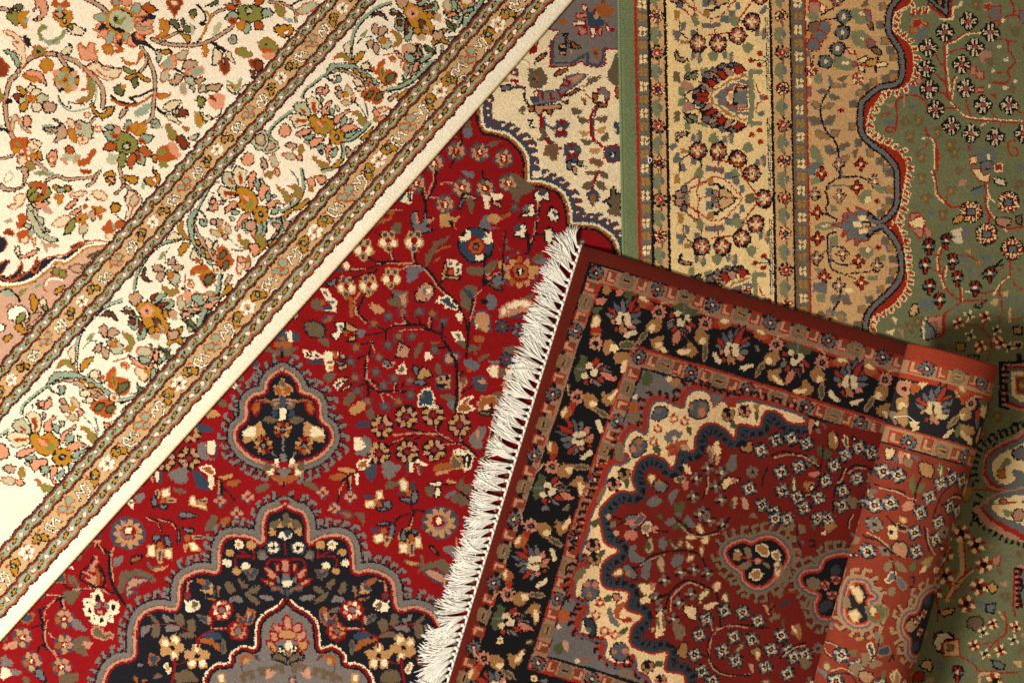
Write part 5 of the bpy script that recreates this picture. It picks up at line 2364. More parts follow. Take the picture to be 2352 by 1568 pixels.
    for i, j, n in ((2, 2, 70), (2, 3, 50), (3, 2, 20), (2, 1, 20)):
        w.run(f'T {i} {j}'); w.scatter('c', 0, 0, 2352, 1568, n, 44, ['a7', 'a6', 'a5'], 70 + i*4 + j)
    for i, j, n in ((2, 1, 30), (2, 2, 60), (2, 3, 40), (3, 2, 30), (1, 3, 20), (1, 2, 10)):
        w.run(f'T {i} {j}'); w.scatter('K', 0, 0, 2352, 1568, n, 50, ['a5', 'a3', 'a1', 'a2'], 80 + i*4 + j)
def roll_rug():
    w = LW; w.ow = 11
    w.run(grid_of(0))
    w.run('T 3 2')
    def band(v0, v1, c): w.a[max(0, int(v0/w.k)):int(v1/w.k), :] = w.idx[c]
    band(0, 31, 'D'); band(31, 35, 'K'); band(35, 70, 't'); band(70, 75, 'r'); band(75, 184, 'K'); band(184, 189, 'r'); band(189, 224, 't'); band(224, 228, 'K')
    # the same bands on the parts of the roll that are out of sight carry no motifs
    for v0, v1 in ((35, 70), (189, 224)):
        w.a[int((v1 - 5)/w.k):int(v1/w.k), :] = w.idx['r'] if v0 == 35 else w.idx['t']
    w.run('''m ell 1285 232 15
m ros 1375 245 15
m ell 1500 280 15
m box 1645 318 15
m elm 1790 350 15
m ros 1885 385 15
m ell 1990 425 15
m box 2055 450 15
m ell 1105 868 15
m ros 1205 905 15
m ell 1360 925 15
m box 1500 980 15
m elm 1630 1015 15
m ros 1735 1045 15
m ell 1810 1085 15
m P1 1440 610 88
g pu 1150,380 1240,370 1210,480 1170,480
e K 1195 430 20
g o 1250,380 1330,390 1290,450 1240,470
g c 1310,370 1370,370 1330,420
g y 1140,520 1220,500 1210,600 1140,620
e c 1170 590 30 40
g yG 1110,680 1180,600 1210,640 1180,770
g d 1080,640 1120,650 1110,760
g w 1220,720 1260,720 1290,790 1240,800
g w 1500,850 1590,780 1600,810 1530,870
g cy 1620,440 1690,440 1730,500 1650,500
g o 1660,490 1740,460 1760,530 1690,570
m clu 1775 560 105 .9 .9
g G 1860,530 1960,540 1980,600 1910,620
g r 1830,640 1880,600 1890,690 1840,730
e w 1915 640 26 50
g w 1890,610 1970,600 1950,700
g b 1830,700 1880,730 1860,800
g G 1610,830 1650,740 1680,750 1650,860
g y 1700,790 1800,770 1830,830 1740,850
g c 1740,860 1810,880 1800,940 1760,920
g p 1850,890 1900,780 1920,800 1880,930
g cK 1020,980 1090,970 1080,1050 1030,1060
g c 1030,980 1080,975 1070,1020
g b 1000,1060 1060,1090 1110,1010 1115,1060 1070,1090
g p 1120,990 1160,1000 1150,1090 1120,1080
g w 1170,1000 1210,1010 1200,1050
g d 1160,1050 1230,1060 1210,1130 1170,1110
g b 1220,1020 1280,1030 1270,1070
g yK 1290,1080 1370,1090 1420,1140 1410,1220 1330,1210 1290,1170
g cG 1460,1100 1500,1110 1500,1200 1470,1200
g G 1470,1110 1490,1120 1480,1180
g cK 1540,1130 1580,1140 1570,1170
R lr 1000,1170 1110,1200 1040,1450 920,1480 1490,1270 1610,1230 1720,1260 1385,1390 1300,1530 1600,1490 1700,1540
l K 18 930,1290 1000,1320 1140,1340 1160,1370
l K 18 1240,1440 1270,1300 1300,1220
l u 12 960,1320 1100,1350 1200,1400 1260,1420
l K 14 1240,1400 1260,1500
g G 1200,1240 1240,1200 1250,1340 1210,1330
g G 1270,1310 1330,1260 1320,1340 1270,1350
l K 14 1590,1300 1500,1380 1420,1568
l K 18 1500,1460 1560,1470
l K 16 1580,1410 1660,1380 1760,1420
l u 12 1560,1430 1640,1400 1720,1420
g p 1140,1470 1190,1430 1250,1450 1210,1510 1150,1510
g c 1760,1380 1790,1260 1800,1300 1770,1420
T 3 3
R lr 910,80 1250,140 1480,55 1460,210 1270,310 850,320 610,1260 960,1510 560,1490 740,1340
R ls 990,300 910,80
g c 1020,100 1090,90 1090,190 1020,200
e K 1040 140 22
l K 16 1010,0 1080,80 1120,90
g Ky 1090,60 1160,80 1180,130 1110,120
g cy 1110,0 1180,20 1150,60
L K 18 1340,100 1360,200 1400,310
l u 12 1370,100 1390,240 1460,350
g tK 1050,250 1110,220 1180,250 1170,360 1060,320
L p 22 1070,260 1170,330
L p 22 1080,300 1160,360
g cK 1510,270 1560,290 1530,330
g d 970,440 1030,390 1060,400 1030,480 980,480
g d 1070,390 1150,430 1180,490 1100,470
g bc 990,560 1060,490 1080,540 1010,590
g bd 1090,530 1180,600 1170,650 1100,610
g d 1010,700 1030,630 1080,630 1060,710
g G 1210,440 1260,390 1270,470 1230,490
g yG 1330,400 1400,360 1450,380 1400,470 1330,430
g c 1310,490 1360,440 1370,490 1320,510
l K 12 1040,370 1060,440 1080,560
L K 16 1220,540 1260,540 1250,640 1210,620
l K 18 820,180 840,200 940,220 1050,330
l u 12 850,160 920,190 1010,260
R ls 1550,150
R lr 730,1600 860,1568
g G 860,780 890,830 940,760 960,840 900,980
g Gd 900,760 1010,820 990,930 900,970
g c 850,780 900,780 930,870 880,910
L r 16 880,850 930,870
g d 890,1050 960,1020 960,1130 910,1120
g gc 840,1150 880,1140 890,1280 860,1260
g gd 930,1190 1020,1160 1040,1220 950,1250
g d 780,1250 830,1220 860,1300 800,1340
g d 850,1320 920,1280 970,1320 870,1360
l K 12 860,1300 920,1200 940,1100
g G 660,1220 740,1200 720,1260
g d 680,1350 770,1310 790,1420 720,1430
g tK 760,1390 880,1400 870,1500 780,1470
L p 20 770,1420 870,1440
g G 960,1440 990,1370 1010,1400 990,1460
g yc 1060,1440 1120,1380 1150,1470 1110,1530
g c 1070,1390 1100,1420 1090,1500
l K 14 520,1440 640,1410 700,1440 740,1500
l u 11 520,1410 620,1370 700,1410
L K 16 1030,1300 1070,1240 1080,1290
''')
    for P, ins in (([(700,640),(740,600),(820,610),(850,680),(900,720),(840,760),(870,850),(840,950),(760,980),(690,960),(650,900),(660,780)], 1),
                   ([(1160,960),(1210,880),(1300,860),(1350,740),(1420,690),(1500,690),(1560,780),(1560,900),(1500,1000),(1480,1120),(1420,1240),(1340,1290),(1250,1240),(1240,1120),(1180,1050)], 0)):
        w.run('T 3 3'); w.ow = 11
        ps = w.smooth(P, True, 6)
        d = np.roll(ps, -1, 0) - np.roll(ps, 1, 0); d /= np.hypot(d[:,0], d[:,1])[:,None]; nn = np.stack([d[:,1], -d[:,0]], 1)
        cl = lambda p: w.xf(np.vstack([p, p[:1]]))
        w.comb((ps + nn*56)[::2], -1, 74, 56, 38, 't', 'K', .15, hook=.8)
        w.stroke(cl(ps + nn*34), 't', 56); w.stroke(cl(ps + nn*22), 'b', 22); w.stroke(cl(ps + nn*2), 'p', 22); w.stroke(cl(ps - nn*14), 'r', 20)
        w.fill(w.xf(ps - nn*22), 'K')
    w.run('''g wy 700,640 770,650 800,720 770,780 730,720
g wy 680,880 740,850 780,900 720,960
g d 640,760 680,740 700,820 650,830
g t 1190,980 1260,920 1320,960 1280,1030 1200,1030
r rpcKKd 1310 940 44 6
r rpcKKd 1380 890 44 6
r rpcKKd 1350 1060 44 6
g g 1370,760 1440,720 1460,800 1400,830
g g 1260,1180 1330,1140 1350,1220 1280,1240
g Gd 820,830 900,790 970,810 990,890 900,950 850,920
g c 860,830 905,815 910,875 875,890
g r 890,870 930,860 940,910 900,910
''')
    w.run('T 3 2')
    w.mac.update(SW.mac)
    for n in ('ros', 'box', 'ell', 'elm'): pass
    w.scatter('R', 850, 1050, 1900, 1568, 50, 46, ['a1', 'a2', 'a3', 'a4', 'a5', 'a7', 'x4'], 91)
    w.run('T 3 3'); w.scatter('R', 400, 0, 1750, 1568, 90, 48, ['a1', 'a2', 'a3', 'a4', 'a5', 'a7', 'x4'], 92)
# plan of the roll: axis from its upper end, half width, and where a point of the plan lies on the sheet that is wound up
RA = (2186.5, 821.5); RD = (-.269, .963); RHW = 111.0
RZA, RZB = 104.0, 72.0                                     # half width and half height of the wound section
_th = np.linspace(-math.pi/2, 1.5*math.pi, 721)
_arc = np.r_[0, np.cumsum(np.hypot(np.diff(RZA*np.cos(_th)), np.diff(RZB*np.sin(_th))))]
LW = Weave(0, 0, 0, 2.2, int(_arc[-1]/2.2) + 1, 400, {
    'R': (140,58,38), 'D': (150,58,36), 'K': (40,37,40), 't': (172,132,96), 'r': (170,62,38), 'c': (222,190,138), 'g': (62,68,82), 's': (112,108,104),
    'G': (104,104,64), 'p': (196,132,100), 'y': (176,132,82), 'd': (140,116,86), 'b': (100,102,108), 'w': (220,192,140), 'l': (150,146,136), 'o': (170,88,46), 'u': (192,150,112)}, 'R')
def _roll_wrap(x, y):
    dx, dy = x - RA[0], y - RA[1]
    c = np.clip((dx*-RD[1]*-1 + dy*-RD[0])/RHW, -1, 1)       # -1 left silhouette, +1 right silhouette
    s = dx*RD[0] + dy*RD[1]
    a = np.interp(np.arccos(c), _th, _arc)
    return np.stack([a/LW.k, s*.978/LW.k], 1)
LW.wrap = _roll_wrap
small_rug(); roll_rug()
SW.ragged(.16, 6); LW.ragged(.06, 7)
# ---------------------------------------------------------------- the cream floral rug
CA = math.atan2(-.7457, .6665); CDEP = 1030.0
CO = (-66.6 - .7457*CDEP, 1541.6 - .6665*CDEP)
CW = Weave(CO[0], CO[1], CA, 1.9, 1132, int(CDEP/1.9), {
    'c': (248,232,204), 'k': (34,22,16), 'N': (38,32,44), 'o': (178,84,30), 'r': (128,54,22), 't': (148,164,136), 'n': (192,150,118), 'p': (222,150,112), 'g': (134,130,58), 'y': (186,128,34),
    's': (186,182,146), 'w': (250,238,212), 'a': (204,166,116), 'b': (94,62,42), 'x': (228,205,165), 'G': (98,100,60), 'm': (206,160,132), 'u': (190,150,112)}, 'c')
def _bow(u): return 5.0*(1 - ((u - 1083)/983.0)**2)
def _cream_wrap(x, y):
    x = x - CO[0]; y = y - CO[1]
    u = x*CW.ca + y*CW.sa; v = -x*CW.sa + y*CW.ca
    return np.stack([u/CW.k, (v - _bow(u))/CW.k], 1)
CW.wrap = _cream_wrap
def cream_rug():
    w = CW; w.ow = 10
    V, U = np.indices(w.a.shape); U = U*w.k; V = CDEP - (V + .5)*w.k
    def inv(L, e):                        # L along the outer edge from (1311, 0), e inward from the edge -> quarter-mm of sheet 0 0
        b = 5.0*(1 - ((L - 983)/983.0)**2)
        x = 1311 - .6665*L - .7457*(e - b); y = .7457*L - .6665*(e - b)
        return 4*x, 4*y
    def Lof(x, y): return (1311 - x)*.6665 + y*.7457
    wob = 1.6*np.sin(U*2*math.pi/35) + 1.0*np.sin(U*2*math.pi/93 + 1)
    D = V + wob
    def stripes(lst):
        for a, b, c in lst: w.a[(D >= a) & (D < b)] = w.idx[c]
    w.run('T 0 0')
    field(w)
    D = V + wob
    w.a[(D < 426) & (D >= 338)] = w.idx['a']; w.a[D < 338] = w.idx['c']
    w.a[(D < 336) & (D >= 328)] = w.idx['c']
    main_border(w)
    D = V + wob
    stripes([(-20, 28, 'w'), (28, 32.5, 'N'), (32.5, 37.5, 'o'), (37.5, 59, 't'), (59, 64, 'r'), (64, 67, 'N'), (67, 110, 'a'), (110, 113, 'k'), (113, 117.5, 'r'), (117.5, 134, 't'), (134, 139, 'r'), (139, 143, 'N'),
             (335, 338.5, 'N'), (338.5, 342, 'r'), (342, 357, 't'), (357, 361, 'r'), (361, 364, 'k'), (364, 398, 'a'), (398, 401, 'k'), (401, 404.5, 'r'), (404.5, 419, 't'), (419, 423, 'r'), (423, 426.5, 'N')])
    w.run('T 0 0'); w.ow = 9
    w.run('''M wb 0 0
e o 0 0 30 25
e w 0 0 19 15
E
M ob 0 0
e k 0 0 42 20 -12
e y 2 0 26 12 -12
E
M flo 0 0
r xaxaooo 0 0 0.1 6
e o 0 0 66 60
e w -34 -26 26 20
e w 34 -26 26 20
e w -38 20 26 20
e w 36 22 26 20
e w 0 44 22 18
e w 0 -46 20 14
e a 0 -4 22
e k 0 0 12
E
M budn 0 0
g yk -60,40 -30,-20 10,-50 60,-30 50,20 10,30 -20,60
g tk -20,-10 0,-30 20,-5 0,20
h o -60,-50 -30,-60 -20,-40 -50,-30
E
M squ 0 0
L k 26 -70,40 -40,-30 0,20 20,-40 60,-20 40,50 -10,70
L w 13 -70,40 -40,-30 0,20 20,-40 60,-20 40,50 -10,70
E
M spr 0 0
g to -90,-10 -50,-60 -10,-30 10,-10 -30,20 -60,-10
g to 10,0 30,-60 80,-50 90,0 50,10
g to -40,30 0,10 40,30 20,60 -10,50
E''')
    Lb = lambda x, y: Lof(x, y)
    def beads(e, x0, y0, sc=1.0, d0=1.0):
        L = Lof(x0, y0); i = 0
        for sgn in (1, -1):
            l = L; i = 0
            while -150 < l < 2120:
                if not (sgn < 0 and i == 0):
                    X, Y = inv(l, e); w.inst('wb' if i % 2 == 0 else 'ob', X, Y, math.degrees(CA), sc)
                pit = (32.0 + 8.6*max(0, (l - 200)/1200)**1.25)/2
                l += sgn*pit; i += 1
    beads(48.6, 1014, 270, 1.12); beads(126, 957.7, 220.2, .88); beads(349.8, 698, 180, .84); beads(411.8, 603, 195, .84)
    def tan(e, pts, sc):
        Ls = [Lof(*p) for p in pts]; Ls = [2*Ls[0] - Ls[1]] + Ls + [2*Ls[-1] - Ls[-2], 3*Ls[-1] - 2*Ls[-2]]
        for a, b in zip(Ls[:-1], Ls[1:]):
            for f, n, fl in ((0, 'flo', 1), (.16, 'budn', 1), (.31, 'squ', 1), (.5, 'spr', 1), (.69, 'squ', -1), (.84, 'budn', -1)):
                X, Y = inv(a + (b - a)*f, e); w.inst(n, X, Y, math.degrees(CA), sc*fl, sc)
    tan(88.5, [(1148,60),(1012,211),(874,370),(725.5,534.5),(570,706),(412,880),(247,1064),(77,1280)], 1.12)
    tan(381, [(792,24),(652,184),(504,349),(356,514),(189,692),(26,871)], .86)
def main_border(w):
    w.ow = 10
    w.run('''T 1 0
M fish 1440 120
g tk 1240,100 1290,90 1350,150 1370,200 1290,160
g rk 1225,120 1300,120 1340,150 1240,140
g tk 1290,170 1350,160 1390,220 1340,290 1280,250
g rk 1300,190 1340,180 1340,240 1300,240
g tk 1370,230 1420,220 1440,330 1400,370 1360,350
g rk 1370,200 1400,220 1400,310 1375,310
g tk 1480,10 1560,-30 1620,-20 1540,40 1500,60
g rk 1470,0 1540,-40 1500,30
g tk 1520,60 1640,20 1680,60 1640,110 1560,100
g rk 1530,70 1610,40 1630,60 1560,90
g rk 1600,120 1640,110 1640,160 1600,160
g u 1640,130 1700,120 1700,200 1640,190
g u 1470,310 1540,300 1550,370 1480,360
g uk 1290,-20 1370,-40 1400,40 1340,80 1290,40
g yk 1360,60 1450,40 1540,90 1600,180 1640,260 1640,290 1760,260 1730,320 1770,420 1690,390 1620,420 1610,330 1500,300 1450,290 1400,200 1360,130
e p 1440 120 56 48
e s 1440 120 60 14
e p 1440 115 40 44
e k 1440 125 16
g bk 1490,190 1530,180 1560,230 1520,260
g to 1540,230 1590,260 1600,290 1550,280
g nk 1620,310 1660,290 1720,290 1700,360 1650,370
g yk 1450,270 1510,260 1510,310 1470,320
g yk 1570,130 1610,110 1630,170 1590,180
E
M half 1440 120
v kt 14 20 1250,40 1130,80 1040,150 960,230 910,320 890,430 880,540 890,590
g gt 960,330 1020,280 1000,330
l k 9 930,400 980,350 1060,340
g bk 1070,150 1120,110 1180,120 1205,190 1150,150
g nk 1060,270 1080,220 1120,230 1120,310 1090,320
g nk 1120,290 1170,240 1210,280 1150,330
g nk 1010,420 1040,370 1080,370 1060,440
g nk 1090,390 1140,430 1110,500 1080,460
g sk 1120,350 1190,340 1240,380 1250,430 1180,460 1140,410
g yo 1140,360 1180,350 1195,390 1150,400
g go 1240,290 1300,300 1335,360 1310,430 1260,430 1290,370
g go 720,550 750,500 810,490 860,530 870,590 790,530
g yk 900,540 950,480 1010,480 970,540 910,590
g xk 810,430 860,380 870,480 840,520
g tk 640,680 680,600 790,580 900,600 1020,670 1120,750 1140,790 1070,750 960,680 870,640 760,630 690,660 660,700 690,740 740,740 720,700 780,700 770,760 690,750
g nk 680,680 760,640 860,650 980,720 1100,790 1090,830 960,760 860,690 760,660
e yk 920 660 28 20 30
e yk 985 695 28 20 30
e yk 1040 735 28 20 30
g xk 960,610 1020,570 1060,600 1040,640 1100,660 1080,680 1000,640
h o 1040,630 1090,610 1100,680
g oo 1110,640 1130,580 1180,560 1170,640 1200,640 1260,660 1300,690 1270,760 1220,780 1190,770 1150,730 1120,710
g Gy 1150,620 1160,740 1180,680 1165,620
g Gk 1190,750 1210,690 1280,680 1270,730 1220,770
g xk 890,740 940,730 990,770 930,790
g xk 910,820 960,790 1010,820 950,840
g tr 980,770 1040,780 1020,800
g oo 970,860 1040,820 1120,820 1170,860 1160,920 1110,960 1060,940 1000,920
g Gk 1000,900 1030,850 1080,840 1050,900
g Gk 1090,910 1120,860 1170,870 1130,920
g xk 1120,780 1180,770 1210,830 1150,840
e o 1160 805 16
h k 1200,830 1250,850 1210,860
g Gk 1290,780 1350,760 1340,690 1380,730 1440,740 1400,790
v kt 16 24 2010,0 1960,60 1900,170 1860,250 1780,300
v kt 14 -18 1700,420 1690,520 1620,560 1550,575
v kt 18 22 1640,580 1560,650 1450,750 1350,810 1220,840
g nk 1220,900 1270,860 1310,860 1230,940
g yk 1290,910 1340,840 1400,820 1340,920
l o 14 1170,510 1220,500 1270,490
g xo 1220,540 1260,520 1290,560 1260,580
g yo 1225,540 1250,530 1270,560
g so 1340,450 1380,410 1440,410 1470,460 1420,480
g pk 1280,470 1320,490 1380,540 1480,570 1470,590 1380,570 1310,530
g tk 1360,480 1450,500 1460,530 1390,530
g pk 1480,500 1500,420 1530,460 1510,540
g tk 1520,460 1540,520 1520,540
g xk 1480,550 1510,540 1510,590 1480,590
g xo 1330,580 1380,570 1430,620 1400,680 1350,640
g tk 1450,600 1500,580 1480,670 1460,680
g pk 1510,590 1530,610 1490,660
e y 1430 600 26 20
g Gk 1540,430 1600,470 1660,490 1600,510 1570,480
g Gk 1740,190 1800,220 1830,280 1790,270
g p 1720,0 1800,-20 1780,60
g tk 1790,20 1860,0 1900,80 1850,90
g pk 1730,110 1850,110 1860,140 1740,140
g tk 1730,120 1800,150 1860,140
g pk 1890,90 2010,40 2000,70 1920,130
g tk 1900,70 1950,20 2030,30 2000,50
g to 1880,0 1960,-20 1970,30
v kt 13 16 640,700 560,760 470,830 440,880 440,910
g pk 550,840 570,810 620,820 650,780 670,830 640,880 570,870
g pk 550,850 600,800 610,850
h k 510,830 525,830 525,860 510,860
g nk 730,810 760,790 790,830 760,850
g nk 730,860 780,840 820,870 770,910
g so 820,790 850,790 890,840 880,880 830,850
e y 830 875 28
g so 780,940 830,920 880,960 820,970
g pk 870,900 910,890 915,930 880,940
l k 10 900,930 950,980 1000,1050 1020,1130
l t 14 1000,950 1020,1020 1020,1100
l k 8 1010,960 1030,1060
g go 890,1040 940,1030 1010,1100 1010,1170 940,1120 940,1080
g pk 1070,1010 1110,1000 1130,1060 1100,1080
g pk 1120,1080 1190,1060 1190,1090 1130,1120
e go 1100 1100 24 22
l o 12 1110,1000 1180,980 1240,1000
g xo 1120,1010 1180,990 1220,1010 1160,1040
v kt 16 22 1060,1140 1020,1180 950,1250 870,1300 810,1305
g yk 960,1280 1020,1210 1080,1170 1040,1250 990,1290
g sk 350,990 380,950 450,950 500,1030 500,1070 420,1050 370,1030
g ro 410,1000 460,1030 440,1040
g xk 460,920 520,890 580,930 580,1000 550,1060 510,1050 480,960
g ro 515,950 545,960 550,1030 525,1030
g xk 310,1080 370,1050 470,1070 490,1140 370,1170 330,1120
g ro 380,1100 460,1105 450,1120 380,1120
g nk 590,900 620,910 600,960
g pk 600,1010 640,960 680,930 700,940 660,1000 680,1040 620,1060
g tk 670,1000 710,1000 720,1060 690,1060
g pk 720,1090 790,1040 840,1010 860,1030 800,1070 770,1110 740,1160
g tk 780,1090 830,1080 830,1130 770,1170
g pk 780,1180 860,1140 960,1190 900,1190 820,1220
g tk 810,1240 910,1200 940,1210 850,1270
g sk 720,970 770,990 750,1020
g sk 860,1090 890,1110 870,1140
g pk 370,1230 420,1190 490,1180 530,1200 470,1230 400,1260
g tk 440,1250 520,1240 540,1270 470,1290
g pk 490,1300 540,1270 610,1270 620,1300 550,1340 510,1370
g tk 560,1340 620,1320 630,1370 570,1380
g pk 640,1340 690,1330 700,1370 670,1420 680,1490 640,1430
g tk 690,1410 740,1350 750,1390 710,1450
g sk 440,1300 480,1290 480,1330
g sk 580,1400 610,1390 610,1420
g yk 490,1080 540,1060 590,1090 640,1060 700,1110 720,1160 680,1220 620,1250 550,1220 500,1150
g o 560,1110 640,1110 650,1160 580,1170
g g 600,1170 660,1130 680,1180 620,1210
g p 560,1110 600,1130 620,1170 570,1150
r yyyyyykkt 740 1260 80 7
v kt 14 18 330,1040 230,1110 150,1190 130,1250
g pk 210,1210 250,1140 290,1150 320,1190 310,1240 250,1260
v kt 16 -22 780,1330 790,1400 770,1470 700,1530 600,1560
g nk 830,1350 900,1400 910,1420 850,1480
g nk 890,1390 960,1320 1000,1330 940,1390
g go 520,1430 580,1470 660,1500 660,1540 580,1530
g yk 700,1530 780,1460 800,1480 740,1550
g nk 270,1330 310,1310 370,1330 350,1370 290,1360
g so 250,1420 310,1400 360,1420 350,1470 280,1460
g pk 370,1440 420,1430 430,1470 390,1480
g go 390,1360 420,1330 440,1390 400,1420
e sk 115 1335 90 80
e nk 115 1335 56 50
e s 115 1335 22
E''')
    al = math.degrees(math.atan2(.7457, -.6665))
    w.run('T 0 0')
    f1 = (948*4, 30*4); f2 = (337*4, 714*4); f0 = ((948 + 600)*4, (30 - 672)*4)
    w.inst('half', *f1); w.inst('half', *f1, 2*al, -1, 1)
    w.inst('half', *f2, 2*al, -1.09, 1.0); w.inst('half', f2[0], f2[1], -2, 1.17, 1.15)
    w.run('''T 1 1
v kt 15 18 430,-20 450,120 430,230 370,310 240,390
l k 10 320,0 380,80 400,180
g go 300,140 360,130 420,200 420,270 350,230 350,170
g yk 340,340 420,290 490,250 450,320 380,370
g pk 470,90 520,60 540,130 500,160
g pk 560,60 620,50 650,90 590,130
g go 480,180 510,150 530,190
l o 12 530,60 600,40 640,60
v kt 15 -18 220,420 230,500 190,600 90,660
g nk 240,430 300,460 320,500 270,560
g nk 310,470 370,420 410,430 340,500
g go -20,600 60,600 100,680 40,700
g yk 110,690 190,620 210,640 150,690
g pk -60,690 0,670 30,720 -20,800
g nk -100,480 -30,460 0,520 -60,560
''')
    w.run('T 0 0')
    w.inst('half', -396*4, 1535*4, 2*al, -1.2, 1.12)
    w.inst('fish', *f1); w.inst('fish', f2[0], f2[1], 0, 1.06)
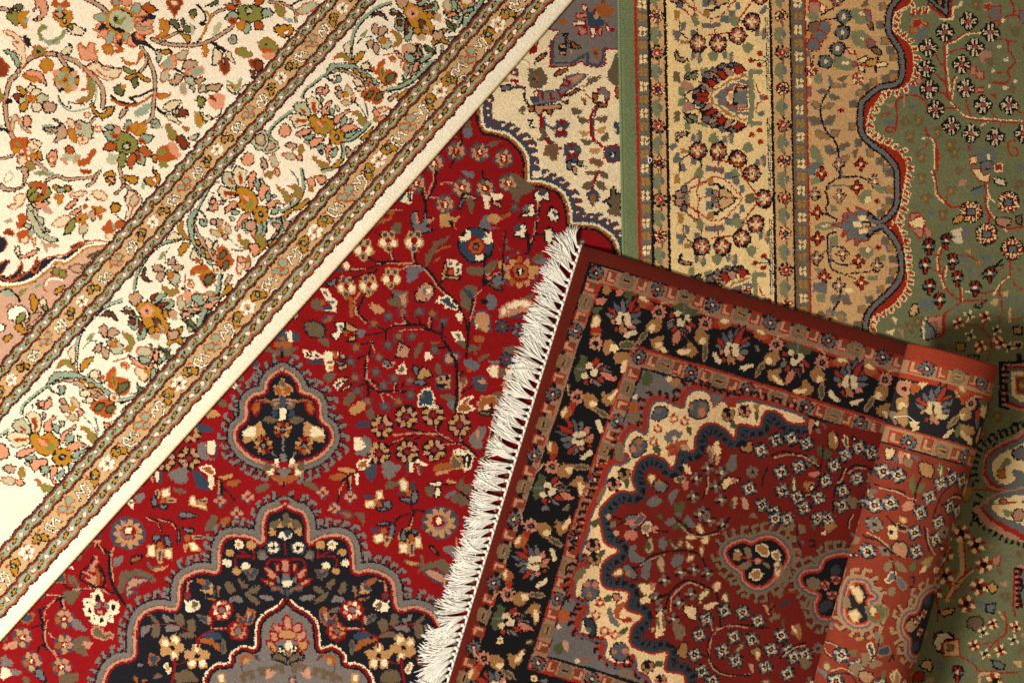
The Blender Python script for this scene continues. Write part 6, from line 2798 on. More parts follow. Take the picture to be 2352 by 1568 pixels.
def field(w):
    w.ow = 11
    w.run('''T 0 1
g mb -400,1000 0,1060 150,1060 300,1020 430,930 520,850 620,840 700,780 800,700 980,690 1100,640 1400,700 900,1400 0,2400 -800,2400
g N -200,900 30,960 160,950 280,900 400,820 500,790 570,790 700,720 780,680 980,660 980,690 800,700 690,760 610,820 500,830 420,900 300,990 150,1030 0,1020 -200,980
g No 0,860 60,820 90,830 50,900 20,950 -30,960
g No 100,980 170,900 200,840 210,880 180,950 140,1000
g No 290,920 330,820 350,800 370,860 330,930
g No 640,710 680,680 770,650 780,680 700,720
l o 14 -100,880 40,1000 150,1000 290,900 400,810 520,780 600,770 690,710 770,660 900,640 1000,660
l w 20 -100,1030 30,1045 160,1040 300,990 430,890 510,820 600,830 700,760 800,690 970,675
l y 18 -100,1055 50,1068 180,1055 320,1005 440,910 520,838 610,850 710,780 810,706 960,692
g NN 0,620 40,620 60,680 30,730 -20,740
l o 12 0,610 50,620 65,680 30,740
g Gb 810,790 860,760 930,730 940,770 850,810
g nb 630,900 700,860 780,880 800,920 740,940
g gb 740,900 780,860 830,840 800,920
g gb 470,930 510,890 560,910 540,960 490,960
g gb 540,930 600,920 610,970 560,990
l o 16 560,1010 550,980 480,970 410,1020 400,1080 430,1110
l w 18 580,1010 520,990 450,1000 420,1050
g gt 310,1080 350,1040 390,1050
g yk 500,1100 560,1060 600,1060 520,1140
l k 24 0,1110 80,1090 160,1150 180,1200
g t 10,1110 80,1100 140,1150 60,1150
g g 170,1130 200,1090 250,1090 190,1150
g yk 270,1180 300,1130 350,1190 340,1280 300,1300
g wk 80,1280 140,1240 230,1260 270,1310 230,1370 150,1390 80,1360
g gk 150,1360 200,1300 240,1320 220,1380 160,1400
g to 60,1250 100,1220 110,1260
g xk 360,1190 410,1170 430,1250 400,1280
g gk 390,1250 440,1240 430,1300
g uk 240,1400 320,1310 390,1310 330,1370 260,1420
g yk 130,1430 200,1400 230,1460 300,1420 340,1420 250,1480 190,1500
e wk 15 1440 36 40
g yk 30,1540 90,1500 120,1520 60,1568
T 0 0
l k 48 0,80 60,90 100,120
l n 26 0,80 60,90 100,120
l k 50 790,-10 850,20 920,60 980,110
l n 28 780,-10 850,20 920,60 980,110
l k 52 130,720 190,630 260,550 350,510 430,495 530,505 630,540 700,570 780,640 860,710 930,790 950,880 945,990
l n 30 130,720 190,630 260,550 350,510 430,495 530,505 630,540 700,570 780,640 860,710 930,790 950,880 945,990
l k 52 130,1280 90,1200 60,1080 50,960 70,830 100,740 150,690
l n 30 130,1280 90,1200 60,1080 50,960 70,830 100,740 150,690
l k 46 530,500 580,570 630,640
l n 24 540,510 580,570 630,640
l k 42 100,930 60,940
l k 44 1300,440 1350,510 1390,600 1420,700 1425,830 1410,950 1395,1080 1320,1140
l n 24 1300,440 1350,510 1390,600 1420,700 1425,830 1410,950 1395,1080 1320,1140
l k 40 1350,530 1340,600 1280,670
l n 22 1350,530 1330,600 1280,670
l k 26 1430,980 1480,1030 1530,1050
l k 44 1400,360 1500,400 1650,420 1800,415 1930,380 2030,320 2110,270 2140,240
l n 24 1400,360 1500,400 1650,420 1800,415 1930,380 2030,320 2110,270 2140,240
l k 34 1480,380 1570,330 1660,290
l n 16 1480,380 1570,330 1660,290
l k 30 1950,390 2010,430 2060,470
l k 34 1940,150 2000,110 2060,90
l n 16 1940,150 2000,110 2060,90
l k 28 1370,420 1430,470 1470,500
l k 36 870,1080 830,1140 800,1160
l n 18 890,1070 830,1140
l k 34 0,1460 60,1450 120,1430
l n 18 0,1470 60,1450 120,1430
l k 30 0,1190 40,1190 80,1210
# daisy at upper left and buds around it
g Gk 130,60 190,40 220,80 160,110
g gk 90,100 150,110 200,170 160,240 90,200 60,150
g yo 150,140 220,110 240,180 240,260 190,220
g y 200,100 270,110 240,150
g t 210,190 280,160 240,220
g rk 80,90 120,80 110,130
g pk 310,100 330,30 310,-10 400,-10 440,60 420,140 370,190 310,180 370,140 360,70
g o 480,60 500,-10 560,30 600,-10 650,50 600,80
g yo 500,110 580,90 660,120 650,200 600,250 540,220 500,170
g nk 510,120 560,110 600,140 550,170
g t 530,60 560,60 570,110 530,110
g xk 580,180 610,180 600,220
g xk 610,260 660,220 730,250 790,290 740,330 660,310
g gk 620,250 660,220 670,280
g t 340,280 400,230 450,260 420,280 380,280 400,350 470,370 550,330 590,270 610,300 560,380 480,420 380,380
g g 350,280 400,235 430,265 385,290 390,350 460,390 560,330 585,280 590,310 540,370 470,400 380,360
g xo 40,290 110,290 180,340 230,420 240,580 190,620 190,520 100,480 160,460 110,390 170,390
g tk 40,470 90,460 170,530 180,640 120,540 60,490
g Nk 210,340 260,350 280,410 250,430
g go 300,470 330,420 380,430 430,460 380,510 310,510
e k 355 475 18
g xk 570,490 600,440 650,420 660,470 620,510
h k 620,400 655,400 655,430 630,430
g po 720,400 760,420 790,450 820,400 870,400 870,480 890,540 790,560 730,500
g y 860,470 900,460 890,500
g ro -40,530 20,540 80,620 70,690 20,710 -40,700
g yo 370,570 420,540 490,570 480,640 400,670
g y 400,570 450,560 440,600
g pk 210,690 280,640 360,660 420,720 430,790 360,740 300,720 250,700
g yo 210,690 260,690 330,710 380,750 300,750 240,730
e k 605 735 122
e p 530 670 42 34
e p 680 680 36 34
e p 545 780 42 36
e p 680 800 40 36
e y 600 650 34 30
e y 700 745 34 26
e y 620 830 32 30
e y 520 730 28
r tytytttr 600 735 78 8
e y 600 735 36
e r 600 735 18
g xo 800,620 880,580 960,600 1110,640 1100,700 1000,740 920,720 880,680
l k 14 790,610 850,575 900,565 980,620 1120,630
l o 12 880,640 960,700 1040,720
l o 12 930,610 960,640 1000,650
g go 770,620 800,700 860,740 870,850 850,900 790,940 700,930 800,880 820,830 750,830 810,790 800,720
l t 16 860,740 890,850 850,970 760,1010 640,1020 560,960 530,880
l k 12 540,880 570,950 650,1000 630,940 680,950 780,960
g yk 830,940 870,960 880,1010 940,1050 1000,990 1050,980 1040,1040 980,1080 910,1080 850,1030
# small sprays
g yk 150,800 200,800 250,840 240,880 190,860
g rk 120,900 160,860 200,880 180,940
g sk 170,920 230,880 240,950 200,960
e xk 290 820 46 40
e xk 330 850 46 36
e sk 390 910 56 50
e xk 340 990 50 44
r yoyoooo 285 910 46 5
g yk 190,960 260,930 250,1000 190,1030
g nk 390,970 450,930 520,980 480,1040 420,1030
g go -40,830 10,830 30,900 10,940 -40,940
g so 100,1090 150,1060 200,1110 270,1200 280,1230 200,1180 150,1110 130,1180 110,1200
g pk 210,1080 260,1060 290,1110 280,1170 220,1160
g t 0,1150 30,1160 0,1180
g t 390,1160 480,1140 500,1220 440,1240
g nk 410,1190 490,1170 560,1160 490,1090 560,1130 620,1190 600,1270 490,1310 520,1240
g sk 470,1190 530,1180 520,1220
e xo 650 1130 36 34
e xo 800 1060 30 26
e xo 900 1190 36 28
g sk 680,1180 720,1100 790,1130 850,1160 850,1230 830,1280 770,1250 690,1230
g no 690,1160 740,1150 740,1190
g yo 620,1200 680,1180 700,1250 700,1310 640,1280
e xo 755 1290 50 40
e o 760 1280 16
g oo 100,1300 160,1270 240,1270 250,1330 200,1380 140,1400 110,1360
g g 130,1320 180,1310 180,1350
g yo 110,1370 170,1360 180,1410 120,1410
e xk 310 1340 66 66
e xo 300 1345 44 40
e t 260 1390 50 40
r xoxoooo 235 1390 50 5
g yk 340,1400 380,1400 390,1470 350,1460
g yo 280,1430 330,1410 340,1470 290,1480
g nk 150,1450 200,1420 230,1480 180,1510
e xo 210 1480 44 40
g go 240,1500 300,1480 320,1550 250,1560
l k 44 300,1470 370,1520 430,1580
l n 24 300,1470 370,1520 430,1580
g pk 430,1450 470,1390 520,1390 510,1500 480,1530
g xo 450,1460 490,1440 490,1510
g ok 590,1370 640,1340 690,1390 640,1420
g s 560,1430 620,1410 740,1420 720,1480 650,1480
g n 550,1450 620,1450 620,1510 570,1490
g n 680,1440 740,1430 720,1490 670,1500
g oo 730,1480 800,1450 860,1370 880,1400 820,1490 770,1520 720,1520
# big daisy at the top
e x 1100 200 10
f to 1020,180 850,150 90
f po 1000,240 850,270 90
f Nk 1010,230 880,280 60
f po 1020,290 890,340 90
f to 1050,290 970,420 90
f po 1090,300 1090,460 100
f Nk 1090,340 1100,440 50
f po 1090,300 1090,380 60
f to 1150,300 1210,440 90
f po 1190,330 1260,440 90
f Nk 1210,310 1360,420 110
f po 1250,300 1310,370 60
f po 1230,250 1420,300 110
f to 1240,220 1410,260 100
f po 1240,170 1420,220 110
f Nk 1240,150 1430,160 80
f po 1230,190 1320,170 50
f po 1210,110 1380,130 90
f to 1200,100 1320,60 100
f ok 1300,60 1450,100 90
f po 1150,70 1180,-60 100
f to 1080,80 1060,-60 100
f to 1050,60 1080,-30 70
g yo 960,470 950,420 1010,420 1050,460 1020,500
g oo 1060,470 1110,430 1130,470 1080,490
e y 1110 190 135
e k 1112 196 112 106
g s 1010,150 1050,100 1130,110 1190,140 1230,210 1220,270 1170,300 1100,260 1040,240 1010,200
g g 1040,150 1080,150 1100,190 1150,150 1160,180 1120,210 1130,240 1080,220 1050,220
e k 1065 180 20
# green daisy
g gk 1040,1260 1110,1210 1200,1240 1270,1310 1250,1390 1150,1420 1080,1390 1040,1330
f no 1100,1250 1030,1120 80
f tk 1180,1220 1190,1100 90
f ro 1180,1220 1180,1150 40
f yo 1230,1230 1350,1130 110
f yo 1210,1220 1260,1120 70
f tk 1090,1280 940,1220 90
f ro 1090,1270 1010,1230 40
f ok 1070,1330 950,1370 90
f tk 1270,1290 1420,1260 90
f ro 1270,1300 1340,1300 44
f ok 1270,1360 1410,1430 90
f tk 1250,1390 1320,1530 100
f ro 1250,1400 1290,1480 44
f ok 1230,1400 1190,1560 80
f gk 1130,1400 1100,1568 80
g yk 1390,1440 1450,1420 1430,1500
e k 1160 1340 44
e s 1160 1345 26
f tk 1060,1180 960,1160 50
g s 1000,1420 1080,1420 1060,1500 980,1500
# other sprays to the right
g yo 1470,180 1530,190 1560,250 1540,330 1470,350 1420,350 1510,290 1470,270
g yo 1120,530 1170,570 1240,580 1300,470 1310,510 1270,580 1200,600 1150,580
g ro 1540,0 1590,-20 1670,-20 1660,60 1610,150 1590,110 1540,60
g xo 1560,10 1620,10 1640,50 1600,60
g Gk 1560,190 1620,190 1650,250 1630,270 1570,230
g Gk 1660,200 1690,170 1700,230 1790,250 1760,300 1690,290
g yk 1640,290 1750,350 1730,400 1660,320
g Gk 1740,110 1790,90 1810,130 1770,170
g y 1740,150 1780,150 1780,190
g s 1750,200 1790,290 1760,330
l k 22 1810,50 1880,120 1890,190 1840,220 1900,240 1860,330 1810,400
l y 22 1900,110 1930,180 1890,260 1850,350
g s 1950,310 1990,220 2030,210 2020,290 1950,340
g Gk 1880,60 1960,20 2010,0 1980,50
e tk 2140 370 40
e o 2135 372 14
g go 2160,460 2230,440 2330,500 2260,530 2180,510
g yo 1860,420 1910,420 1910,510 1880,520
g xk 1950,500 1980,440 2040,490 2040,520 2020,580 1960,600
g xk 2060,460 2120,490 2160,590 2080,520
g ro 2010,580 2060,530 2110,600 2080,690 2030,640
g sk 2040,560 2060,540 2070,600
g gk 1140,610 1200,640 1250,650 1220,690 1150,660
g yk 1150,720 1220,690 1290,680 1380,740 1340,760 1270,710 1190,740
g Gk 1210,730 1260,710 1270,780 1240,820
g Gk 1050,830 1090,780 1140,820 1130,880 1080,870
e y 1140 800 26
l k 24 1020,880 1080,930 1200,960 1250,940 1200,900 1290,880 1400,830
l o 24 1030,920 1130,970 1240,970 1320,930 1390,880
g t 1220,1050 1310,970 1390,950 1370,1030 1290,1070
g nk 1100,1090 1120,1010 1180,1000 1140,1060
g sk 1430,480 1480,460 1490,520 1450,580
g yk 1470,470 1550,450 1570,490 1510,500
g po 1470,610 1530,560 1590,500 1620,560 1600,630 1530,640
g t 1490,600 1550,520 1570,560 1590,610
g so 1630,500 1730,460 1700,540 1650,560
g so 1480,670 1550,650 1540,740 1480,750
L k 22 1600,630 1690,680 1720,700
g nk 1680,600 1720,550 1800,560 1800,610 1740,650 1690,640
g no 1690,690 1740,640 1760,680
g tp 1740,680 1800,620 1860,620 1870,660 1820,700
g nk 1570,740 1620,690 1680,710 1640,780 1580,780
g tp 1650,800 1700,770 1710,840 1680,870
g sk 1690,720 1760,700 1800,760 1740,790
g nk 1780,740 1850,710 1880,730 1830,780
g sk 1740,800 1780,790 1790,850
e y 1840 810 28
g sk 1820,840 1890,780 1900,850
g uk 1890,800 1960,770 2050,780 2010,830 1930,840
g gk 1810,920 1840,880 1890,920 1860,990 1830,980
g p 1920,890 1980,860 2060,870 2060,980 1990,1010 1930,970
g r 1915,870 1960,880 1990,930 1950,920
g yt 2090,740 2140,770 2170,800 2200,740 2230,730 2200,820 2150,830
g xk 2080,780 2130,800 2170,870 2110,840
g xk 2180,860 2240,790 2280,790 2220,860
g yo 1440,860 1510,860 1570,870 1500,910 1450,890
g xk 1500,990 1560,930 1660,930 1640,980 1560,1030
g xk 1510,1050 1590,1060 1660,1140 1570,1110
g rk 1590,1050 1680,990 1740,1050 1670,1080
g sk 1580,1040 1640,1000 1640,1050
e tk 1430 1140 44
e o 1430 1140 14
g yt 1780,1040 1850,1050 1880,1130 1820,1170
g xk 1840,1030 1890,1060 1950,1080 1900,1120 1860,1080
l k 14 2040,1000 2020,1060 1960,1090
g go 1520,1150 1570,1150 1620,1230 1600,1290 1550,1270
g rk 1620,1280 1660,1240 1740,1310 1730,1350 1680,1370
g sk 1720,1270 1790,1240 1830,1240 1780,1290
g oo 1440,1390 1500,1340 1590,1350 1590,1410 1630,1450 1560,1480 1460,1470
g g 1450,1400 1490,1360 1530,1390 1480,1430
g p 1540,1340 1600,1310 1630,1360 1660,1440 1610,1440
g g 1460,1500 1520,1480 1550,1530 1490,1550
g gk 2180,90 2250,50 2400,70 2420,170 2350,200 2220,190
f tk 2200,140 2060,170 90
f ro 2180,200 2090,200 60
f tk 2280,200 2260,330 90
f yo 2240,190 2190,290 80
f ok 2180,80 2050,50 70
f tk 2200,50 2140,-30 80
f ro 2200,40 2170,-20 40
f ok 2350,200 2420,280 90
f tk 2400,120 2520,130 90
f ok 2350,50 2430,-40 80
e k 2290 100 40
e s 2290 100 24
g ro 2290,560 2352,540 2400,580 2400,620 2320,630
g rk 2300,640 2352,660 2320,720
T 1 0
g go 170,50 240,60 270,130 220,160
l k 34 120,20 230,30 300,60 360,110 370,200
l n 16 120,20 230,30 300,60 360,110 370,200
g so 380,110 440,40 540,10 560,60 520,110 420,140
l k 22 330,50 380,20 480,-20
g yk 170,260 230,230 320,240 340,300 270,350 200,320
g wo 240,310 300,270 290,320
g t 240,170 320,170 350,210 290,210
g go 20,400 90,350 180,400 210,450 160,500 60,480
g oo 60,450 140,460 120,530
g p 60,500 200,480 180,540 80,550
g rk 0,560 60,570 50,640 0,650
e k 90 410 10
T 0 1
g nk 0,120 60,150 150,160 210,100 200,20 160,-30 260,-20 240,90 190,170 90,190 0,170
g wn 40,70 90,0 120,60 60,110
l k 40 430,90 520,50 620,80 750,70 850,60 920,10
l n 20 430,90 520,50 620,80 750,70 850,60 920,10
l k 40 880,60 850,110 800,140
l n 20 880,60 850,110 800,140
l k 40 1100,-20 1120,60 1140,120 1180,160 1250,210
l n 22 1100,-20 1120,60 1140,120 1180,160 1250,210
l k 36 1140,130 1090,190 1060,210
l n 18 1140,130 1090,190 1060,210
g gt 310,30 380,0 480,30 440,50
g ro 740,-10 840,0 820,30 760,20
g gk 260,110 380,100 450,150 460,230 400,280 280,290 250,220 270,160
g oo 280,130 400,110 420,210 330,280 350,170
g gk 260,250 330,180 380,200 300,290
g xk 330,180 370,160 390,230
g pk 320,300 400,290 450,280 430,330 350,350
g n 380,340 440,330 500,390 420,400
g yk 480,160 510,130 560,160 540,190
g yk 590,140 640,140 650,180 600,190
g tk 520,180 570,150 600,190 550,210
g yo 510,230 580,220 570,290 540,310
g xo 70,330 140,300 130,240 240,210 210,300 150,350
g sk 260,310 330,350 350,420 400,430 400,500 460,560 400,570 530,630 470,660 370,610 320,560 290,480 250,430
l k 10 260,340 330,430 370,520 430,600
l k 10 300,360 330,460
l k 10 360,470 430,560
g oo 160,420 210,400 250,450 200,490
e o 180 500 40 36
g sk 210,500 270,490 280,540
g ro 30,570 90,540 130,580 90,600
g oo 160,580 250,540 290,600 200,650
e t 285 570 26 32
g xo 190,640 240,600 270,620 230,670
g xo 290,640 330,620 320,690
g t 30,470 90,440 80,490
g n 60,450 110,440 110,480
g yk 960,20 1040,10 1060,110 1010,130 970,80
g pk 980,60 1040,60 1050,120
g yk 1130,50 1190,50 1270,60 1250,120 1170,100
g xo 640,220 720,190 790,190 760,230 680,240
g xo 840,200 920,180 980,240 940,280 860,240
g pk 600,340 660,280 720,260 680,320 620,360
g pk 640,400 700,350 770,340 700,410
g Nk 770,290 810,250 790,310
e w 780 320 44 50
e o 780 330 26
g yo 840,330 920,340 970,360 900,400
g pk 830,400 860,350 880,430 850,470
g oo 890,400 940,410 920,450
g pt 780,400 820,390 850,440
g xo 480,490 600,410 650,450 560,520
g gk 580,580 640,470 690,440 690,510 640,580
g yo 700,410 800,400 800,470 720,480
e k 735 450 14
g so 730,500 800,500 790,570 740,580
l k 12 760,580 770,640 800,640
g yk 1330,60 1340,110 1400,150 1460,120 1470,40 1400,-20 1430,60
g wo 1390,90 1430,60 1440,110
g xk 1160,220 1210,190 1280,230 1310,280 1250,400 1180,460 1140,450 1170,340 1150,260
g so 1200,240 1260,220 1270,300 1200,330
l o 14 1270,280 1220,350 1190,440
g yk 1020,330 1060,300 1110,320 1080,380 1030,380
L k 14 1060,400 1130,460
g t 1290,110 1330,120 1320,180
g oo 940,540 1000,460 1050,490 1100,460 1140,500 1070,540 1010,580
g t 1020,490 1050,480 1050,540
g xo 970,600 1050,560 1090,580 1020,650
g p 1040,590 1080,590 1070,630
g xk 140,710 170,700 190,760 160,780
g pk 160,780 240,770 340,720 330,760 250,800 180,810
g n 360,610 410,660 540,680 520,710 440,710 440,770 400,700
''')
    w.run('''T 0 0
M z1 0 0
f go -46,0 46,0 44 .2
E
M z2 0 0
f yk -44,0 44,0 40 -.2
E
M z3 0 0
f xk -40,0 40,0 46 .1
E
M z4 0 0
l o 12 -50,20 -10,-20 40,0 20,20
E
M z5 0 0
g po -30,-20 10,-34 36,10 -10,30
E
M z6 0 0
f tk -46,0 46,0 36 .25
E
M z7 0 0
l k 12 -60,10 0,-16 60,10
l n 8 -56,20 0,-4 56,20
E''')
    ks = ['z1', 'z2', 'z3', 'z4', 'z5', 'z6', 'z7', 'z4']
    for i, j, n in ((0, 0, 60), (1, 0, 40), (0, 1, 50), (0, 2, 60), (1, 1, 20)):
        w.run(f'T {i} {j}'); w.scatter('c', 0, 0, 2352, 1568, n, 62, ks, 30 + i*4 + j)
cream_rug()
CW.ragged(.20, 8)
GAIN = {'red': .92, 'green': 1.05, 'cream': .95, 'small': .9, 'back': 1.0}
# ---------------------------------------------------------------- building the rugs
def srgb(c):
    c = np.asarray(c, float)/255
    return np.where(c <= .04045, c/12.92, ((c + .055)/1.055)**2.4)
def tagged(o, label=None, cat=None, kind=None, group=None):
    if label: o['label'] = label
    if cat: o['category'] = cat
    if kind: o['kind'] = kind
    if group: o['group'] = group
    return o
def link(name, me, parent=None, mat=None):
    o = bpy.data.objects.new(name, me); COL.objects.link(o)
    if parent: o.parent = parent
    if mat and not me.materials: me.materials.append(mat)
    return o
def empty(name, loc=(0, 0, 0)):
    o = bpy.data.objects.new(name, None); COL.objects.link(o); o.location = loc; o.empty_display_size = .1
    return o
def nodes(name):
    m = bpy.data.materials.new(name); m.use_nodes = True
    return m, m.node_tree.nodes, m.node_tree.links, m.node_tree.nodes['Principled BSDF']
def wool(name, vary=.30, fuzz=420.0, bump=.5, dist=.0016, sheen=.15, blot=.10):
    """Dyed wool: the yarn colour of every knot, uneven dye, fine fibre grain and pile relief."""
    m, N, L, bs = nodes(name)
    at = N.new('ShaderNodeAttribute'); at.attribute_name = 'yarn'
    tc = N.new('ShaderNodeTexCoord')
    n1 = N.new('ShaderNodeTexNoise'); n1.inputs['Scale'].default_value = fuzz; n1.inputs['Detail'].default_value = 3; n1.inputs['Roughness'].default_value = .7
    n2 = N.new('ShaderNodeTexNoise'); n2.inputs['Scale'].default_value = 7.0; n2.inputs['Detail'].default_value = 5; n2.inputs['Roughness'].default_value = .65
    L.new(tc.outputs['Object'], n1.inputs['Vector']); L.new(tc.outputs['Object'], n2.inputs['Vector'])
    r1 = N.new('ShaderNodeMapRange'); r1.inputs['From Min'].default_value = .3; r1.inputs['From Max'].default_value = .7
    r1.inputs['To Min'].default_value = 1 - vary; r1.inputs['To Max'].default_value = 1 + vary
    r2 = N.new('ShaderNodeMapRange'); r2.inputs['From Min'].default_value = .3; r2.inputs['From Max'].default_value = .7
    r2.inputs['To Min'].default_value = 1 - blot; r2.inputs['To Max'].default_value = 1 + blot
    L.new(n1.outputs['Fac'], r1.inputs['Value']); L.new(n2.outputs['Fac'], r2.inputs['Value'])
    mu = N.new('ShaderNodeMath'); mu.operation = 'MULTIPLY'; L.new(r1.outputs[0], mu.inputs[0]); L.new(r2.outputs[0], mu.inputs[1])
    mx = N.new('ShaderNodeVectorMath'); mx.operation = 'SCALE'; L.new(at.outputs['Color'], mx.inputs[0]); L.new(mu.outputs[0], mx.inputs['Scale'])
    L.new(mx.outputs[0], bs.inputs['Base Color'])
    bs.inputs['Roughness'].default_value = .95; bs.inputs['Specular IOR Level'].default_value = .12
    bs.inputs['Sheen Weight'].default_value = sheen; bs.inputs['Sheen Roughness'].default_value = .5
    bp = N.new('ShaderNodeBump'); bp.inputs['Strength'].default_value = bump; bp.inputs['Distance'].default_value = dist
    L.new(n1.outputs['Fac'], bp.inputs['Height']); L.new(bp.outputs[0], bs.inputs['Normal'])
    return m
def plain(name, col, vary=.2, scale=300.0, bump=.4, dist=.001, rough=.9):
    m, N, L, bs = nodes(name)
    tc = N.new('ShaderNodeTexCoord'); n1 = N.new('ShaderNodeTexNoise'); n1.inputs['Scale'].default_value = scale; n1.inputs['Detail'].default_value = 4
    L.new(tc.outputs['Object'], n1.inputs['Vector'])
    rp = N.new('ShaderNodeValToRGB'); c = srgb(col)
    rp.color_ramp.elements[0].position = .3; rp.color_ramp.elements[0].color = (*(c*(1 - vary)), 1)
    rp.color_ramp.elements[1].position = .7; rp.color_ramp.elements[1].color = (*np.minimum(c*(1 + vary), .95), 1)
    L.new(n1.outputs['Fac'], rp.inputs[0]); L.new(rp.outputs[0], bs.inputs['Base Color'])
    bs.inputs['Roughness'].default_value = rough; bs.inputs['Specular IOR Level'].default_value = .15
    bp = N.new('ShaderNodeBump'); bp.inputs['Strength'].default_value = bump; bp.inputs['Distance'].default_value = dist
    L.new(n1.outputs['Fac'], bp.inputs['Height']); L.new(bp.outputs[0], bs.inputs['Normal'])
    return m
def sstep(a, b, x):
    t = np.clip((x - a)/(b - a), 0, 1); return t*t*(3 - 2*t)
def to_world(x, y): return (x - 1176)/1000, (784 - y)/1000
def inside(w, x, y, soft):
    """1 well inside a rug's outline, 0 outside, sloping over `soft` mm beyond the edge."""
    dx, dy = x - w.ox, y - w.oy
    u = dx*w.ca + dy*w.sa; v = -dx*w.sa + dy*w.ca
    d = np.minimum(np.minimum(u, w.nu*w.k - u), np.minimum(v, w.nv*w.k - v))
    return sstep(-soft, 4, d)
TH = {'red': .010, 'green': .011, 'cream': .011, 'small': .0095}
def stack(x, y, *under):
    z = np.zeros_like(x)
    for w, t, soft in under: z = z + inside(w, x, y, soft)*t
    return z
def mesh_from(name, co, faces, cols=None):
    me = bpy.data.meshes.new(name); nf = len(faces)
    me.vertices.add(len(co)); me.vertices.foreach_set('co', np.ascontiguousarray(co, np.float32).ravel())
    me.loops.add(nf*4); me.loops.foreach_set('vertex_index', np.ascontiguousarray(faces, np.int32).ravel())
    me.polygons.add(nf); me.polygons.foreach_set('loop_start', np.arange(0, nf*4, 4, dtype=np.int32))
    me.update(calc_edges=True)
    if cols is not None:
        a = me.attributes.new('yarn', 'FLOAT_COLOR', 'FACE')
        a.data.foreach_set('color', np.ascontiguousarray(np.c_[cols, np.ones(nf)], np.float32).ravel())
    return me
def pile(w, th, zbase, seed, gain=1.0, keep=None, bow=None, wave=.0012, edge=9.0, parent=None, mat=None, name='pile'):
    r = np.random.RandomState(seed)
    I, J = np.meshgrid(np.arange(w.nv + 1), np.arange(w.nu + 1), indexing='ij')
    U = J*w.k; V = I*w.k
    inner = (I > 0) & (I < w.nv) & (J > 0) & (J < w.nu)
    ju = U + inner*r.uniform(-.22, .22, U.shape)*w.k; jv = V + inner*r.uniform(-.22, .22, U.shape)*w.k
    if bow is not None: jv = jv + bow(ju)
    X = w.ox + ju*w.ca - jv*w.sa; Y = w.oy + ju*w.sa + jv*w.ca
    d = np.minimum(np.minimum(U, w.nu*w.k - U), np.minimum(V, w.nv*w.k - V))
    zb = zbase(X, Y)
    swell = wave*(np.sin(X/140 + seed) + np.sin(Y/115 + seed*2.1) + np.sin((X + Y)/260))/3
    top = th - .0035*(1 - np.sqrt(np.clip(d/edge, 0, 1))) + swell*np.clip(d/60, 0, 1) + r.normal(0, .00028, U.shape)
    wx, wy = to_world(X, Y)
    n0 = U.size
    co = np.stack([wx, wy, zb + top], -1).reshape(-1, 3)
    idx = np.arange(n0).reshape(U.shape)
    F = np.stack([idx[1:, :-1], idx[1:, 1:], idx[:-1, 1:], idx[:-1, :-1]], -1)
    pal = np.minimum(srgb(w.rgb)*gain, .9)
    cols = pal[w.a]*np.exp(r.normal(0, .07, w.a.shape))[..., None]
    cols = cols*np.exp(r.normal(0, .022, (w.nv, 1)))[..., None]          # dye lots along the weft
    if keep is not None:
        k = keep((J[:-1, :-1] + .5)*w.k, (I[:-1, :-1] + .5)*w.k); F = F[k]; cols = cols[k]
    else: F = F.reshape(-1, 4); cols = cols.reshape(-1, 3)
    # the cut sides down to what the rug lies on
    ring = np.r_[idx[0, :], idx[1:, -1], idx[-1, -2::-1], idx[-2:0:-1, 0]]
    low = co[ring].copy(); low[:, 2] = zb.reshape(-1)[ring] + .0006
    lid = n0 + np.arange(len(ring)); nx = np.roll(np.arange(len(ring)), -1)
    Fs = np.stack([ring, ring[nx], lid[nx], lid], -1)
    ii, jj = ring//(w.nu + 1), ring % (w.nu + 1)
    cs = pal[w.a[np.clip(ii, 0, w.nv - 1), np.clip(jj, 0, w.nu - 1)]]*.9
    if keep is not None:
        q = keep((jj + .5)*w.k, (ii + .5)*w.k); Fs = Fs[q]; cs = cs[q]
    me = mesh_from(name, np.vstack([co, low]), np.vstack([F, Fs]), np.vstack([cols, cs]))
    return link(name, me, parent, mat)
def tube(pts, rad, seg=6, closed=False):
    """vertices and faces of a tube along a list of points (radius may vary)"""
    P = [Vector(p) for p in pts]; n = len(P); V = []; F = []
    rad = [rad]*n if not hasattr(rad, '__len__') else rad
    up = Vector((0, 0, 1))
    for i, p in enumerate(P):
        t = (P[min(i + 1, n - 1)] - P[max(i - 1, 0)]).normalized()
        a = t.cross(up)
        a = a.normalized() if a.length > 1e-6 else Vector((1, 0, 0)); b = a.cross(t).normalized()
        for k in range(seg):
            q = 2*math.pi*k/seg; V.append(p + (a*math.cos(q) + b*math.sin(q))*rad[i])
    for i in range(n - 1):
        for k in range(seg):
            F.append((i*seg + k, i*seg + (k + 1) % seg, (i + 1)*seg + (k + 1) % seg, (i + 1)*seg + k))
    F.append(tuple(range(seg - 1, -1, -1))); F.append(tuple((n - 1)*seg + k for k in range(seg)))
    return V, F
def tubes_mesh(name, lst, smooth=True):
    V = []; F = []
    for v, f in lst:
        o = len(V); V += [tuple(q) for q in v]; F += [tuple(i + o for i in g) for g in f]
    me = bpy.data.meshes.new(name); me.from_pydata(V, [], F); me.update()
    if smooth: me.polygons.foreach_set('use_smooth', [True]*len(F))
    return me
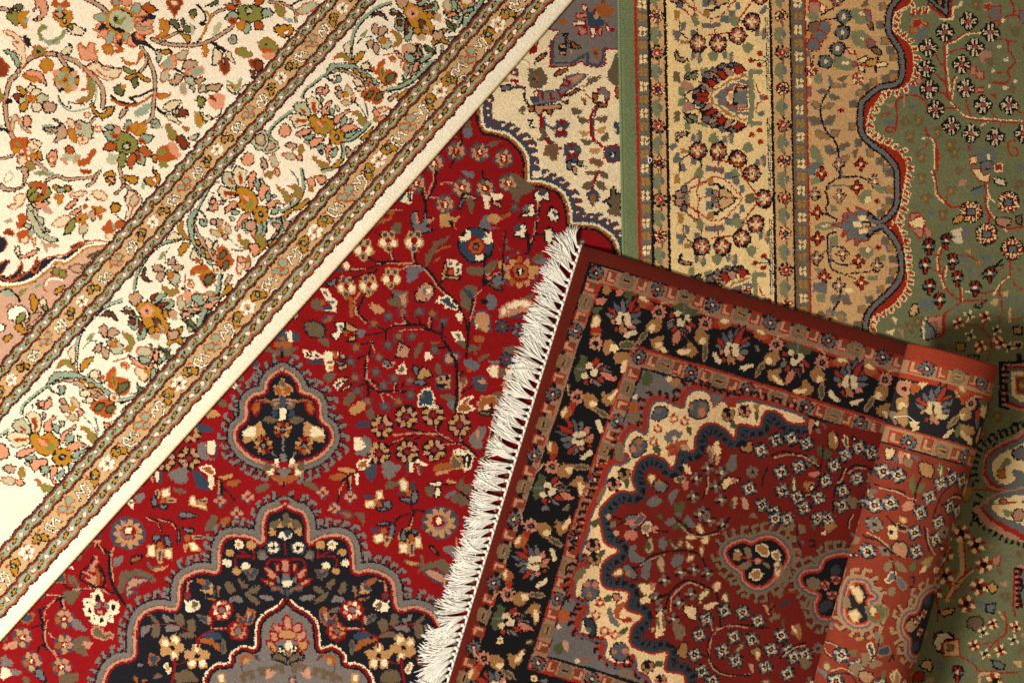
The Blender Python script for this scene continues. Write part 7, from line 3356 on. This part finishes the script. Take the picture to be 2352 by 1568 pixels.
def edge_line(w, side, n, bow=None, inset=3.0):
    """points along one edge of a rug in plan mm: side 'v1' = last row, 'u0' = first column, 'v0' = first row"""
    t = np.linspace(0, 1, n)
    if side == 'v1': u = t*w.nu*w.k; v = np.full(n, w.nv*w.k - inset)
    elif side == 'v0': u = t*w.nu*w.k; v = np.full(n, inset)
    elif side == 'u0': v = t*w.nv*w.k; u = np.full(n, inset)
    else: v = t*w.nv*w.k; u = np.full(n, w.nu*w.k - inset)
    if bow is not None: v = v + bow(u)
    return w.ox + u*w.ca - v*w.sa, w.oy + u*w.sa + v*w.ca
def selvage(w, side, zf, r, mat, parent, name='selvage', bow=None, pitch=5.0, amp=.12, inset=3.0):
    L = (w.nu if side[0] == 'v' else w.nv)*w.k
    n = int(L/pitch*4)
    x, y = edge_line(w, side, n, bow, inset); z = zf(x, y)
    rad = r*(1 + amp*np.sin(np.arange(n)*2*math.pi/4)) + np.random.RandomState(3).normal(0, r*.05, n)
    wx, wy = to_world(x, y)
    me = tubes_mesh(name, [tube(np.stack([wx, wy, z], 1), list(rad), 7)])
    return link(name, me, parent, mat)

# ---------------------------------------------------------------- floor
fm, N, L, bs = nodes('floorboards')
tc = N.new('ShaderNodeTexCoord'); wv = N.new('ShaderNodeTexNoise'); wv.inputs['Scale'].default_value = 6; wv.inputs['Detail'].default_value = 6
mp = N.new('ShaderNodeMapping'); mp.inputs['Scale'].default_value = (1, 9, 1)
L.new(tc.outputs['Object'], mp.inputs[0]); L.new(mp.outputs[0], wv.inputs['Vector'])
rp = N.new('ShaderNodeValToRGB'); rp.color_ramp.elements[0].color = (.10, .055, .028, 1); rp.color_ramp.elements[1].color = (.22, .13, .07, 1)
L.new(wv.outputs['Fac'], rp.inputs[0]); L.new(rp.outputs[0], bs.inputs['Base Color']); bs.inputs['Roughness'].default_value = .55
bm = bmesh.new(); bmesh.ops.create_grid(bm, x_segments=4, y_segments=4, size=4.0)
me = bpy.data.meshes.new('floor'); bm.to_mesh(me); bm.free()
tagged(link('floor', me, None, fm), kind='structure')

# ---------------------------------------------------------------- the rugs
M_red = wool('crimson_wool', .30); M_green = wool('green_wool', .30); M_cream = wool('cream_silk', .16, bump=.4, sheen=.1, blot=.07); M_small = wool('dark_wool', .34, bump=.7, dist=.002)
zero = lambda x, y: np.zeros_like(x)
R0 = empty('medallion_rug', (*to_world(RW.ox + 40, RW.oy + 40), 0))
tagged(R0, 'crimson red rug with a black and grey medallion, lying lowest under the others', 'rug')
def at0(o, root):
    o.matrix_parent_inverse = Matrix.Translation(root.location).inverted(); return o
def z_red(x, y): return zero(x, y) + .0008
at0(pile(RW, TH['red'], z_red, 1, GAIN['red'], parent=R0, mat=M_red), R0)
G0 = empty('palmette_rug', (*to_world(1500, 600), 0))
tagged(G0, 'sage green rug with wide cream palmette border and plain green edge', 'rug')
def z_green(x, y): return stack(x, y, (RW, TH['red'] + .0015, 150))
at0(pile(GW, TH['green'], z_green, 2, GAIN['green'], parent=G0, mat=M_green), G0)
M_gs = plain('green_overcast', (116, 134, 92), .25, 500)
at0(selvage(GW, 'u0', lambda x, y: z_green(x, y) + .0068, .0042, M_gs, G0, pitch=4.6, amp=.16, inset=2.0), G0)
C0 = empty('floral_rug', (*to_world(300, 500), 0))
tagged(C0, 'cream floral rug with terracotta striped border and bare ivory edge', 'rug')
def z_cream(x, y): return stack(x, y, (RW, TH['red'] + .0015, 150)) + inside(GW, x, y, 60)*.0125*sstep(-30, -75, y)
at0(pile(CW, TH['cream'], z_cream, 3, GAIN['cream'], bow=_bow, parent=C0, mat=M_cream), C0)
M_cs = plain('ivory_overcast', (240, 226, 190), .10, 400)
at0(selvage(CW, 'v1', lambda x, y: z_cream(x, y) + .0062, .0052, M_cs, C0, bow=_bow, pitch=3.4, amp=.05, inset=1.0), C0)

# the small rug: flat part, rolled end, fringe
K0 = empty('fringed_rug', (*to_world(1500, 900), 0))
tagged(K0, 'small dark red rug with white fringe, black flower border and rolled end', 'rug')
def z_small(x, y): return stack(x, y, (RW, TH['red'] + .001, 150), (GW, TH['green'] + .001, 90))
A_ = (2163.0, 820.0)
def u_axis(v): return 866 + (v - 5)*(18.0/720)
at0(pile(SW, TH['small'], z_small, 4, GAIN['small'], keep=lambda u, v: u < u_axis(v), parent=K0, mat=M_small, wave=.002, edge=13), K0)
# rolled end: the sheet climbs at the right, comes over the top and turns in under itself
M_back = wool('rug_back', .12, 260, .25, .0008, .02, .05)
n0 = LW.nu; turn2 = int(n0*.62); nt = n0 + turn2
TH_R = .0085; RLEN = 800.0
rows = int(RLEN/LW.k)
th = np.r_[np.interp(np.arange(n0 + 1)*LW.k, _arc, _th), 1.5*math.pi + np.arange(1, turn2 + 1)*(2*math.pi/n0)]
shr = 1 - .115*sstep(math.pi*.9, 1.55*math.pi, th) - .10*sstep(1.6*math.pi, 2.9*math.pi, th)
lift = .0092*sstep(math.pi, 1.5*math.pi, th)
def section(off):
    hx = (RZA*shr/1000 - off)*np.cos(th); hz = (RZB*shr/1000 - off)*np.sin(th) + RZB/1000
    return hx, hz + lift*0
ox_, oz_ = section(0.0); ix_, iz_ = section(TH_R)
axd = np.array([-.2685, .9633]); acr = np.array([.9633, .2685])
zg = .0215
jr = np.random.RandomState(9)
def sheet(hx, hz, jit):
    s = np.arange(rows + 1)*LW.k
    c = np.cos(th)
    X = A_[0] + s[:, None]*axd[0] + (hx*1000)[None, :]*acr[0]
    Y = A_[1] + s[:, None]*axd[1] + (hx*1000)[None, :]*acr[1]
    flat = 1 + .03*np.sin(s/170)[:, None]
    Z = zg + hz[None, :]*flat + jr.normal(0, jit, X.shape)
    wx, wy = to_world(X, Y)
    return np.stack([wx, wy, Z], -1).reshape(-1, 3)
idx = np.arange((rows + 1)*(nt + 1)).reshape(rows + 1, nt + 1)
F = np.stack([idx[:-1, :-1], idx[1:, :-1], idx[1:, 1:], idx[:-1, 1:]], -1).reshape(-1, 4)
lab = np.zeros((rows, nt), np.uint8); lab[:] = LW.a[:rows, :1] if rows <= LW.nv else 0
lab[:min(rows, LW.nv), :n0] = LW.a[:rows, :]
palb = srgb(LW.rgb)*GAIN['back']
cb = palb[lab]*np.exp(jr.normal(0, .09, lab.shape))[..., None]
cb[:, ::2] *= 1.07; cb[:, 1::2] *= .95                                   # weft rows show on the back
at0(link('rolled_back', mesh_from('rolled_back', sheet(ox_, oz_, .0002), F, cb.reshape(-1, 3)), K0, M_back), K0)
palp = srgb(SW.rgb)*GAIN['small']
lp = np.full((rows, nt), SW.idx['R'], np.uint8)
for v0, v1, c in ((0, 26, 'D'), (26, 29, 'K'), (29, 62, 't'), (62, 174, 'K'), (174, 207, 't')): lp[int(v0/LW.k):int(v1/LW.k)] = SW.idx[c]
cp = palp[lp]*np.exp(jr.normal(0, .1, lp.shape))[..., None]
vo = sheet(ox_, oz_, 0); vi = sheet(ix_, iz_, .0003)
nv_ = len(vi)
rim = np.stack([idx[0, :-1], idx[0, 1:], idx[0, 1:] + nv_, idx[0, :-1] + nv_], -1)
rim2 = np.stack([idx[:-1, -1], idx[1:, -1], idx[1:, -1] + nv_, idx[:-1, -1] + nv_], -1)
rim3 = np.stack([idx[-1, 1:], idx[-1, :-1], idx[-1, :-1] + nv_, idx[-1, 1:] + nv_], -1)
cr = np.tile(palb[LW.idx['D']], (len(rim) + len(rim2) + len(rim3), 1))
at0(link('rolled_pile', mesh_from('rolled_pile', np.vstack([vi, vo*[1, 1, 1] + 0]), np.vstack([F[:, ::-1], rim[:, ::-1], rim2, rim3]), np.vstack([cp.reshape(-1, 3), cr])), K0, M_small), K0)
# overcast cord along the end of the roll
M_rc = plain('rust_overcast', (150, 56, 32), .3, 500)
k = np.arange(0, nt + 1, 1); mx_, mz_ = section(TH_R*.5)
X = A_[0] - 1.0*axd[0] + mx_*1000*acr[0]; Y = A_[1] - 1.0*axd[1] + mx_*1000*acr[1]
wx, wy = to_world(X, Y)
at0(link('rolled_selvage', tubes_mesh('rolled_selvage', [tube(np.stack([wx, wy, zg + mz_], 1), list(.0046*(1 + .10*np.sin(k*1.9))), 6)]), K0, M_rc), K0)
# white warp ends: a twisted cord and tied tassels
M_cot = plain('cotton', (252, 246, 230), .10, 900, .3, .0006)
n = 420; x, y = edge_line(SW, 'u0', n, None, -1.5); wx, wy = to_world(x, y); z = z_small(x, y) + .0055
at0(link('end_cord', tubes_mesh('end_cord', [tube(np.stack([wx, wy, z], 1), list(.0030*(1 + .22*np.sin(np.arange(n)*1.57))), 6)]), K0, M_cot), K0)
rr = random.Random(4)
Lf = SW.nv*SW.k; s = 6.0; tassels = 0
def gr(s):
    return float(np.interp(s, [0, 40, 110, 300, 430, 560, 700, 830, 950, 1060, 1250], [-62, -50, -36, -34, -22, -8, 2, 6, 14, 26, 24]))
while s < Lf - 4:
    ang = gr(s) + rr.uniform(-9, 9)
    ln0 = rr.uniform(58, 74) + (14 if s > 900 else 0) - (10 if s < 30 else 0)
    curl = rr.uniform(-.9, .9)
    rx = SW.ox - s*SW.sa - 4*SW.ca; ry = SW.oy + s*SW.ca - 4*SW.sa
    zr = float(z_small(np.array([rx]), np.array([ry]))[0]) + .0055
    lst = []
    # tied knot
    kp = []
    for i in range(5):
        kp.append((*to_world(rx + 3 - i*2.4, ry), zr + .001*math.sin(i)))
    lst.append(tube(kp, [.0020, .0042, .0046, .0040, .0024], 7))
    ns = rr.randint(30, 38)
    for j in range(ns):
        f = (j + .5)/ns*2 - 1
        a0 = math.radians(ang + f*rr.uniform(4, 9)); a1 = math.radians(ang + f*30 + curl*46 + rr.uniform(-18, 18))
        ln = ln0*rr.uniform(.78, 1.08); px, py = rx - 5, ry + f*2.5
        zt = rr.uniform(.0125, .019) if j % 3 else rr.uniform(.017, .023)
        h = rr.uniform(.001, .006); pts = []
        wob = rr.uniform(-.35, .35); ph = rr.uniform(0, 6)
        for i in range(9):
            t = i/8
            a = a0 + (a1 - a0)*t + wob*math.sin(t*5 + ph)*.5
            if i: px -= math.cos(a)*ln/8; py += math.sin(a)*ln/8
            zz = zr + (zt - zr)*t + h*math.sin(math.pi*t)
            pts.append((*to_world(px, py), zz))
        rd = rr.uniform(.0010, .0014)
        lst.append(tube(pts, [rd*1.1]*6 + [rd, rd*.9, rd*.5], 4))
    at0(link('fringe_tassel', tubes_mesh('fringe_tassel', lst), K0, M_cot), K0); tassels += 1
    s += rr.uniform(13, 22)

# ---------------------------------------------------------------- loose threads
M_th = plain('white_thread', (245, 240, 228), .05, 900, .1)
def thread(name, pts, zf, r, label):
    P = Weave.smooth([(588*i + a/4, 392*j + b/4) for i, j, a, b in pts], False, 8)
    V = []
    for q, (px, py) in enumerate(P):
        V.append((*to_world(px, py), zf(px, py, q/len(P))))
    c = Vector(V[len(V)//2]); V = [tuple(Vector(v) - c) for v in V]
    o = link(name, tubes_mesh(name, [tube(V, r, 5)]), None, M_th); o.location = c
    return tagged(o, label, 'thread')
def z_roll(px, py, t):
    dx, dy = px - A_[0], py - A_[1]; c = (dx*acr[0] + dy*acr[1])/RZA
    return zg + RZB/1000*(1 + math.sqrt(max(0, 1 - c*c)))*1.02 + .002 + .002*math.sin(t*6)
def sc_roll(i, j, a, b):                 # plan spot under the point seen on top of the roll
    x, y = 588*i + a/4, 392*j + b/4
    return i, j, (1176 + (x - 1176)*.959 - 588*i)*4, (784 + (y - 784)*.959 - 392*j)*4
thread('loose_thread', [sc_roll(3, 2, a, b) for a, b in ((1205, 705), (1185, 696), (1215, 690), (1275, 682), (1310, 705), (1345, 735), (1375, 738))], z_roll, .0010, 'white wavy thread lying on the rolled end of the small rug')
zc = lambda px, py, t: .0250 + .004*abs(math.sin(t*7))
thread('loose_thread', [(2, 0, a, b) for a, b in ((1248, 1432), (1252, 1470), (1256, 1500), (1275, 1490), (1280, 1465), (1262, 1455), (1250, 1475), (1266, 1500))], zc, .0011, 'tiny curled white thread on the green rug beside its black border line')
thread('loose_thread', [(2, 0, a, b) for a, b in ((40, 590), (70, 556), (110, 560), (140, 585), (152, 610))], lambda px, py, t: .0132 + .002*math.sin(t*3), .0006, 'thin pale thread curling out from under the ivory edge of the cream rug')
